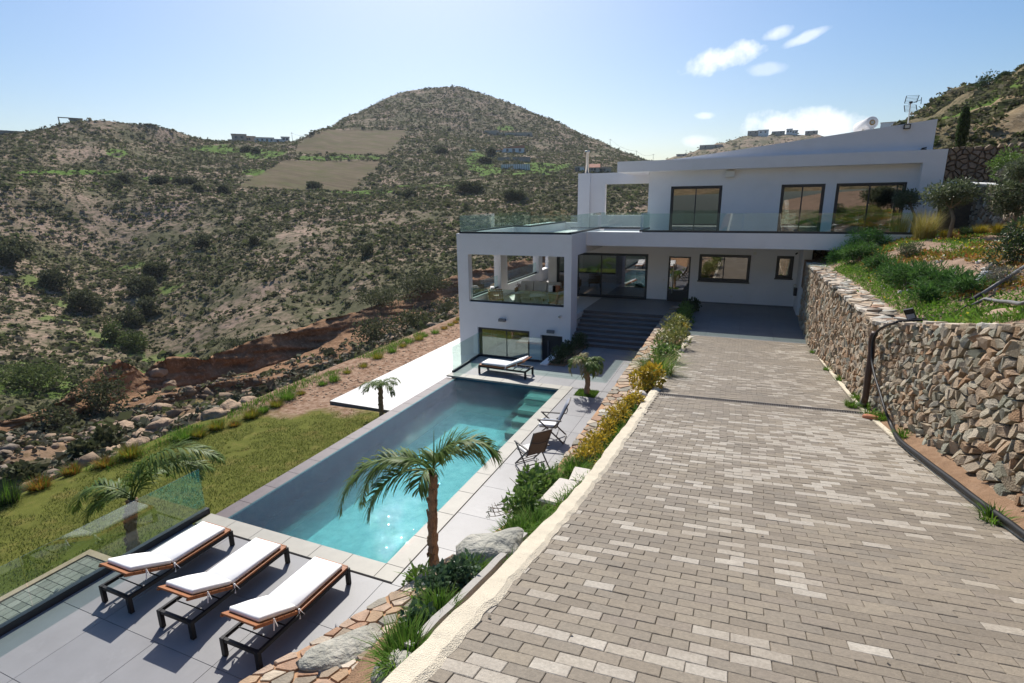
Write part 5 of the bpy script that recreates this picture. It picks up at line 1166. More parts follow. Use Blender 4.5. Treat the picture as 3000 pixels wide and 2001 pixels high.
# ------------------------------------------------------------------ glass balustrades
def balustrade(label, pts, h=.78, ch=.09, z=4.886, n=None, bw=.06, panel=1.6):
    t = thing('glass_balustrade', label, 'balustrade', (pts[0][0], pts[0][1], z), 'glass balustrades')
    for (a, b) in zip(pts, pts[1:]):
        a = np.array(a, float); b = np.array(b, float); L = np.hypot(*(b - a)); d = (b - a) / L
        MB().beam((*(a - d * bw / 2), z + ch / 2), (*(b + d * bw / 2), z + ch / 2), bw, ch).build('channel', ME, t)
        k = max(1, int(round(L / panel)))
        for i in range(k):
            p = a + d * (L * i / k + .006); q = a + d * (L * (i + 1) / k - .006)
            MB().beam((*p, z + h / 2 + ch * .4), (*q, z + h / 2 + ch * .4), .014, h).build('glass_panel', MT['glass'], t)
    return t
balustrade('glass balustrade round the roof terrace of the veranda block', [(-11.25, 36.1), (-11.25, 29.5), (-12.36, 29.5), (-12.36, 23.12), (-6.98, 23.12), (-6.98, 28.5)], panel=2.6)
balustrade('glass balustrade set back along the roof ledge left of the upstairs room', [(-6.9, 28.2), (-4.45, 28.2), (-4.45, 25.7)], panel=2.4)
balustrade('glass balustrade along the front edge of the upstairs balcony', [(-4.30, 25.55), (6.1, 25.55)], panel=2.1)
balustrade('glass balustrade in the wide front opening of the veranda', [(-11.9, 23.15), (-7.25, 23.15)], h=.62, z=1.68, panel=2.4)
balustrade('glass balustrade in the side openings of the veranda', [(-12.28, 23.5), (-12.28, 27.1)], h=.66, z=1.72, panel=1.9)
balustrade('glass balustrade in the rear side opening of the veranda', [(-12.28, 28.15), (-12.28, 33.15)], h=.66, z=1.78, panel=2.5)
balustrade('glass balustrade between the far pool deck and the basement court', [(-9.88, 17.5), (-9.95, 19.95), (-7.13, 19.95)], h=.98, z=0, panel=2.9)
balustrade('glass balustrade along the left edge of the near lounger deck', [(-10.02, 6.95), (-10.02, -2.4)], h=1.0, ch=.13, z=0, panel=3.35, bw=.10)
MB().box(-7.1, -6.80, 19.6, 23.02, -1.75, .06).build('ledge_wall', WH, vl)
# ------------------------------------------------------------------ sun loungers
def make_lounger(label):
    t = thing('sun_lounger', label, 'sun lounger', (0, 0, 0), 'white cushioned sun loungers')
    fr = MB()
    for s in (-1, 1): fr.box(s * .345 - .02, s * .345 + .02, -.94, .94, .245, .305)
    fr.box(-.325, .325, -.98, -.935, .247, .303).box(-.325, .325, .935, .975, .247, .303).box(-.325, .325, .02, .06, .25, .29)
    fr.build('frame', MT['black'], t)
    for sx in (-1, 1):
        for yy in (-.96, .955): MB().bbox(sx * .335 - .035, sx * .335 + .035, yy - .03, yy + .03, 0, .309, .004).build('leg', MT['black'], t)
    for k in range(9):
        y = -.17 + k * .126; MB().bbox(-.335, .335, y + .004, y + .118, .309, .335, .004).build('slat', MT['wood'], t)
    ang = math.radians(25); hy, hz = -.18, .335
    def bk(p):          # backrest frame: s along the panel, h above it
        x, s, h = p; return (x, hy - s * math.cos(ang) - h * math.sin(ang) * -1 * -1 * 0 + h * math.sin(ang), hz + s * math.sin(ang) + h * math.cos(ang))
    for k in range(6):
        s0 = .012 + k * .137; MB().bbox(-.335, .335, s0, s0 + .127, -.012, .014, .004).xform(bk).build('slat', MT['wood'], t)
    MB().box(-.335, -.30, .0, .83, -.04, -.014).box(.30, .335, .0, .83, -.04, -.014).xform(bk).build('back_rail', MT['wood'], t)
    MB().box(-.355, -.338, -.16, .95, .305, .34).box(.338, .355, -.16, .95, .305, .34).box(-.338, .338, .955, .975, .306, .34).build('side_board', MT['wood'], t)
    st_ = MB()
    for s in (-1, 1):
        a = bk((s * .22, .46, -.03)); st_.beam(a, (s * .22, -.42, .275), .014, .014)
    st_.beam((-.33, -.42, .275), (.33, -.42, .275), .016, .016).beam((-.33, -.70, .275), (.33, -.70, .275), .014, .014); st_.build('prop', MT['black'], t)
    def pad(x, s0, s1, z0, z1, fn=None):
        m = MB(); r = .022
        prof = [(s0, z0 + r), (s0, z1 - r), (s0 + r, z1), ((s0 + s1) / 2, z1 + .012), (s1 - r, z1), (s1, z1 - r), (s1, z0 + r), (s1 - r, z0), (s0 + r, z0)]
        vs = []
        for xx, q in ((-x, .02), (-x + .02, 0), (-x / 2, -.004), (0, -.006), (x / 2, -.004), (x - .02, 0), (x, .02)):
            vs += [(xx, min(max(a, s0 + q), s1 - q), min(max(b_, z0 + q), z1 + .012 - q)) for a, b_ in prof]
        n = len(prof); m.add(vs, [(i * n + k, i * n + (k + 1) % n, (i + 1) * n + (k + 1) % n, (i + 1) * n + k) for i in range(6) for k in range(n)] + [tuple(range(n))[::-1], tuple(range(6 * n, 7 * n))])
        return m.xform(fn) if fn else m
    pad(.30, -.165, .90, .340, .415).build('seat_cushion', MT['cushion'], t, True)
    pad(.30, .015, .74, .016, .091, bk).build('back_cushion', MT['cushion'], t, True)
    for s in (-1, 1):
        for (p, q) in (((s * .345, -.17, .375), (s * .37, -.19, .22)), ((s * .35, -.165, .37), (s * .385, -.11, .25)), (bk((s * .34, .50, .03)), (s * .355, -.66, .40)), (bk((s * .34, .50, .03)), (s * .37, -.60, .43))): MB().beam(p, q, .018, .006).build('tie', MT['cushion'], t)
        MB().lathe([(.012, -.014), (.02, 0), (.012, .014)], (s * .352, -.17, .37), 8).build('tie', MT['cushion'], t)
    return t
pr0 = make_lounger('white cushioned sun lounger nearest the flagstone wall in the lounger row'); pr0.location = (-6.12, 5.36, .003)
dup(pr0, (-7.52, 5.40, .003), .012, 'white cushioned sun lounger in the middle of the near lounger row')
dup(pr0, (-8.93, 5.41, .003), -.006, 'white cushioned sun lounger closest to the long glass balustrade')
dup(pr0, (-7.93, 18.08, .003), math.radians(87), 'lone white sun lounger on the far deck behind the pool')

# ------------------------------------------------------------------ folding chairs
def chair(label, loc, rz, cushion):
    t = thing('folding_chair', label, 'garden chair', (0, 0, 0), 'folding chairs by the pool')
    B_ = MT['bronze']; by = lambda s: (-.20 - .32 * s, .44 + .70 * s)
    for s in (-1, 1):
        x = s * .285
        MB().beam((x, .27, .635), (x, -.40, .02), .022, .036).build('leg', B_, t)
        MB().beam((x * .93, -.27, .60), (x * .93, .34, .02), .022, .036).build('leg', B_, t)
        MB().bbox(x - .028, x + .028, -.34, .31, .64, .665, .008).build('armrest', B_, t)
        y0, z0 = by(0); y1, z1 = by(1); MB().beam((s * .245, y0, z0), (s * .245, y1, z1), .028, .028).build('back_post', B_, t)
        MB().beam((s * .245, -.20, .43), (s * .245, .26, .45), .028, .028).build('seat_rail', B_, t)
    MB().beam((-.28, -.40, .03), (.28, -.40, .03), .024, .024).beam((-.26, .34, .03), (.26, .34, .03), .024, .024).beam((-.26, .12, .22), (.26, .12, .22), .02, .02).beam((-.26, -.2, .18), (.26, -.2, .18), .02, .02).build('cross_bar', B_, t)
    m = MB(); vs = []
    for k in range(9):
        q = k / 8; y, z = by(q); vs += [(-.235, y, z), (0, y - .03 * math.sin(3.1 * q), z), (.235, y, z)]
    m.add(vs, [(3 * k + a, 3 * k + a + 1, 3 * k + a + 4, 3 * k + a + 3) for k in range(8) for a in range(2)]); m.build('sling_back', MT['sling'], t, True)
    y1, z1 = by(1); MB().beam((-.25, y1, z1), (.25, y1, z1), .03, .03).build('top_bar', B_, t)
    m = MB(); y, z = by(.62)
    m.tube([(-.25, y - .02, z - .01), (-.1, y - .055, z - .05), (.1, y - .055, z - .05), (.25, y - .02, z - .01)], .012, 6).build('rear_strap', B_, t)
    MB().box(-.235, .235, -.2, .26, .437, .447).build('sling_seat', MT['sling'], t)
    if cushion:
        def bf(p): x, s, h = p; y, z = by(s); return (x, y + h * .91, z + h * .42)
        g = MB(); vs = []; nu, nv = 9, 15
        for j in range(nv):
            for i in range(nu):
                u, v = i / 8, j / 14; dim = -.014 * sum(math.exp(-((u - a) ** 2 * 60 + (v - b_) ** 2 * 90)) for a in (.3, .7) for b_ in (.2, .42, .64, .85)); ed = min(u, 1 - u, v, 1 - v)
                vs.append(bf((-.225 + .45 * u, .06 + .95 * v, .012 + .055 * min(1, ed * 9) ** .5 + dim)))
        g.add(vs, [(j * nu + i, j * nu + i + 1, j * nu + nu + i + 1, j * nu + nu + i) for j in range(nv - 1) for i in range(nu - 1)]); g.build('back_cushion', MT['cushion_grey'], t, True)
    MB().bbox(-.225, .225, -.17, .29, .45, .495, .02).build('seat_cushion', MT['cushion'] if cushion else MT['tile_pale'], t)
    t.location = loc; t.rotation_euler = (0, 0, rz); return t
chair('folding chair with a grey buttoned cushion facing the pool', (-4.47, 13.16, .003), math.radians(100), True)
chair('bare taupe folding chair seen from behind beside the pool coping', (-4.36, 11.42, .003), math.radians(52), False)

# ------------------------------------------------------------------ veranda furniture
fz = 1.19
t = thing('sofa', 'beige cushioned outdoor sofa in the veranda', 'sofa', (-9.9, 27.2, fz))
MB().bbox(-11.05, -8.75, 26.75, 27.65, fz + .14, fz + .30, .02).build('base', MT['linen'], t)
for k in range(8): MB().box(-11.0 + (k % 4) * .73, -10.96 + (k % 4) * .73, 26.8 + (k // 4) * .75, 26.84 + (k // 4) * .75, fz, fz + .14).build('leg', MT['bronze'], t)
for k in range(3): MB().bbox(-11.02 + k * .76, -10.30 + k * .76, 26.72, 27.35, fz + .305, fz + .46, .04).build('seat_cushion', MT['linen'], t)
for k in range(3): MB().bbox(-11.02 + k * .76, -10.30 + k * .76, 27.30, 27.5, fz + .47, fz + .93, .05).xform(lambda p: (p[0], p[1] + (p[2] - fz - .47) * .25, p[2])).build('back_cushion', MT['linen'], t)
for x, m_ in ((-10.85, 'linen'), (-9.15, 'cushion'), (-8.92, 'terracotta')): MB().bbox(x - .2, x + .2, 27.1, 27.22, fz + .47, fz + .82, .04).build('throw_pillow', MT[m_], t)
MB().bbox(-11.1, -8.7, 27.66, 27.72, fz + .3, fz + .6, .02).build('back_frame', MT['rattan'], t)
for s, x in ((0, -11.16), (1, -8.74)): MB().bbox(x, x + .06, 26.8, 27.7, fz + .25, fz + .62, .02).build('arm_frame', MT['rattan'], t)
def armchair(label, loc, rz, throw):
    t = thing('armchair', label, 'armchair', (0, 0, 0)); R_ = MT['rattan']
    for k in range(4): MB().box(-.36 + (k % 2) * .68, -.32 + (k % 2) * .68, -.36 + (k // 2) * .66, -.32 + (k // 2) * .66, 0, .3).build('leg', MT['bronze'], t)
    MB().bbox(-.37, .37, -.38, .36, .24, .30, .01).build('seat_frame', R_, t)
    pts = [(-.38, .33), (-.40, -.1), (-.34, -.36), (0, -.42), (.34, -.36), (.40, -.1), (.38, .33)]
    w = MB()
    for a, b_ in zip(pts, pts[1:]):
        for k in range(5):
            q = (k + .5) / 5; x, y = a[0] + (b_[0] - a[0]) * q, a[1] + (b_[1] - a[1]) * q; w.beam((x * .93, y * .93, .28), (x, y, .68), .03, .012)
        w.beam((*a, .69), (*b_, .69), .03, .04).beam((*a, .48), (*b_, .48), .014, .02)
    w.build('woven_shell', R_, t)
    MB().bbox(-.33, .33, -.32, .40, .305, .45, .04).build('seat_cushion', MT['linen'], t)
    MB().bbox(-.31, .31, -.33, -.17, .455, .84, .05).build('back_cushion', MT['linen'], t)
    if throw: MB().bbox(-.24, .24, -.30, -.10, .846, .90, .03).build('throw', MT['cushion'], t)
    t.location = loc; t.rotation_euler = (0, 0, rz)
armchair('woven rattan armchair with a cream throw at the left of the veranda', (-11.55, 25.3, fz), math.radians(-62), True)
armchair('woven armchair at the right end of the veranda lounge set', (-8.25, 25.4, fz), math.radians(75), False)
def ctable(label, x, y, r, h, top):
    t = thing('coffee_table', label, 'coffee table', (x, y, fz)); MB().lathe([(r * .62, 0), (r * .5, h * .3), (r * .33, h * .96), (r * .3, h)], (x, y, fz), 20).build('pedestal', MT['concrete'], t, True)
    MB().lathe([(r * .97, 0), (r, .012), (r, .028), (r * .98, .035)], (x, y, fz + h), 28).build('top', MT[top], t); return t
ctable('small round coffee table with a dark top in the veranda', -10.62, 25.9, .36, .50, 'grey_box')
ctable('round coffee table with a pale top in the veranda', -9.48, 25.8, .42, .46, 'tile_pale')
t = thing('vase', 'little glass vase with dark red flowers on the dark topped table', 'vase', (-10.6, 26.0, fz + .535)); MB().lathe([(.04, 0), (.05, .1), (.035, .2), (.04, .24)], (-10.6, 26.0, fz + .536), 10).build('glass_jar', MT['glass'], t)
leafy('flowers', (-10.6, 26.0, fz + .90), (.12, .12, .12), 60, .07, mat('dried_flowers', (0.14, 0.03, 0.03), .8), t)

# ------------------------------------------------------------------ palms
def frond(base, az, L, rise, droop, n=46, ll=.42, mt='frond', parent=None, p=1.3, wid=.022, twist=0.0, name='frond', hang=.55):
    K = 16; pts = [np.array(base, float)]; dirs = []
    for k in range(K):
        s = (k + .5) / K; e = rise - droop * s ** p; a = az + twist * s
        d = np.array((math.cos(e) * math.cos(a), math.cos(e) * math.sin(a), math.sin(e))); dirs.append(d); pts.append(pts[-1] + d * L / K)
    pts = np.array(pts)
    m = MB().tube(pts, [.018 * (1 - .85 * k / K) + .002 for k in range(K + 1)], 5)
    V = [np.array(m.v)]; F = []; base_f = [f for f in m.f if len(f) == 4]; nb_ = len(m.v)
    tq = rng.uniform(.10, 1, 2 * n); sd = np.repeat([-1, 1], n); i0 = np.minimum((tq * K).astype(int), K - 1)
    P0 = pts[i0] + (pts[i0 + 1] - pts[i0]) * (tq * K - i0)[:, None]; D0 = np.array(dirs)[i0]
    side = np.cross(D0, (0, 0, 1.0)); side /= np.linalg.norm(side, axis=1)[:, None] + 1e-9
    upv = np.cross(side, D0)
    Lf = ll * (np.sin(np.pi * (tq * .80 + .16)) ** .7) * rng.uniform(.8, 1.15, 2 * n)
    d1 = side * sd[:, None] * .75 + D0 * (.55 + .5 * tq[:, None]) + upv * rng.uniform(-.1, .35, (2 * n, 1)) + rng.normal(scale=.09, size=(2 * n, 3)); d1 /= np.linalg.norm(d1, axis=1)[:, None]
    d2 = d1 + np.array((0, 0, -hang)) * rng.uniform(.6, 1.5, (2 * n, 1)); d2 /= np.linalg.norm(d2, axis=1)[:, None]
    d3 = d2 + np.array((0, 0, -hang * 1.8)) * rng.uniform(.6, 1.5, (2 * n, 1)); d3 /= np.linalg.norm(d3, axis=1)[:, None]
    A = P0; B1 = A + d1 * Lf[:, None] * .35; C1 = B1 + d2 * Lf[:, None] * .35; E1 = C1 + d3 * Lf[:, None] * .3
    wv = np.cross(d1, upv); wv /= np.linalg.norm(wv, axis=1)[:, None] + 1e-9; wv *= wid / 2
    Q = np.stack([A - wv * .5, A + wv * .5, B1 - wv, B1 + wv, C1 - wv * .8, C1 + wv * .8, E1 - wv * .1, E1 + wv * .1], 1).reshape(-1, 3)
    f = np.array([(0, 1, 3, 2), (2, 3, 5, 4), (4, 5, 7, 6)]); FF = (f[None] + (np.arange(2 * n) * 8)[:, None, None]).reshape(-1, 4) + nb_
    return np_mesh(name, np.concatenate([V[0], Q]), np.concatenate([np.array(base_f), FF]), MT[mt], parent)
def trunk(pts, r0, r1, parent, n=14, mt='bark'):
    P_ = [Vector(p) for p in pts]; out = []; rs = []
    for k in range(n + 1):
        q = k / n * (len(P_) - 1); i = min(int(q), len(P_) - 2); out.append(P_[i].lerp(P_[i + 1], q - i)); rs.append((r0 + (r1 - r0) * k / n) * (1 + .16 * (k % 2)) * rng.uniform(.93, 1.07))
    MB().tube(out, rs, 11).build('trunk', MT[mt], parent)
    bs = MB()
    for k in range(n * 3):
        q = rng.uniform(.02, .98) * n; i = int(q); c = out[i].lerp(out[i + 1], q - i); a = rng.uniform(0, 6.28); r = rs[i] * .96; d = Vector((math.cos(a), math.sin(a), 0))
        bs.beam(c + d * r, c + d * (r + .012) + Vector((0, 0, rng.uniform(.06, .14))), .05 * r / .1, .012)
    bs.build('leaf_scars', MT[mt], parent)
R = math.radians
pb = (-4.50, 7.02, 0.0); pt = np.array((-4.42, 7.02, 1.98))
t = thing('palm_tree', 'large young palm at the pool corner with two long drooping fronds', 'palm tree', pb)
trunk([(pb[0], pb[1], 0), (-4.49, 7.02, 1.0), tuple(pt)], .085, .066, t, 18)
for az, L, ri, dr_, n, ll in ((R(203), 2.25, R(76), R(160), 150, .42), (R(192), 1.9, R(70), R(158), 120, .40), (R(216), 1.6, R(62), R(150), 90, .38), (R(23), 1.6, R(88), R(158), 140, .42), (R(36), 1.25, R(82), R(165), 90, .38), (R(-90), .7, R(70), R(165), 50, .32), (R(110), .8, R(74), R(160), 50, .34)):
    frond(pt + rng.normal(scale=.02, size=3), az, L, ri, dr_, int(n * .7), ll * 1.35, 'frond', t, .62 if abs(az - 3.55) < .5 else 1.1, .028, hang=.34)
MB().tube([pt, pt + np.array((.04, 0, .45)), pt + np.array((.06, 0, .8))], [.02, .012, .003], 5).build('spear_leaf', MT['frond'], t)
pb = (-13.0, 7.03, -1.85); pt = np.array((-12.58, 7.03, -.25))
t = thing('palm_tree', 'windswept palm on the lawn behind the long glass balustrade', 'palm tree', pb)
trunk([pb, (-12.86, 7.03, -1.0), tuple(pt)], .115, .10, t, 14)
for az, L, ri, dr_, n, ll in ((R(23), 3.0, R(82), R(122), 110, .56), (R(12), 2.6, R(78), R(122), 90, .54), (R(38), 2.2, R(72), R(118), 90, .52), (R(203), 1.8, R(52), R(132), 90, .5), (R(190), 1.5, R(36), R(116), 80, .48), (R(216), 1.3, R(30), R(110), 60, .45), (R(100), 1.3, R(64), R(130), 60, .45)):
    frond(pt + rng.normal(scale=.02, size=3), az, L, ri, dr_, int(n * .75), ll * 1.25, 'frond', t, 1.1, .034, hang=.45)
pb = (-12.6, 16.5, -1.87); pt = np.array((-12.55, 16.5, -.62))
t = thing('palm_tree', 'small palm at the lawn corner beside the pale lower terrace', 'palm tree', pb)
trunk([pb, (-12.6, 16.5, -1.2), tuple(pt)], .09, .075, t, 10)
for k in range(9): frond(pt, R(k * 41 + 10), rng.uniform(.8, 1.15), R(rng.uniform(30, 75)), R(rng.uniform(95, 140)), 34, .34, 'frond', t, 1.2, .024)
pb = (-4.49, 16.98, 0.0); pt = np.array((-4.54, 16.98, .98))
t = thing('palm_tree', 'small shaggy palm in a square grass bed near the steps', 'palm tree', pb)
trunk([pb, (-4.45, 16.98, .45), tuple(pt)], .085, .075, t, 10)
for k in range(14): frond(pt + np.array((-.05, 0, .05)), R(k * 26 + rng.uniform(0, 12)), rng.uniform(.75, 1.1), R(rng.uniform(40, 80)), R(rng.uniform(130, 200)), 30, .30, 'frond_dry' if k % 3 else 'frond', t, 1.0, .02, hang=.9)
for k in range(5): frond(pt + np.array((.05, 0, .05)), R(k * 30 - 60), rng.uniform(.5, .8), R(rng.uniform(45, 80)), R(rng.uniform(110, 150)), 34, .30, 'frond', t, 1.0, .026)
tag(MB().box(BED[0], BED[1], BED[2], BED[3], -.25, -.02).build('planting_bed', MT['soil']), kind='structure')
gp = np.stack([rng.uniform(BED[0] + .01, BED[1] - .01, 2400), rng.uniform(BED[2] + .01, BED[3] - .01, 2400), np.full(2400, -.02)], -1); V, F = blades(gp, rng.uniform(.03, .10, 2400), .02, rng.uniform(.01, .06, 2400), 2)
tag(np_mesh('bed_grass', V, F, MT['green_grass']), 'square patch of green grass round the small shaggy palm', 'grass', kind='stuff')

# ------------------------------------------------------------------ shrubs and plants
def shrub(name, label, c, rad, n, leaf, mt, group=None, cat='shrub', stems=True, **k):
    t = thing(name, label, cat, (c[0], c[1], c[2]), group); r = np.array(rad)
    leafy('foliage', (c[0], c[1], c[2] + r[2] * .85), r, int(n * 1.7), leaf, MT[mt], t, floor=c[2], **k)
    if stems:
        s = MB()
        for i in range(5):
            a = i * 1.3; s.tube([(c[0], c[1], c[2] - .05), (c[0] + math.cos(a) * r[0] * .4, c[1] + math.sin(a) * r[1] * .4, c[2] + r[2] * .9)], [.02, .008], 5)
        s.build('stems', MT['bark_grey'], t)
    return t
def tuft(name, label, c, r, h, n, w, mt, group=None, lean=.8, extra=None):
    t = thing(name, label, 'grass tuft', (c[0], c[1], c[2]), group)
    tuft_mesh('blades', c, r, h, n, w, MT[mt], t, lean)
    if extra: tuft_mesh('plumes', c, r * 1.15, h * 1.12, n // 3, w * .8, MT[extra], t, lean)
    return t
bk_ = lambda px, py: at_s(px, py, bank)
G1 = 'shrubs along the flagstone wall'
for px, py, rad, n, mt, lab in ((2026, 915, (.34, .5, .36), 520, 'leaf_dark', 'dark glossy shrub at the house end of the flagstone wall bed'), (2010, 935, (.36, .45, .36), 520, 'leaf_mid', 'glossy green shrub second from the house in the wall bed'), (1998, 955, (.34, .36, .32), 420, 'leaf_mid', 'bright green shrub just behind the first yellow shrub in the wall bed'),
        (1990, 972, (.26, .26, .24), 300, 'leaf_yellow', 'small yellow shrub between green shrubs near the forecourt'), (1980, 1000, (.42, .42, .40), 620, 'leaf_lime', 'large variegated shrub beside the top end of the kerb'), (1962, 1030, (.42, .42, .36), 560, 'leaf_lime', 'variegated lime shrub next to the long grass tuft'),
        (1945, 1062, (.34, .4, .3), 420, 'leaf_mid', 'leafy green shrub behind the long grass tuft'), (1900, 1140, (.30, .34, .26), 420, 'leaf_yellow', 'round bright yellow shrub beside the drain end')):
    shrub('shrub', lab, bk_(px, py), tuple(q * 1.3 for q in rad), int(n * 1.4), .095, mt, G1)
tuft('grass_tuft', 'long arching green grass tuft spilling over the flagstones', bk_(1925, 1100), .75, .62, 420, .016, 'green_grass', None, 1.0, 'straw')
for i, (px, py) in enumerate(((1858, 1185), (1845, 1202), (1818, 1228), (1800, 1247), (1782, 1268), (1768, 1290), (1750, 1312), (1732, 1335), (1716, 1358))):
    shrub('shrub', ['topmost', 'second', 'third', 'fourth', 'fifth', 'sixth', 'seventh', 'eighth', 'lowest'][i] + ' yellow shrub in the line of yellow shrubs down the kerb bed', bk_(px, py), (.17, .20, .15), 230, .055, 'leaf_yellow', 'line of yellow shrubs by the kerb')
# green grass edging the kerb
n = 9000; gy = rng.uniform(2.2, 14.2, n); gx = kerb_x(gy) - .22 - np.abs(rng.normal(scale=.16, size=n)) * np.interp(gy, [2, 6, 8, 14], [1.3, 2.0, 1.2, .8])
kp = fbm(gx * 1.6, gy * 1.1, 3, 91) > np.interp(gy, [2, 5, 6.2, 9, 13, 14.2], [.50, .42, .38, .36, .50, .62]); gx, gy = gx[kp], gy[kp]
V, F = blades(np.stack([gx, gy, bank(gx, gy) - .03], -1), rng.uniform(.05, .15, len(gx)), .014, rng.uniform(.02, .16, len(gx)), 3)
tag(np_mesh('kerb_grass', V, F, MT['green_grass']), 'bright green grass growing along the kerb bed', 'grass', kind='stuff')
for px, py, r, h, lab in ((1564, 1545, .28, .2, 'yellowing grass clump below the bushy plants'), (1515, 1580, .26, .2, 'grass clump just above the big pale boulder'), (1690, 1385, .3, .22, 'spiky green tuft leaning over the flagstones'), (1380, 1700, .2, .2, 'spiky green tuft below the big pale boulder'), (1285, 1815, .22, .2, 'green grass clump among the jade plants'), (1215, 1880, .18, .16, 'grass clump at the lower end of the concrete board'), (1185, 1940, .24, .2, 'lowest grass clump beside the kerb at the picture bottom')):
    tuft('grass_tuft', lab, bk_(px, py) - (0, 0, .03), r, h, 380, .012, 'green_grass', None, .9)
for px, py, rad, n, lab in ((1590, 1440, (.22, .28, .18), 380, 'upper bushy green plant beside the pale blocks'), (1555, 1470, (.22, .26, .18), 380, 'middle bushy green plant of the bank clump'), (1527, 1515, (.20, .24, .16), 340, 'lower bushy green plant hanging over the deck edge')):
    shrub('shrub', lab, bk_(px, py), rad, n, .075, 'leaf_mid', 'bushy plants on the bank')
for px, py, rad, n, lab in ((1360, 1715, (.16, .18, .13), 320, 'jade plant closest to the boulder'), (1316, 1738, (.20, .20, .15), 380, 'largest jade plant beside the concrete board'), (1268, 1772, (.17, .18, .14), 320, 'jade plant at the flagstone side of the bed'), (1225, 1850, (.12, .15, .10), 220, 'low jade plant near the bottom of the bed'), (1245, 1672, (.32, .26, .16), 420, 'low dark shrub at the foot of the large palm')):
    shrub('succulent', lab, bk_(px, py) if py != 1672 else np.array((-4.62, 6.75, .0)), rad, n, .045 if py != 1672 else .07, 'leaf_jade' if py != 1672 else 'leaf_mid', 'jade plants on the bank', 'succulent', aspect=.6)
tw = thing('twiggy_plant', 'leaning bare stemmed succulent reaching over the pale deck', 'plant', bk_(1535, 1470), None)
o_ = bk_(1535, 1470)
for k in range(13):
    q = at_y(rng.uniform(1410, 1500) if k < 9 else rng.uniform(1480, 1640), rng.uniform(1400, 1520) if k < 9 else rng.uniform(1320, 1390), o_[1] + rng.uniform(-.2, .4)); a = np.array(o_) + rng.normal(scale=.1, size=3) + (0, 0, .1)
    pts = [a + (q - a) * f + np.array((0, 0, -.10 * math.sin(f * 3.1))) + rng.normal(scale=.012, size=3) for f in np.linspace(0, 1, 7)]
    m = MB().tube(pts, [.014 - .0015 * f for f in range(7)], 5)
    for f in (3, 4, 5): m.tube([pts[f], pts[f] + rng.normal(scale=.09, size=3) + (-.05, 0, .06)], [.008, .004], 5)
    m.build('stem', MT['bark_grey'], tw); leafy('rosette', pts[-1], (.035, .035, .03), 16, .04, MT['leaf_dark'], tw)
al = thing('aloe', 'spiky long leaved plant beside the uppermost jade plant', 'plant', bk_(1240, 1735)); tuft_mesh('leaves', bk_(1240, 1735), .5, .42, 14, .05, MT['green_grass'], al, 1.0)
# ------------------------------------------------------------------ rocks and blocks on the bank
def rock(name, label, c, rad, mt, seed, cat='boulder', group=None, rz=0., sharp=.35, sub=2):
    v, f = (ICO3 if sub == 2 else ICO2); v = v.copy(); n = fbm(v[:, 0] * 1.7 + seed, v[:, 1] * 1.7 + v[:, 2] * 2.3, 3, seed)
    n2 = fbm(v[:, 0] * 6 + seed, v[:, 1] * 6 + v[:, 2] * 6, 2, seed + 3)
    v = v * (1 + sharp * (n - .5) * 2 + .22 * (n2 - .5))[:, None]; v = np.sign(v) * np.abs(v) ** .82
    v = v * np.array(rad); a = rz; x = v[:, 0] * math.cos(a) - v[:, 1] * math.sin(a); y = v[:, 0] * math.sin(a) + v[:, 1] * math.cos(a)
    V = np.stack([x + c[0], y + c[1], v[:, 2] + c[2]], -1)
    return tag(np_mesh(name, V, f, MT[mt]), label, cat, group)
c = bk_(1452, 1640); rock('boulder', 'big pale grey green boulder between flagstones and kerb', c + (-.04, .03, .03), (.29, .21, .17), 'rock', 3, rz=.5, sharp=.5)
c = bk_(1000, 1905); rock('boulder', 'large flat grey green rock slab set in the flagstone bank', c + (0, 0, -.03), (.52, .26, .10), 'rock', 9, rz=1.0, sharp=.4)
c = bk_(1165, 1960); rock('boulder', 'dark rough rock beside the lower end of the concrete board', c + (0, 0, -.06), (.15, .14, .10), 'rock', 15, rz=.4)
c = bk_(1890, 1168); rock('boulder', 'white topped brown rock beside the drain end of the kerb', c + (-.12, 0, .04), (.16, .13, .11), 'pale_block', 21, rz=.6, sharp=.25)
def block(label, px, py, sx, sy, sz, rz):
    c = bk_(px, py); m = MB().bbox(-sx, sx, -sy, sy, -.2, sz, .02)
    ca, sa = math.cos(rz), math.sin(rz); m.xform(lambda p: (c[0] + p[0] * ca - p[1] * sa + .02 * math.sin(p[1] * 30), c[1] + p[0] * sa + p[1] * ca, c[2] + p[2] - .25 * p[1] * 0)); tag(m.build('stone_block', MT['pale_block']), label, 'block')
block('pale concrete block beside the kerb, lower of two', 1640, 1452, .13, .28, .07, -.05); block('pale concrete block beside the kerb, upper of two', 1700, 1402, .11, .18, .06, .0)
bd = MB(); pa, pb_ = np.array((-1.78, 2.1)), np.array((-1.72, 3.95)); vs = []
for k in range(13):
    y = 2.1 + k * .155; x = float(kerb_x(y)) - .34; z = float(bank(x, y)) + .075 + (float(vnoise(k * .9, 0, 4)) - .5) * .02
    vs += [(x - .03, y, z - .45), (x - .03, y, z), (x + .025, y, z), (x + .025, y, z - .45)]
bd.add(vs, [(4 * k + a, 4 * k + 4 + a, 4 * k + 5 + a if a < 3 else 4 * k + 4, 4 * k + 1 + a if a < 3 else 4 * k) for k in range(12) for a in range(4)]); bd.add(vs[:4], [(0, 1, 2, 3)]); bd.add(vs[-4:], [(3, 2, 1, 0)])
tag(bd.build('edging_board', MT['concrete']), 'thin chipped concrete edging board between jade plants and kerb', 'edging')
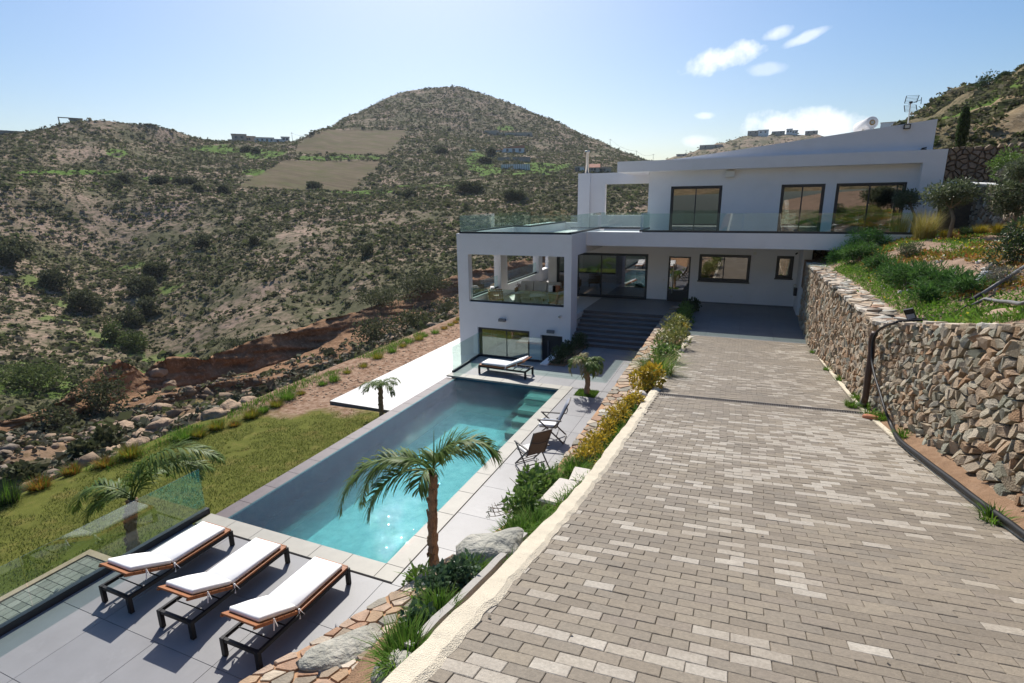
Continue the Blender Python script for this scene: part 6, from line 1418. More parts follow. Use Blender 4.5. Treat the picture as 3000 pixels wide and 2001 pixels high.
# planter with dark shrubs beside the basement door ledge
tag(MB().box(-6.78, -6.12, 19.7, 22.94, -.3, .03).build('planter_soil', MT['soil']), kind='structure')
shrub('shrub', 'dark green shrub at the front of the planter by the basement door', (-6.45, 20.1, .03), (.42, .5, .36), 650, .10, 'leaf_dark', 'dark planter shrubs'); shrub('shrub', 'dark green shrub in the middle of the planter by the basement door', (-6.45, 21.2, .03), (.38, .5, .36), 520, .10, 'leaf_dark', 'dark planter shrubs'); shrub('shrub', 'dark spiky shrub at the back of the planter under the steps', (-6.4, 22.4, .03), (.42, .5, .42), 560, .10, 'leaf_dark', 'dark planter shrubs')

# ------------------------------------------------------------------ tufts along the lawn edge
ed = [(22, 1478, 'leaf', .62, .75), (118, 1436, 'orange_tuft', .5, .5), (212, 1392, 'orange_tuft', .4, .42), (308, 1372, 'orange_tuft', .45, .45), (385, 1345, 'ochre', .55, .6), (540, 1293, 'green_grass', .6, .6), (582, 1285, 'ochre', .42, .45), (636, 1262, 'ochre', .45, .48), (688, 1252, 'orange_tuft', .34, .32), (737, 1228, 'ochre', .48, .5), (772, 1212, 'green_grass', .42, .45), (811, 1196, 'ochre', .44, .46), (845, 1175, 'green_grass', .6, .62), (882, 1160, 'orange_tuft', .3, .3), (946, 1133, 'green_grass', .34, .36), (978, 1122, 'green_grass', .5, .6), (1018, 1098, 'ochre', .34, .36), (1065, 1080, 'ochre', .36, .38), (1108, 1054, 'ochre', .5, .5), (1150, 1035, 'green_grass', .5, .5), (1180, 1020, 'ochre', .4, .4), (1200, 1008, 'green_grass', .55, .55), (1228, 1000, 'ochre', .5, .55), (1245, 990, 'green_grass', .4, .45), (1275, 980, 'green_grass', .5, .5), (1303, 968, 'orange_tuft', .4, .4), (1320, 958, 'ochre', .4, .4), (1335, 950, 'orange_tuft', .4, .4), (1345, 940, 'ochre', .4, .4)]
od = ['first', 'second', 'third', 'fourth', 'fifth', 'sixth', 'seventh', 'eighth', 'ninth', 'tenth', 'eleventh', 'twelfth', 'thirteenth', 'fourteenth', 'fifteenth', 'sixteenth', 'seventeenth', 'eighteenth', 'nineteenth', 'twentieth', 'twenty-first', 'twenty-second', 'twenty-third', 'twenty-fourth', 'twenty-fifth', 'twenty-sixth', 'twenty-seventh', 'twenty-eighth', 'twenty-ninth']
for i, (px, py, mt, r, h) in enumerate(ed):
    p = at_z(px, py, -1.99); col_ = {'leaf': 'dark green', 'orange_tuft': 'orange', 'ochre': 'ochre yellow', 'green_grass': 'green'}[mt]
    tuft('grass_tuft', f'{col_} tuft, {od[i]} from the left in the row along the lawn edge', p - (0, 0, .05), r, h, 420 if i < 15 else 240, .02, 'leaf_dark' if mt == 'leaf' else mt, 'tufts along the outer lawn edge', .75, 'green_grass' if mt != 'green_grass' else None)
n = 7000; gy = rng.uniform(5, 30, n); gx = -18.7 + rng.normal(scale=.3, size=n); kp = fbm(gx * .9, gy * .5, 3, 93) > .5; gx, gy = gx[kp], gy[kp]
V, F = blades(np.stack([gx, gy, lawn_z(gx, gy) - .02], -1), rng.uniform(.08, .25, len(gx)), .025, rng.uniform(.02, .15, len(gx)), 2); tag(np_mesh('edge_grass', V, F, MT['green_grass']), 'fresh grass along the outer edge of the lawn', 'grass', kind='stuff')

# ------------------------------------------------------------------ ravine boulders and big shrubs in the valley
G2 = 'boulders tumbled in the ravine'
for i, (px, py, s) in enumerate(((470, 1205, 1.3), (520, 1185, 1.2), (360, 1215, 1.0), (358, 1272, 1.5), (420, 1240, 1.1), (430, 1290, 1.0), (560, 1240, 1.1), (600, 1205, .9), (640, 1235, .9), (480, 1262, 1.0), (690, 1210, .9), (300, 1300, 1.2), (540, 1205, .8), (410, 1310, .9), (385, 1180, 1.0), (495, 1128, 1.1), (465, 1098, 1.3), (330, 1330, .8), (250, 1330, 1.0), (730, 1185, .8), (780, 1170, .7), (200, 1355, .9))):
    p = ground(px, py, 20); rock('boulder', 'tan boulder tumbled in the ravine below the cliff', p + (0, 0, .05 * s), (.56 * s, .46 * s, .40 * s), 'rock_tan', 30 + i, group=G2, rz=i * .9, sharp=.6)
idx = np.where(((Sg > .9) & (Sg < 2.9) & (AZ[None] < -26)).ravel())[0]; q = rng.choice(idx, 5200)
rr = np.clip(rng.lognormal(-2.1, .6, 5200), .05, .5); tag(scatter_ico('ravine_rubble', np.stack([TX.ravel()[q], TY.ravel()[q], Zs.ravel()[q]], -1) + rng.normal(scale=.2, size=(5200, 3)) * (1, 1, .1), rr, rr * .75, MT['rubble_tan'], jit=.45), 'loose broken rocks on the ravine floor', 'rubble', kind='stuff')
q = rng.choice(idx, 6500, p=(lambda w: w / w.sum())((fbm(TX.ravel()[idx] / 4, TY.ravel()[idx] / 4, 3, 97) > .46) + .15)); rr = np.clip(rng.lognormal(-1.35, .45, 6500), .1, .7); MT['scrub'] = mat('grey_scrub', (0.1, .1, .07), .9, .3, .5, cols=[(.10, .105, .07), (.06, .07, .035), (.16, .155, .12), (.05, .06, .025), (.13, .10, .07)], trans=.2, tint=True)
tag(scatter_clumps('ravine_scrub', np.stack([TX.ravel()[q], TY.ravel()[q], Zs.ravel()[q]], -1) + rng.normal(scale=.3, size=(6500, 3)) * (1, 1, .05), rr, rr * .9, MT['scrub']), 'silvery scrub cushions in the ravine', 'ground cover', kind='stuff')
G3 = 'large dark shrubs in the valley'
big = [(255, 890, 45, 30, 'olive dark shrub with rounded top at mid slope on the left'), (165, 825, 44, 26, 'large round shrub in the group at the left edge'), (60, 735, 40, 20, 'uppermost shrub of the left edge group'), (30, 765, 40, 22, 'lowest shrub of the left edge group'), (590, 715, 20, 20, 'single dark shrub on the middle slope'), (745, 708, 15, 16, 'small single shrub on the pinkish middle slope'), (1075, 735, 26, 22, 'dark shrub halfway down the right slope'), (465, 800, 40, 26, 'shrub in the streambed, upper'), (420, 845, 50, 28, 'wide wind shaped shrub beside the streambed'), (400, 1010, 40, 30, 'green shrub above the cliff notch'), (330, 985, 34, 26, 'yellowish green shrub above the cliff'), (440, 905, 36, 24, 'grey shrub by the streambed'), (390, 940, 36, 26, 'leafy shrub below the streambed bend'),
       (180, 1230, 60, 40, 'large dark shrub in the ravine at the left'), (310, 1165, 70, 60, 'biggest dark shrub hugging the cliff foot'), (320, 1290, 32, 40, 'dark upright shrub among the ravine boulders'), (265, 1325, 40, 26, 'low dark shrub above the lawn tufts'), (60, 1400, 40, 26, 'dark shrub near the lower left edge'), (100, 1110, 110, 34, 'wide green shrub mat on the clifftop at left'), (700, 1010, 80, 16, 'shrub mat hanging over the cliff edge'), (1120, 870, 110, 26, 'long dark wind shaped shrub on the cliff rim'), (1250, 830, 110, 34, 'dark shrub mass on the rim near the house'), (1100, 970, 90, 44, 'large dark wind combed shrub below the rim'), (1230, 940, 100, 40, 'large dark shrub slope beside the house'), (1310, 905, 60, 36, 'grey streaked shrub touching the veranda block outline'),
       (467, 530, 26, 11, 'shrub beside the valley track, fifth from left'), (340, 544, 22, 8, 'shrub below the valley track'), (365, 528, 14, 10, 'shrub above the valley track'), (520, 534, 12, 8, 'small shrub beside the valley track'), (556, 535, 20, 10, 'shrub on the track bend'), (585, 552, 16, 10, 'shrub below the track bend'), (655, 556, 18, 12, 'dark shrub at the field corner'), (720, 441, 16, 9, 'dark tree below the white ridge houses'), (752, 444, 10, 6, 'small tree below the white ridge houses'), (1290, 443, 20, 9, 'dark tree left of the hill house'), (1420, 473, 20, 10, 'round tree below the hill house'), (1440, 447, 12, 12, 'tree against the hill house wall'), (1510, 575, 40, 18, 'dark wind swept thicket under the terrace'), (1380, 550, 45, 16, 'dark thicket on the rocky knoll'), (920, 545, 20, 9, 'shrub below the lower field'), (1200, 572, 26, 12, 'dark shrub under the field track')]
for px, py, wx, wy, lab in big:
    p = ground(px, py + wy * .7, 20); dd = np.linalg.norm(p - (0, 0, CAMZ)); rx_, rz_ = wx / FPX * dd, wy / FPX * dd
    t = thing('shrub', lab, 'shrub', p, G3); nl = int(np.clip(rx_ * rz_ * 260, 420, 3200))
    leafy('foliage', (p[0], p[1], p[2] + rz_ * .75), (rx_, max(rx_ * .7, rz_), rz_), nl, max(.24, dd * .0032), MT['maquis'] if 'green' not in lab else MT['maquis_green'], t, lumps=22, aspect=.8, fill=.3, floor=p[2] - .3)
    twigs = MB()
    for k in range(7): twigs.tube([p - (0, 0, .2), p + np.array((rng.uniform(-.5, .5) * rx_, rng.uniform(-.4, .4) * rx_, rng.uniform(.6, 1.1) * rz_))], [.09, .03], 5)
    twigs.build('stems', MT['bark_grey'], t)

# ------------------------------------------------------------------ garden above the wall
ghit = lambda x, y: np.where(x < 2.55, -20, garden(x, y))
gpt = lambda x, y: at_s(2380 + x / 3.734, 560 + y / 3.734, ghit)
G4 = 'juniper bushes above the wall'
for x, y, rad, n, lab in ((470, 790, (.55, .6, .34), 1000, 'juniper bush nearest the shaded wall end'), (600, 740, (.6, .6, .40), 1100, 'juniper bush behind the wall end juniper'), (690, 880, (.5, .5, .32), 900, 'juniper bush mixed with yellow flowers near the wall'), (880, 1020, (.46, .5, .38), 1000, 'tall tipped juniper bush in the middle of the row'), (1040, 1060, (.45, .5, .34), 900, 'juniper bush right of the tall tipped one'), (1230, 1070, (.48, .5, .36), 950, 'dense juniper bush behind the lowest juniper'), (1440, 1080, (.5, .5, .34), 900, 'juniper bush left of the steel pipe'), (1650, 1130, (.48, .4, .24), 700, 'low juniper bush at the cut end of the pipe'), (1240, 1220, (.34, .32, .24), 560, 'lowest juniper bush above the black floodlight')):
    shrub('juniper', lab, gpt(x, y), rad, n, .13, 'juniper', G4, 'juniper bush', aspect=.16, up=.35, lumps=12, fill=.2)
for px, py, yy, rad, lab in ((2555, 700, 25.2, (.7, .4, .34), 'dark juniper in the shade against the balcony front'), (2500, 728, 25.0, (.5, .35, .26), 'small dark juniper in the shade below the balcony'), (2465, 755, 24.6, (.6, .4, .3), 'dark juniper in the shade at the wall corner')):
    c = at_y(px, py, yy); shrub('juniper', lab, (c[0], c[1], c[2] - .2), rad, 900, .14, 'juniper', 'shaded junipers', 'juniper bush', aspect=.16, up=.3, lumps=12, fill=.2)
shrub('shrub', 'grey green lavender bush with yellow flowers on the bare earth', gpt(1050, 745), (.42, .4, .30), 700, .09, 'leaf_olive', None, aspect=.2, up=.6)
shrub('shrub', 'dark bushy shrub with yellow flowers at the right edge of the garden', gpt(2230, 800), (.62, .6, .50), 1300, .085, 'leaf_dark', None, aspect=.4)
shrub('shrub', 'silvery dry shrub above the steel pipe', gpt(2080, 1020), (.42, .4, .26), 700, .07, 'leaf_grey', None, aspect=.2)
tuft('feather_grass', 'tall feathery ornamental grass in front of the right upstairs window', at_s(2629, 701, ghit), .55, 1.05, 420, .012, 'straw', 'feather grasses', .75, 'ochre'); tuft('feather_grass', 'widest feathery ornamental grass beside the middle olive tree', at_s(2705, 704, ghit), .7, 1.1, 560, .012, 'straw', 'feather grasses', .8, 'ochre')
for i, (px, py, r, h, mt, lab) in enumerate(((2771, 702, .36, .38, 'ochre', 'clipped ochre grass round the middle olive trunk'), (2830, 695, .4, .4, 'leaf_dark', 'dark green tuft between the ochre grasses'), (2870, 692, .38, .42, 'ochre', 'ochre grass under the sunlit wall, left clump'), (2925, 690, .36, .42, 'ochre', 'ochre grass under the sunlit wall, right clump'), (2990, 682, .42, .5, 'straw', 'pale grass at the foot of the right olive tree'))):
    tuft('grass_tuft', lab, at_s(px, py, ghit), r, h, 480, .018, mt, None, .6)
def olive(label, base, h, c, rad, n):
    t = thing('olive_tree', label, 'olive tree', base, 'small olive trees'); b = np.array(base)
    tk = [b - (0, 0, .1), b + (.03, 0, h * .5), np.array(c) - (0, 0, rad[2] * .6)]; MB().tube(tk, [.07, .055, .045], 9).build('trunk', MT['bark_grey'], t, True)
    br = MB()
    for k in range(7):
        a = k * .9; br.tube([tk[2], np.array(c) + np.array((math.cos(a) * rad[0] * .6, math.sin(a) * rad[1] * .6, rng.uniform(-.1, .5) * rad[2]))], [.03, .008], 6)
    br.build('branches', MT['bark_grey'], t); leafy('crown', c, rad, int(n * 1.8), .115, MT['leaf_olive'], t, lumps=18, aspect=.34, up=.1, fill=.2)
b = at_s(2668, 690, ghit); c = at_y(2669, 582, b[1]); olive('leftmost small olive tree in front of the white end frame', b, 1.6, c, (.66, .6, .40), 1300)
b = at_s(2778, 705, ghit); c = at_y(2790, 580, b[1]); olive('middle olive tree with a dense flat crown', b, 1.5, c, (.86, .76, .55), 2200)
b = at_s(2964, 690, ghit); c = at_y(2962, 572, b[1]); olive('right olive tree in front of the sunlit stone wall', b, 1.5, c, (.70, .7, .60), 1900)
# low plants on the slope
n = 9000; gx = rng.uniform(3.1, 9.5, n); gy = rng.uniform(9, 27, n); z = fbm(gx * .9, gy * .6, 3, 95); gs = lambda x, y: garden(x, y)
def plants(name, keep, leaf, mt, lab, asp=.5, lift=.03):
    x, y = gx[keep], gy[keep]; P = np.stack([x, y, gs(x, y) + .02 + rng.uniform(0, lift, len(x))], -1); D = rng.normal(size=P.shape) * (1, 1, .4) + (0, 0, .8); D /= np.linalg.norm(D, axis=1)[:, None]
    V, F = leaf_quads(P, D, leaf * rng.uniform(.5, 1.4, len(x)), leaf * asp * rng.uniform(.6, 1.3, len(x))); tag(np_mesh(name, V, F, MT[mt]), lab, 'ground cover', kind='stuff')
wl = smooth(3.0, 4.6, gx) * smooth(13, 19, gy)
gx = np.concatenate([gx] * 4) + rng.normal(scale=.12, size=4 * n); gy = np.concatenate([gy] * 4) + rng.normal(scale=.15, size=4 * n); z = fbm(gx * .9, gy * .6, 3, 95); z2 = fbm(gx * 1.3 + 7, gy * .9, 3, 96); wl = smooth(3.2, 4.3, gx) * smooth(11.5, 15, gy)
plants('succulent_mat', (z > .46) & (wl > .35), .11, 'succulent', 'orange and green succulent mat spreading over the garden slope')
plants('garden_green', ((z2 > .54) | (wl < .25)) & (rng.uniform(size=4 * n) < .8), .11, 'green_grass', 'fresh green weeds covering the garden bed', .3, .06)
plants('yellow_flowers', (z2 > .56) & (rng.uniform(size=4 * n) < .035), .06, 'yellow_flower', 'yellow wild flowers dotted over the garden slope', .9, .15)
plants('red_flowers', (wl < .3) & (gx < 4.2) & (rng.uniform(size=4 * n) < .004), .06, 'red_flower', 'a few red poppies in the weeds above the wall', .9, .12)
n = 5200; qx = rng.uniform(3.05, 4.0, n) ; qy = rng.uniform(9, 23, n); V, F = blades(np.stack([qx, qy, garden(qx, qy)], -1), rng.uniform(.04, .14, n), .02, rng.uniform(.02, .1, n), 2); tag(np_mesh('garden_grass', V, F, MT['green_grass']), 'bright green grass just above the slate coping', 'grass', kind='stuff')
rock('boulder', 'smooth tan rock outcrop at the right edge above the near wall', gpt(2230, 1360) + (.2, 0, -.12), (.62, .5, .22), 'rock_tan', 61, rz=.5, sharp=.2)
for i in range(26):
    px, py = rng.uniform(2560, 2960), rng.uniform(720, 860); p = at_s(px, py, ghit); rock('stone', 'pale loose stone lying on the garden slope', p, (.09, .08, .06), 'pale_block', 200 + i, 'stone', 'loose stones on the garden slope', sub=1)
# pipes, hoses, lights
t = thing('irrigation_pipe', 'shiny steel grey pipe lying across the right of the garden', 'pipe', gpt(2310, 940)); a, b = gpt(2330, 925), gpt(1830, 1180)
MB().tube([a + (0, 0, .22), (a + b) / 2 + (0, 0, .15), b + (0, 0, .08)], .035, 10).build('pipe', MT['grey_pipe'], t, True); MB().tube([b + (0, 0, .08), b + (b - a) * .18 + (0, 0, .05)], .05, 10).build('coupling', MT['black'], t)
c2 = [gpt(1740, 1240), gpt(1600, 1330), gpt(1420, 1390), gpt(1250, 1410), gpt(1080, 1420)]; tag(MB().tube([p + (0, 0, .04) for p in [b] + c2], .016, 7).build('hose', MT['black'], smooth=True), 'thin black hose from the steel pipe to the floodlight', 'hose')
tag(MB().tube([gpt(1740, 1280) + (0, 0, .05), gpt(1880, 1250) + (0, 0, .12), gpt(2010, 1290) + (0, 0, .14), gpt(2120, 1350) + (0, 0, .2), gpt(2240, 1370) + (0, 0, .18), gpt(2330, 1365) + (0, 0, .2)], .03, 8).build('hose', MT['grey_pipe'], smooth=True), 'thick grey hose curving over the tan rock outcrop', 'hose')
tag(MB().tube([gpt(1740, 1030) + (0, 0, .1), gpt(1960, 870) + (0, 0, .14)], .03, 7).build('plastic_pipe', MT['grey_pipe']), 'short dark pipe lying above the white pipe end', 'pipe')
tag(MB().tube([gpt(1790, 1045) + (0, 0, .05), gpt(1850, 985) + (0, 0, .16), gpt(1950, 950) + (0, 0, .1)], .06, 9).build('plastic_pipe', MT['far_white'], smooth=True), 'white bent plastic pipe end in the garden', 'pipe')
t = thing('floodlight', 'black floodlight standing on the wall corner above the brown pipe', 'floodlight', (2.78, 11.75, 4.08)); p0, p1, p2, p3 = [at_y(2500 + a / 3.734, 880 + b / 3.734, 11.75) for a, b in ((545, 110), (650, 90), (690, 195), (590, 215))]
def quadbox(q, d, name, mt_, par, ins=0.):
    c = sum(q) / 4; q = [c + (p - c) * (1 - ins) for p in q]; m = MB(); m.add(q + [p + d for p in q], [(3, 2, 1, 0), (4, 5, 6, 7), (0, 1, 5, 4), (1, 2, 6, 5), (2, 3, 7, 6), (3, 0, 4, 7)]); m.build(name, MT[mt_], par)
quadbox([p0, p1, p2, p3], np.array((.02, .07, .01)), 'housing', 'black', t); lo = [p0 + (p3 - p0) * .45, p1 + (p2 - p1) * .45, p2, p3]; quadbox(lo, np.array((0, -.012, .004)), 'lens', 'cushion_grey', t, .16)
MB().beam((2.62, 11.8, 4.06), (2.86, 11.8, 4.06), .04, .03).build('bracket', MT['black'], t); MB().bbox(2.50, 2.72, 11.95, 12.1, 4.03, 4.05, .005).build('base_plate', MT['grey_pipe'], t)
rp = lambda x, y, X=2.28: at_x(2500 + x / 3.734, 880 + y / 3.734, X)
t = thing('drain_pipe', 'brown drain pipe running down the wall corner to the drive', 'pipe', rp(120, 1080)); MB().tube([rp(235, 360), rp(205, 420), rp(195, 600), rp(165, 800), rp(135, 1050), rp(120, 1110)], .055, 11).build('pipe', MT['brown_pipe'], t, True); MB().tube([rp(122, 1090), rp(95, 1145), rp(50, 1145)], .058, 10).build('elbow', MT['grey_pipe'], t, True)
hz = Z_ = lambda x, y: (2400 + x / 3.015, 1100 + y / 3.015)
hp = [gpt(1330, 1430) + (0, 0, .03), at_y(2672, 939, 11.5), at_y(2630, 942, 11.4), rp(470, 240, 2.36), rp(350, 280, 2.32), rp(260, 345, 2.27), rp(215, 440, 2.24), rp(205, 560, 2.24), rp(205, 680, 2.24), rp(240, 840, 2.25), rp(290, 1000, 2.27), rp(350, 1200, 2.29)]
for x, y in ((640, 460), (690, 560), (760, 630), (860, 705), (1000, 815), (1180, 950), (1350, 1085), (1560, 1240), (1700, 1340), (1830, 1440)):
    p = at_s(*hz(x, y), lambda X, Y: drive(2.42, Y) + .04 + 0 * X); hp.append(p + (0, 0, .02))
hp.append(hp[-1] + np.array((.05, -1.0, .2))); hp.append(hp[-1] + np.array((.05, -1.5, .35)))
def cat(P, n=6):
    P = [np.array(p) for p in P]; P = [2 * P[0] - P[1]] + P + [2 * P[-1] - P[-2]]; o = []
    for i in range(1, len(P) - 2):
        for k in range(n):
            s = k / n; o.append(.5 * ((2 * P[i]) + (-P[i - 1] + P[i + 1]) * s + (2 * P[i - 1] - 5 * P[i] + 4 * P[i + 1] - P[i + 2]) * s * s + (-P[i - 1] + 3 * P[i] - 3 * P[i + 1] + P[i + 2]) * s ** 3))
    return o + [P[-2]]
hc = cat(hp); rad_ = [.020 if i < 70 else .033 for i in range(len(hc))]
tag(MB().tube(hc, rad_, 9).build('hose', MT['black'], smooth=True), 'long black hose down the wall corner and along the foot of the near wall', 'hose')
p = at_s(2400 + 465 / 3.015, 1100 + 388 / 3.015, drive); rock('pot_shard', 'reddish broken roof tile piece by the drain pipe', p + (0, 0, .03), (.15, .06, .05), 'terracotta', 77, 'tile piece', rz=-.35, sharp=.15, sub=1)
for i, (x, y, n_, lab) in enumerate(((190, 50, 60, 'weeds at the wall foot above the drain'), (280, 280, 70, 'weeds at the end of the drain grate'), (400, 280, 60, 'weeds beside the drain pipe elbow'), (560, 400, 130, 'largest weed clump below the drain pipe'), (450, 350, 40, 'small weed left of the tile piece'), (745, 560, 90, 'weed clump behind the hose bend'), (1535, 1285, 40, 'small green weed on the bricks beside the hose'), (320, 205, 40, 'weed in the edging above the drain'))):
    p = at_s(*hz(x, y), drive); tuft('weed', lab, p, .22, .15, n_ * 2, .016, 'green_grass', 'weeds along the wall foot', .8)
for px, py, lab in ((2378, 1035, 'small weed at the far wall foot'), (2420, 1085, 'yellowish weed halfway along the far wall foot')): tuft('weed', lab, at_s(px, py, drive), .16, .14, 60, .016, 'green_grass', 'weeds along the wall foot', .8)

n = 90; lx, ly = rng.uniform(-1.2, 2.2, n), rng.uniform(2.2, 16, n); Pq = np.stack([lx, ly, drive(lx, ly) + .012], -1); Dq = rng.normal(size=(n, 3)) * (1, 1, .08); Dq /= np.linalg.norm(Dq, axis=1)[:, None]
V, F = leaf_quads(Pq, Dq, rng.uniform(.02, .06, n), rng.uniform(.012, .03, n), np.tile((0, 0, 1.0), (n, 1))); tag(np_mesh('leaf_litter', V, F, MT['bark_grey']), 'dry leaves and bits strewn over the brick driveway', 'litter', kind='stuff')
# ------------------------------------------------------------------ upper terrace and hillside plants
def atr(px, py, r): return at_r(px, py, r)
for px, py, r, w, h, mt, lab in ((2937, 503, 26.5, 40, 34, 'leaf_mid', 'rounded green shrub above the sunlit wall'), (2963, 520, 25.0, 30, 24, 'leaf_grey', 'grey dry shrub beside the rounded green shrub'), (2992, 512, 23.5, 34, 30, 'leaf_olive', 'olive green shrub at the right edge above the sunlit wall')):
    p = atr(px, py + h * .6, r); k = r / FPX * .95; shrub('shrub', lab, p, (w * k, w * k, h * k), 1300, .10, mt, None, lumps=14, aspect=.25)
t = thing('lamp_box', 'small white box light standing before the dark upper wall', 'outdoor light', at_r(2788, 545, 29)); c = at_r(2788, 541, 29); MB().bbox(c[0] - .14, c[0] + .14, c[1] - .1, c[1] + .1, c[2] - .11, c[2] + .10, .02).build('housing', MT['far_white'], t); MB().box(c[0] - .05, c[0] + .05, c[1] - .05, c[1] + .05, c[2] + .10, c[2] + .16).build('cap', MT['far_white'], t)
tag(MB().tube([at_r(2845, 537, 28), at_r(2930, 541, 26.5)], .05, 9).build('plastic_pipe', MT['far_white']), 'white plastic pipe lying on top of the sunlit wall', 'pipe')
def cyp(px, p0, p1, r, wpx, lab):
    a, b = at_r(px, p0, r), at_r(px + 18, p1, r); H = b[2] - a[2]; w = wpx / FPX * r; t = thing('cypress', lab, 'cypress tree', a); MB().tube([a - (0, 0, .3), a + (0, 0, H * .8)], [.12, .03], 7).build('trunk', MT['bark_grey'], t)
    n = 3200; s = rng.uniform(0, 1, n); rr_ = w * .5 * np.sin(np.pi * np.clip(s * .88 + .12, 0, 1)) ** .6 * rng.uniform(.5, 1.05, n) * (1 + .2 * np.sin(s * 40)); an = rng.uniform(0, 6.28, n)
    P = np.stack([a[0] + (b[0] - a[0]) * s + np.cos(an) * rr_, a[1] + (b[1] - a[1]) * s + np.sin(an) * rr_, a[2] + H * s], -1); D = np.stack([np.cos(an) * .4, np.sin(an) * .4, np.ones(n)], -1) + rng.normal(scale=.2, size=(n, 3)); D /= np.linalg.norm(D, axis=1)[:, None]
    V, F = leaf_quads(P, D, np.full(n, .2), np.full(n, .09)); np_mesh('crown', V, F, MT['leaf_dark'], t)
cyp(2812, 436, 322, 38, 15, 'slim dark cypress above the upper stone wall')
for px, py, r, w, h, lab in ((2905, 246, 100, 34, 20, 'wide dark pine on the ridge at the right'), (2862, 262, 104, 14, 18, 'narrow dark pine left of the wide ridge pine'), (2940, 228, 98, 18, 10, 'small dark pine at the right of the ridge'), (2990, 372, 55, 36, 24, 'small olive tree on the hillside at the right edge')):
    p = atr(px, py, r); k = r / FPX; t = thing('tree', lab, 'tree', p - (0, 0, h * k)); leafy('crown', p, (w * k, w * k * .7, h * k), 1300, .30 if r > 60 else .14, MT['leaf_dark'] if r > 60 else MT['leaf_olive'], t, lumps=14, aspect=.5, fill=.3)
    MB().tube([p - (0, 0, h * k * 2.2), p], [.16 if r > 60 else .07, .05], 7).build('trunk', MT['bark_grey'], t)

# ------------------------------------------------------------------ far buildings
def building(label, px0, py0, px1, py1, r, mt='far_white', roof=None, wins=(), depth=8., name='house', cat='house', group=None, door=False):
    if r is None: q_ = ground((px0 + px1) / 2, py1, 120); r = math.hypot(q_[0], q_[1])
    c = at_r((px0 + px1) / 2, py1, r); top = at_r((px0 + px1) / 2, py0, r); dep = (RM[2] @ (c - (0, 0, CAMZ)))
    w = (px1 - px0) / FPX * dep; h = top[2] - c[2]; a = math.atan2(c[0], c[1]); t = thing(name, label, cat, c, group)
    fx, fy = np.array((math.cos(a), -math.sin(a), 0)), np.array((math.sin(a), math.cos(a), 0)); fn = lambda p: c + fx * p[0] + fy * p[1] + np.array((0, 0, p[2]))
    wl_ = MB().box(-w / 2, w / 2, 0, depth, -3, h).xform(fn).build('wall', MT[mt], t)
    if roof == 'gable': MB().add([(-w / 2 - .4, -.4, h - .1), (w / 2 + .4, -.4, h - .1), (w / 2 + .4, depth + .4, h - .1), (-w / 2 - .4, depth + .4, h - .1), (-w / 2 - .4, depth / 2, h + 1.8), (w / 2 + .4, depth / 2, h + 1.8)], [(0, 1, 5, 4), (2, 3, 4, 5), (0, 4, 3), (1, 2, 5), (3, 2, 1, 0)]).xform(fn).build('roof', MT['roof_red'], t)
    elif roof == 'flat': MB().box(-w / 2 - .3, w / 2 + .3, -.3, depth + .3, h, h + .35).xform(fn).build('roof', MT['far_beige'], t)
    elif roof == 'mono': MB().add([(-w / 2 - .3, -.3, h - .05), (w / 2 + .3, -.3, h + 1.6), (w / 2 + .3, depth, h + 1.6), (-w / 2 - .3, depth, h - .05), (-w / 2 - .3, -.3, h - .25), (w / 2 + .3, -.3, h - .25)], [(0, 1, 2, 3), (4, 5, 1, 0)]).xform(fn).build('roof', MT['roof_red'], t)
    for (x, z, ww, hh) in wins:
        x0 = -w / 2 + x * w; f = MB().box(x0 - ww / 2 - .1, x0 + ww / 2 + .1, -.08, -.004, z * h - hh / 2 - .1, z * h + hh / 2 + .1).xform(fn).build('window', MT['far_stone'], t); MB().box(x0 - ww / 2, x0 + ww / 2, -.12, -.084, z * h - hh / 2, z * h + hh / 2).xform(fn).build('pane', MT['far_glass'], f)
    return t, fn, w, h
W4 = [(.15, .55, 1.0, 1.2), (.4, .55, 1.0, 1.2), (.65, .55, 1.0, 1.2), (.88, .55, 1.0, 1.2)]
t, fn, w, h = building('open stone hut on the left hilltop', 208, 348, 238, 357, 348, 'far_stone', 'flat', [], 6, 'ruin', 'ruin'); MB().box(-w / 2 - 4.2, -w / 2 - 3.8, 0, .5, -1, h).box(-w / 2 - 4.2, -w / 2, 0, .5, h, h + .4).box(-w / 2 - 4.2, -w / 2 - 3.8, 5, 5.5, -1, h).xform(fn).build('porch', MT['far_stone'], t)
building('long stone wall building at the far left of the skyline', 0, 383, 72, 394, 338, 'far_stone', None, [], 5, 'ruin', 'ruin')
building('low stone wall on the ridge saddle', 588, 412, 676, 424, 398, 'far_stone', None, [], 3, 'ruin', 'ruin'); building('small tan hut on the ridge saddle', 586, 409, 603, 416, 402, 'far_beige', 'flat', [], 5)
t, fn, w, h = building('two storey beige house on the ridge', 683, 394, 722, 420, 408, 'far_beige', 'flat', [(.3, .7, 1.4, 1.3), (.7, .7, 1.4, 1.3), (.3, .25, 1.4, 1.5), (.7, .25, 1.4, 1.5)], 9); MB().box(-w / 2 - 2.5, -w / 2, 1, 7, -2, h * .45).xform(fn).build('annex', MT['far_beige'], t)
building('brown roofed house behind the beige ridge house', 722, 400, 748, 416, 418, 'far_beige', 'flat', W4[:2], 7); building('long white house with awning on the ridge', 749, 404, 801, 417, 404, 'far_white', 'flat', W4, 7); building('white cube house at the right of the ridge row', 826, 402, 848, 416, 404, 'far_white', 'flat', [(.3, .6, 1.2, 1.2), (.7, .6, 1.2, 1.2)], 6); building('low white house between the ridge houses', 803, 407, 826, 417, 406, 'far_white', None, [(.5, .5, 1.4, 1.2)], 6); building('grey retaining wall below the ridge houses', 720, 416, 862, 424, 400, 'far_stone', None, [], 2, 'wall', 'wall')
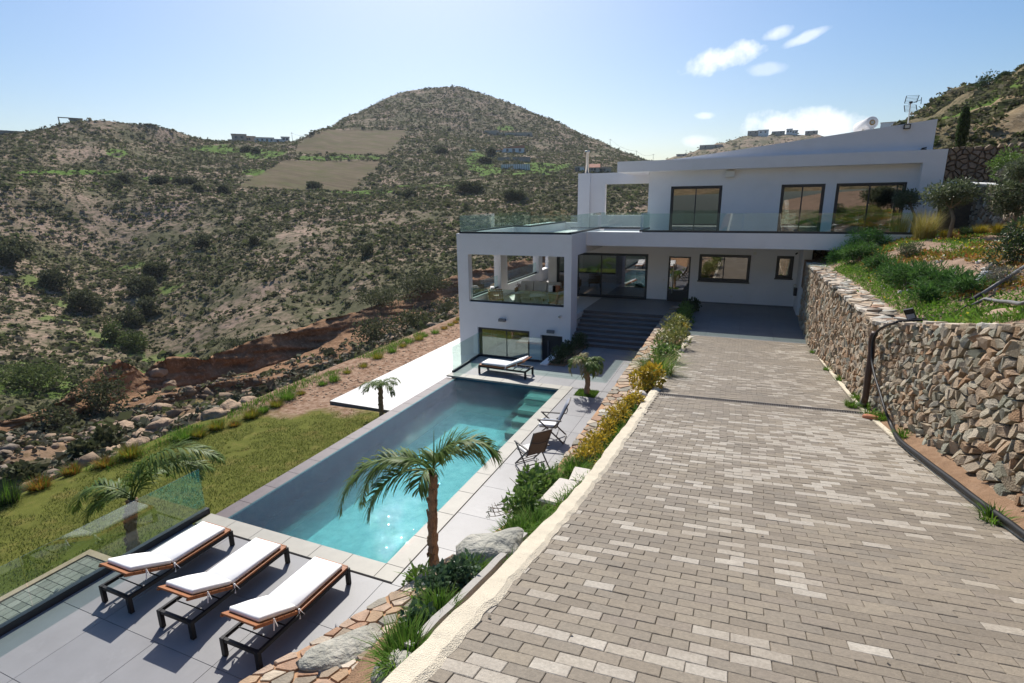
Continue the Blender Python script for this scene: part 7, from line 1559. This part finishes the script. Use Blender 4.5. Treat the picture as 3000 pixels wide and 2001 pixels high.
t, fn, w, h = building('white hillside house with red mono pitch roof', 1474, 433, 1536, 449, None, 'far_white', 'mono', [(.2, .55, 1.4, 1.6), (.5, .55, 1.6, 1.8), (.8, .55, 1.4, 1.6)], 9); MB().box(-w / 2 - 5, -w / 2, -1, 6, -3, h * .55).xform(fn).build('annex', MT['far_white'], t); MB().box(-w / 2 - 5.4, -w / 2 - .1, -1.5, 6.4, h * .55, h * .55 + .4).xform(fn).build('annex_roof', MT['roof_red'], t)
building('grey terrace wall below the red roofed house', 1458, 460, 1554, 474, None, 'far_stone', None, [], 3, 'wall', 'wall')
t, fn, w, h = building('white walled water basin below the hillside house', 1468, 481, 1552, 497, None, 'far_white', None, [], 9, 'water_basin', 'basin')
for k in range(13): MB().box(-w / 2 + w * (k + .3) / 13, -w / 2 + w * (k + .55) / 13, -.15, -.005, -2, h).xform(fn).build('buttress', MT['far_stone'], t)
building('ruined grey masonry wall on the hill bench', 1420, 382, 1462, 394, None, 'far_beige', None, [], 3, 'ruin', 'ruin'); building('long terraced stone wall across the hill bench', 1462, 388, 1560, 395, None, 'far_beige', None, [], 3, 'ruin', 'ruin')
building('low white house behind the steel flue', 1684, 489, 1712, 501, None, 'far_white', 'flat', W4[:2], 7); building('stone house with pale roof right of the flue', 1718, 490, 1756, 503, None, 'far_beige', 'gable', W4[:3], 7); building('small tan house next to the roof edge', 1757, 492, 1790, 504, None, 'far_beige', 'flat', W4[:2], 7)
for (a, b, c_, d, lab, mt) in ((2191, 383, 2222, 395, 'grey house at the left of the distant hilltop row', 'far_stone'), (2222, 381, 2250, 394, 'pale house second in the distant hilltop row', 'far_white'), (2262, 384, 2297, 394, 'stone house in the middle of the distant hilltop row', 'far_stone'), (2304, 378, 2320, 393, 'tall white house in the distant hilltop row', 'far_white'), (2320, 382, 2336, 393, 'white house right of the tall one on the distant hilltop', 'far_white'), (2360, 383, 2393, 395, 'dark stone house at the right of the distant hilltop row', 'far_stone'), (2051, 424, 2114, 436, 'long grey building on the left flank of the distant hill', 'far_stone'), (1982, 452, 2010, 461, 'reddish house low on the flank of the distant hill', 'far_beige')):
    building(lab, a, b, c_, d, 655 if a < 2120 else 705, mt, 'flat' if mt != 'far_stone' else None, [(.25, .55, 1.6, 1.6), (.7, .55, 1.6, 1.6)], 9, group='houses on the distant hill')
for (a, b, c_, d, r, lab, mt) in ((2696, 324, 2744, 344, 150, 'stepped white house with balconies behind the antenna', 'far_white'), (2742, 308, 2776, 330, 150, 'grey house below the ridge pines', 'far_stone'), (2803, 280, 2826, 296, 150, 'beige house near the ridge pines', 'far_beige'), (2826, 276, 2848, 294, 152, 'white house near the ridge pines', 'far_white'), (2584, 358, 2640, 372, 600, 'far pale house left of the antenna', 'far_white')):
    t, fn, w, h = building(lab, a, b, c_, d, r, mt, 'flat', W4[:3] if r < 200 else [], 8, group='houses on the right ridge')
    if a == 2696: MB().box(-w / 2 - .8, w / 2, -1.6, -.01, h * .42, h * .5).box(-w / 2 - .8, w / 2, -1.6, -1.5, h * .5, h * .68).xform(fn).build('balcony', MT['far_white'], t)
# utility poles with wires
poles = [(857, 388, 413, 398), (1787, 407, 434, 470), (1864, 441, 462, 460), (1913, 451, 475, 450), (2009, 440, 461, 640), (2775, 288, 312, 118), (621, 410, 422, 402)]
tops = []
for i, (px, a, b, r) in enumerate(poles):
    p0, p1 = at_r(px, b, r), at_r(px, a, r); lab = ['utility pole on the saddle right of the white ridge houses', 'utility pole on the right shoulder of the big hill', 'utility pole between the hill shoulder and the roof', 'utility pole just above the roof edge', 'thin pole on the distant hill flank', 'short pole near the houses on the right ridge', 'thin pole at the left of the ridge row'][i]
    t = thing('utility_pole', lab, 'utility pole', p0); MB().tube([p0 - (0, 0, 2), (p0[0], p0[1], p1[2])], [.16 * r / 450, .11 * r / 450], 6).build('post', MT['bark_grey'], t); MB().beam((p0[0] - 1.0 * r / 450, p0[1], p1[2] - .5), (p0[0] + 1.0 * r / 450, p0[1], p1[2] - .5), .12, .12).build('cross_arm', MT['bark_grey'], t); tops.append(np.array((p0[0], p0[1], p1[2] - .4)))
for a, b, lab in ((1, 2, 'power line sagging between the hill shoulder poles'), (2, 3, 'power line running down to the pole above the roof')):
    pts = [tops[a] + (tops[b] - tops[a]) * s - np.array((0, 0, 8 * s * (1 - s))) for s in np.linspace(0, 1, 12)]; tag(MB().tube(pts, .045, 4).build('power_line', MT['black']), lab, 'wire')
pts = [tops[0] + (at_r(893, 399, 392) - tops[0]) * s - np.array((0, 0, 1.5 * s * (1 - s))) for s in np.linspace(0, 1, 8)]; tag(MB().tube(pts, .04, 4).build('power_line', MT['black']), 'power line from the saddle pole towards the big hill', 'wire')
# the parked car
c = ground(1383, 443, 200); a = math.atan2(c[0], c[1]); t = thing('parked_car', 'small white car parked on the hillside track', 'car', c); fx, fy = np.array((math.cos(a), -math.sin(a), 0)), np.array((math.sin(a), math.cos(a), 0)); fn = lambda p: c + fx * p[0] + fy * p[1] + np.array((0, 0, p[2]))
prof = [(-2.1, .3), (-2.15, .8), (-1.5, .95), (-.9, 1.45), (.7, 1.48), (1.5, .95), (2.1, .85), (2.15, .35)]
MB().add([(x, -.85, z) for x, z in prof] + [(x, .85, z) for x, z in prof], [tuple(range(8))[::-1], tuple(range(8, 16))] + [(k, (k + 1) % 8, 8 + (k + 1) % 8, 8 + k) for k in range(8)]).xform(fn).build('body', MT['car_paint'], t)
MB().box(-.95, .9, -.87, -.855, 1.0, 1.38).xform(fn).build('side_window', MT['far_glass'], t)
for x in (-1.35, 1.35): MB().tube([fn((x, -.9, .32)), fn((x, -.7, .32))], .33, 12).build('wheel', MT['black'], t)

# ------------------------------------------------------------------ air: thin haze in one closed box round the whole scene
zs_ = [float(Zs.min()), float(FZ.min()), float(HZ.min())]; zt_ = [float(Zs.max()), float(FZ.max()), float(HZ.max())]
hb_ = MB().box(-900, 620, -620, 980, min(zs_) - 1.5, max(zt_) + 12)
hm_ = bpy.data.materials.new('haze_air'); hm_.use_nodes = True; t = hm_.node_tree; t.nodes.remove(t.nodes['Principled BSDF'])
pv = t.nodes.new('ShaderNodeVolumePrincipled'); pv.inputs['Color'].default_value = (0.86, 0.92, 1.0, 1); pv.inputs['Density'].default_value = 0.00013; pv.inputs['Anisotropy'].default_value = 0.2
t.links.new(pv.outputs[0], t.nodes['Material Output'].inputs['Volume'])
tag(hb_.build('haze', hm_), 'thin pale haze in the valley air', 'haze', kind='stuff')
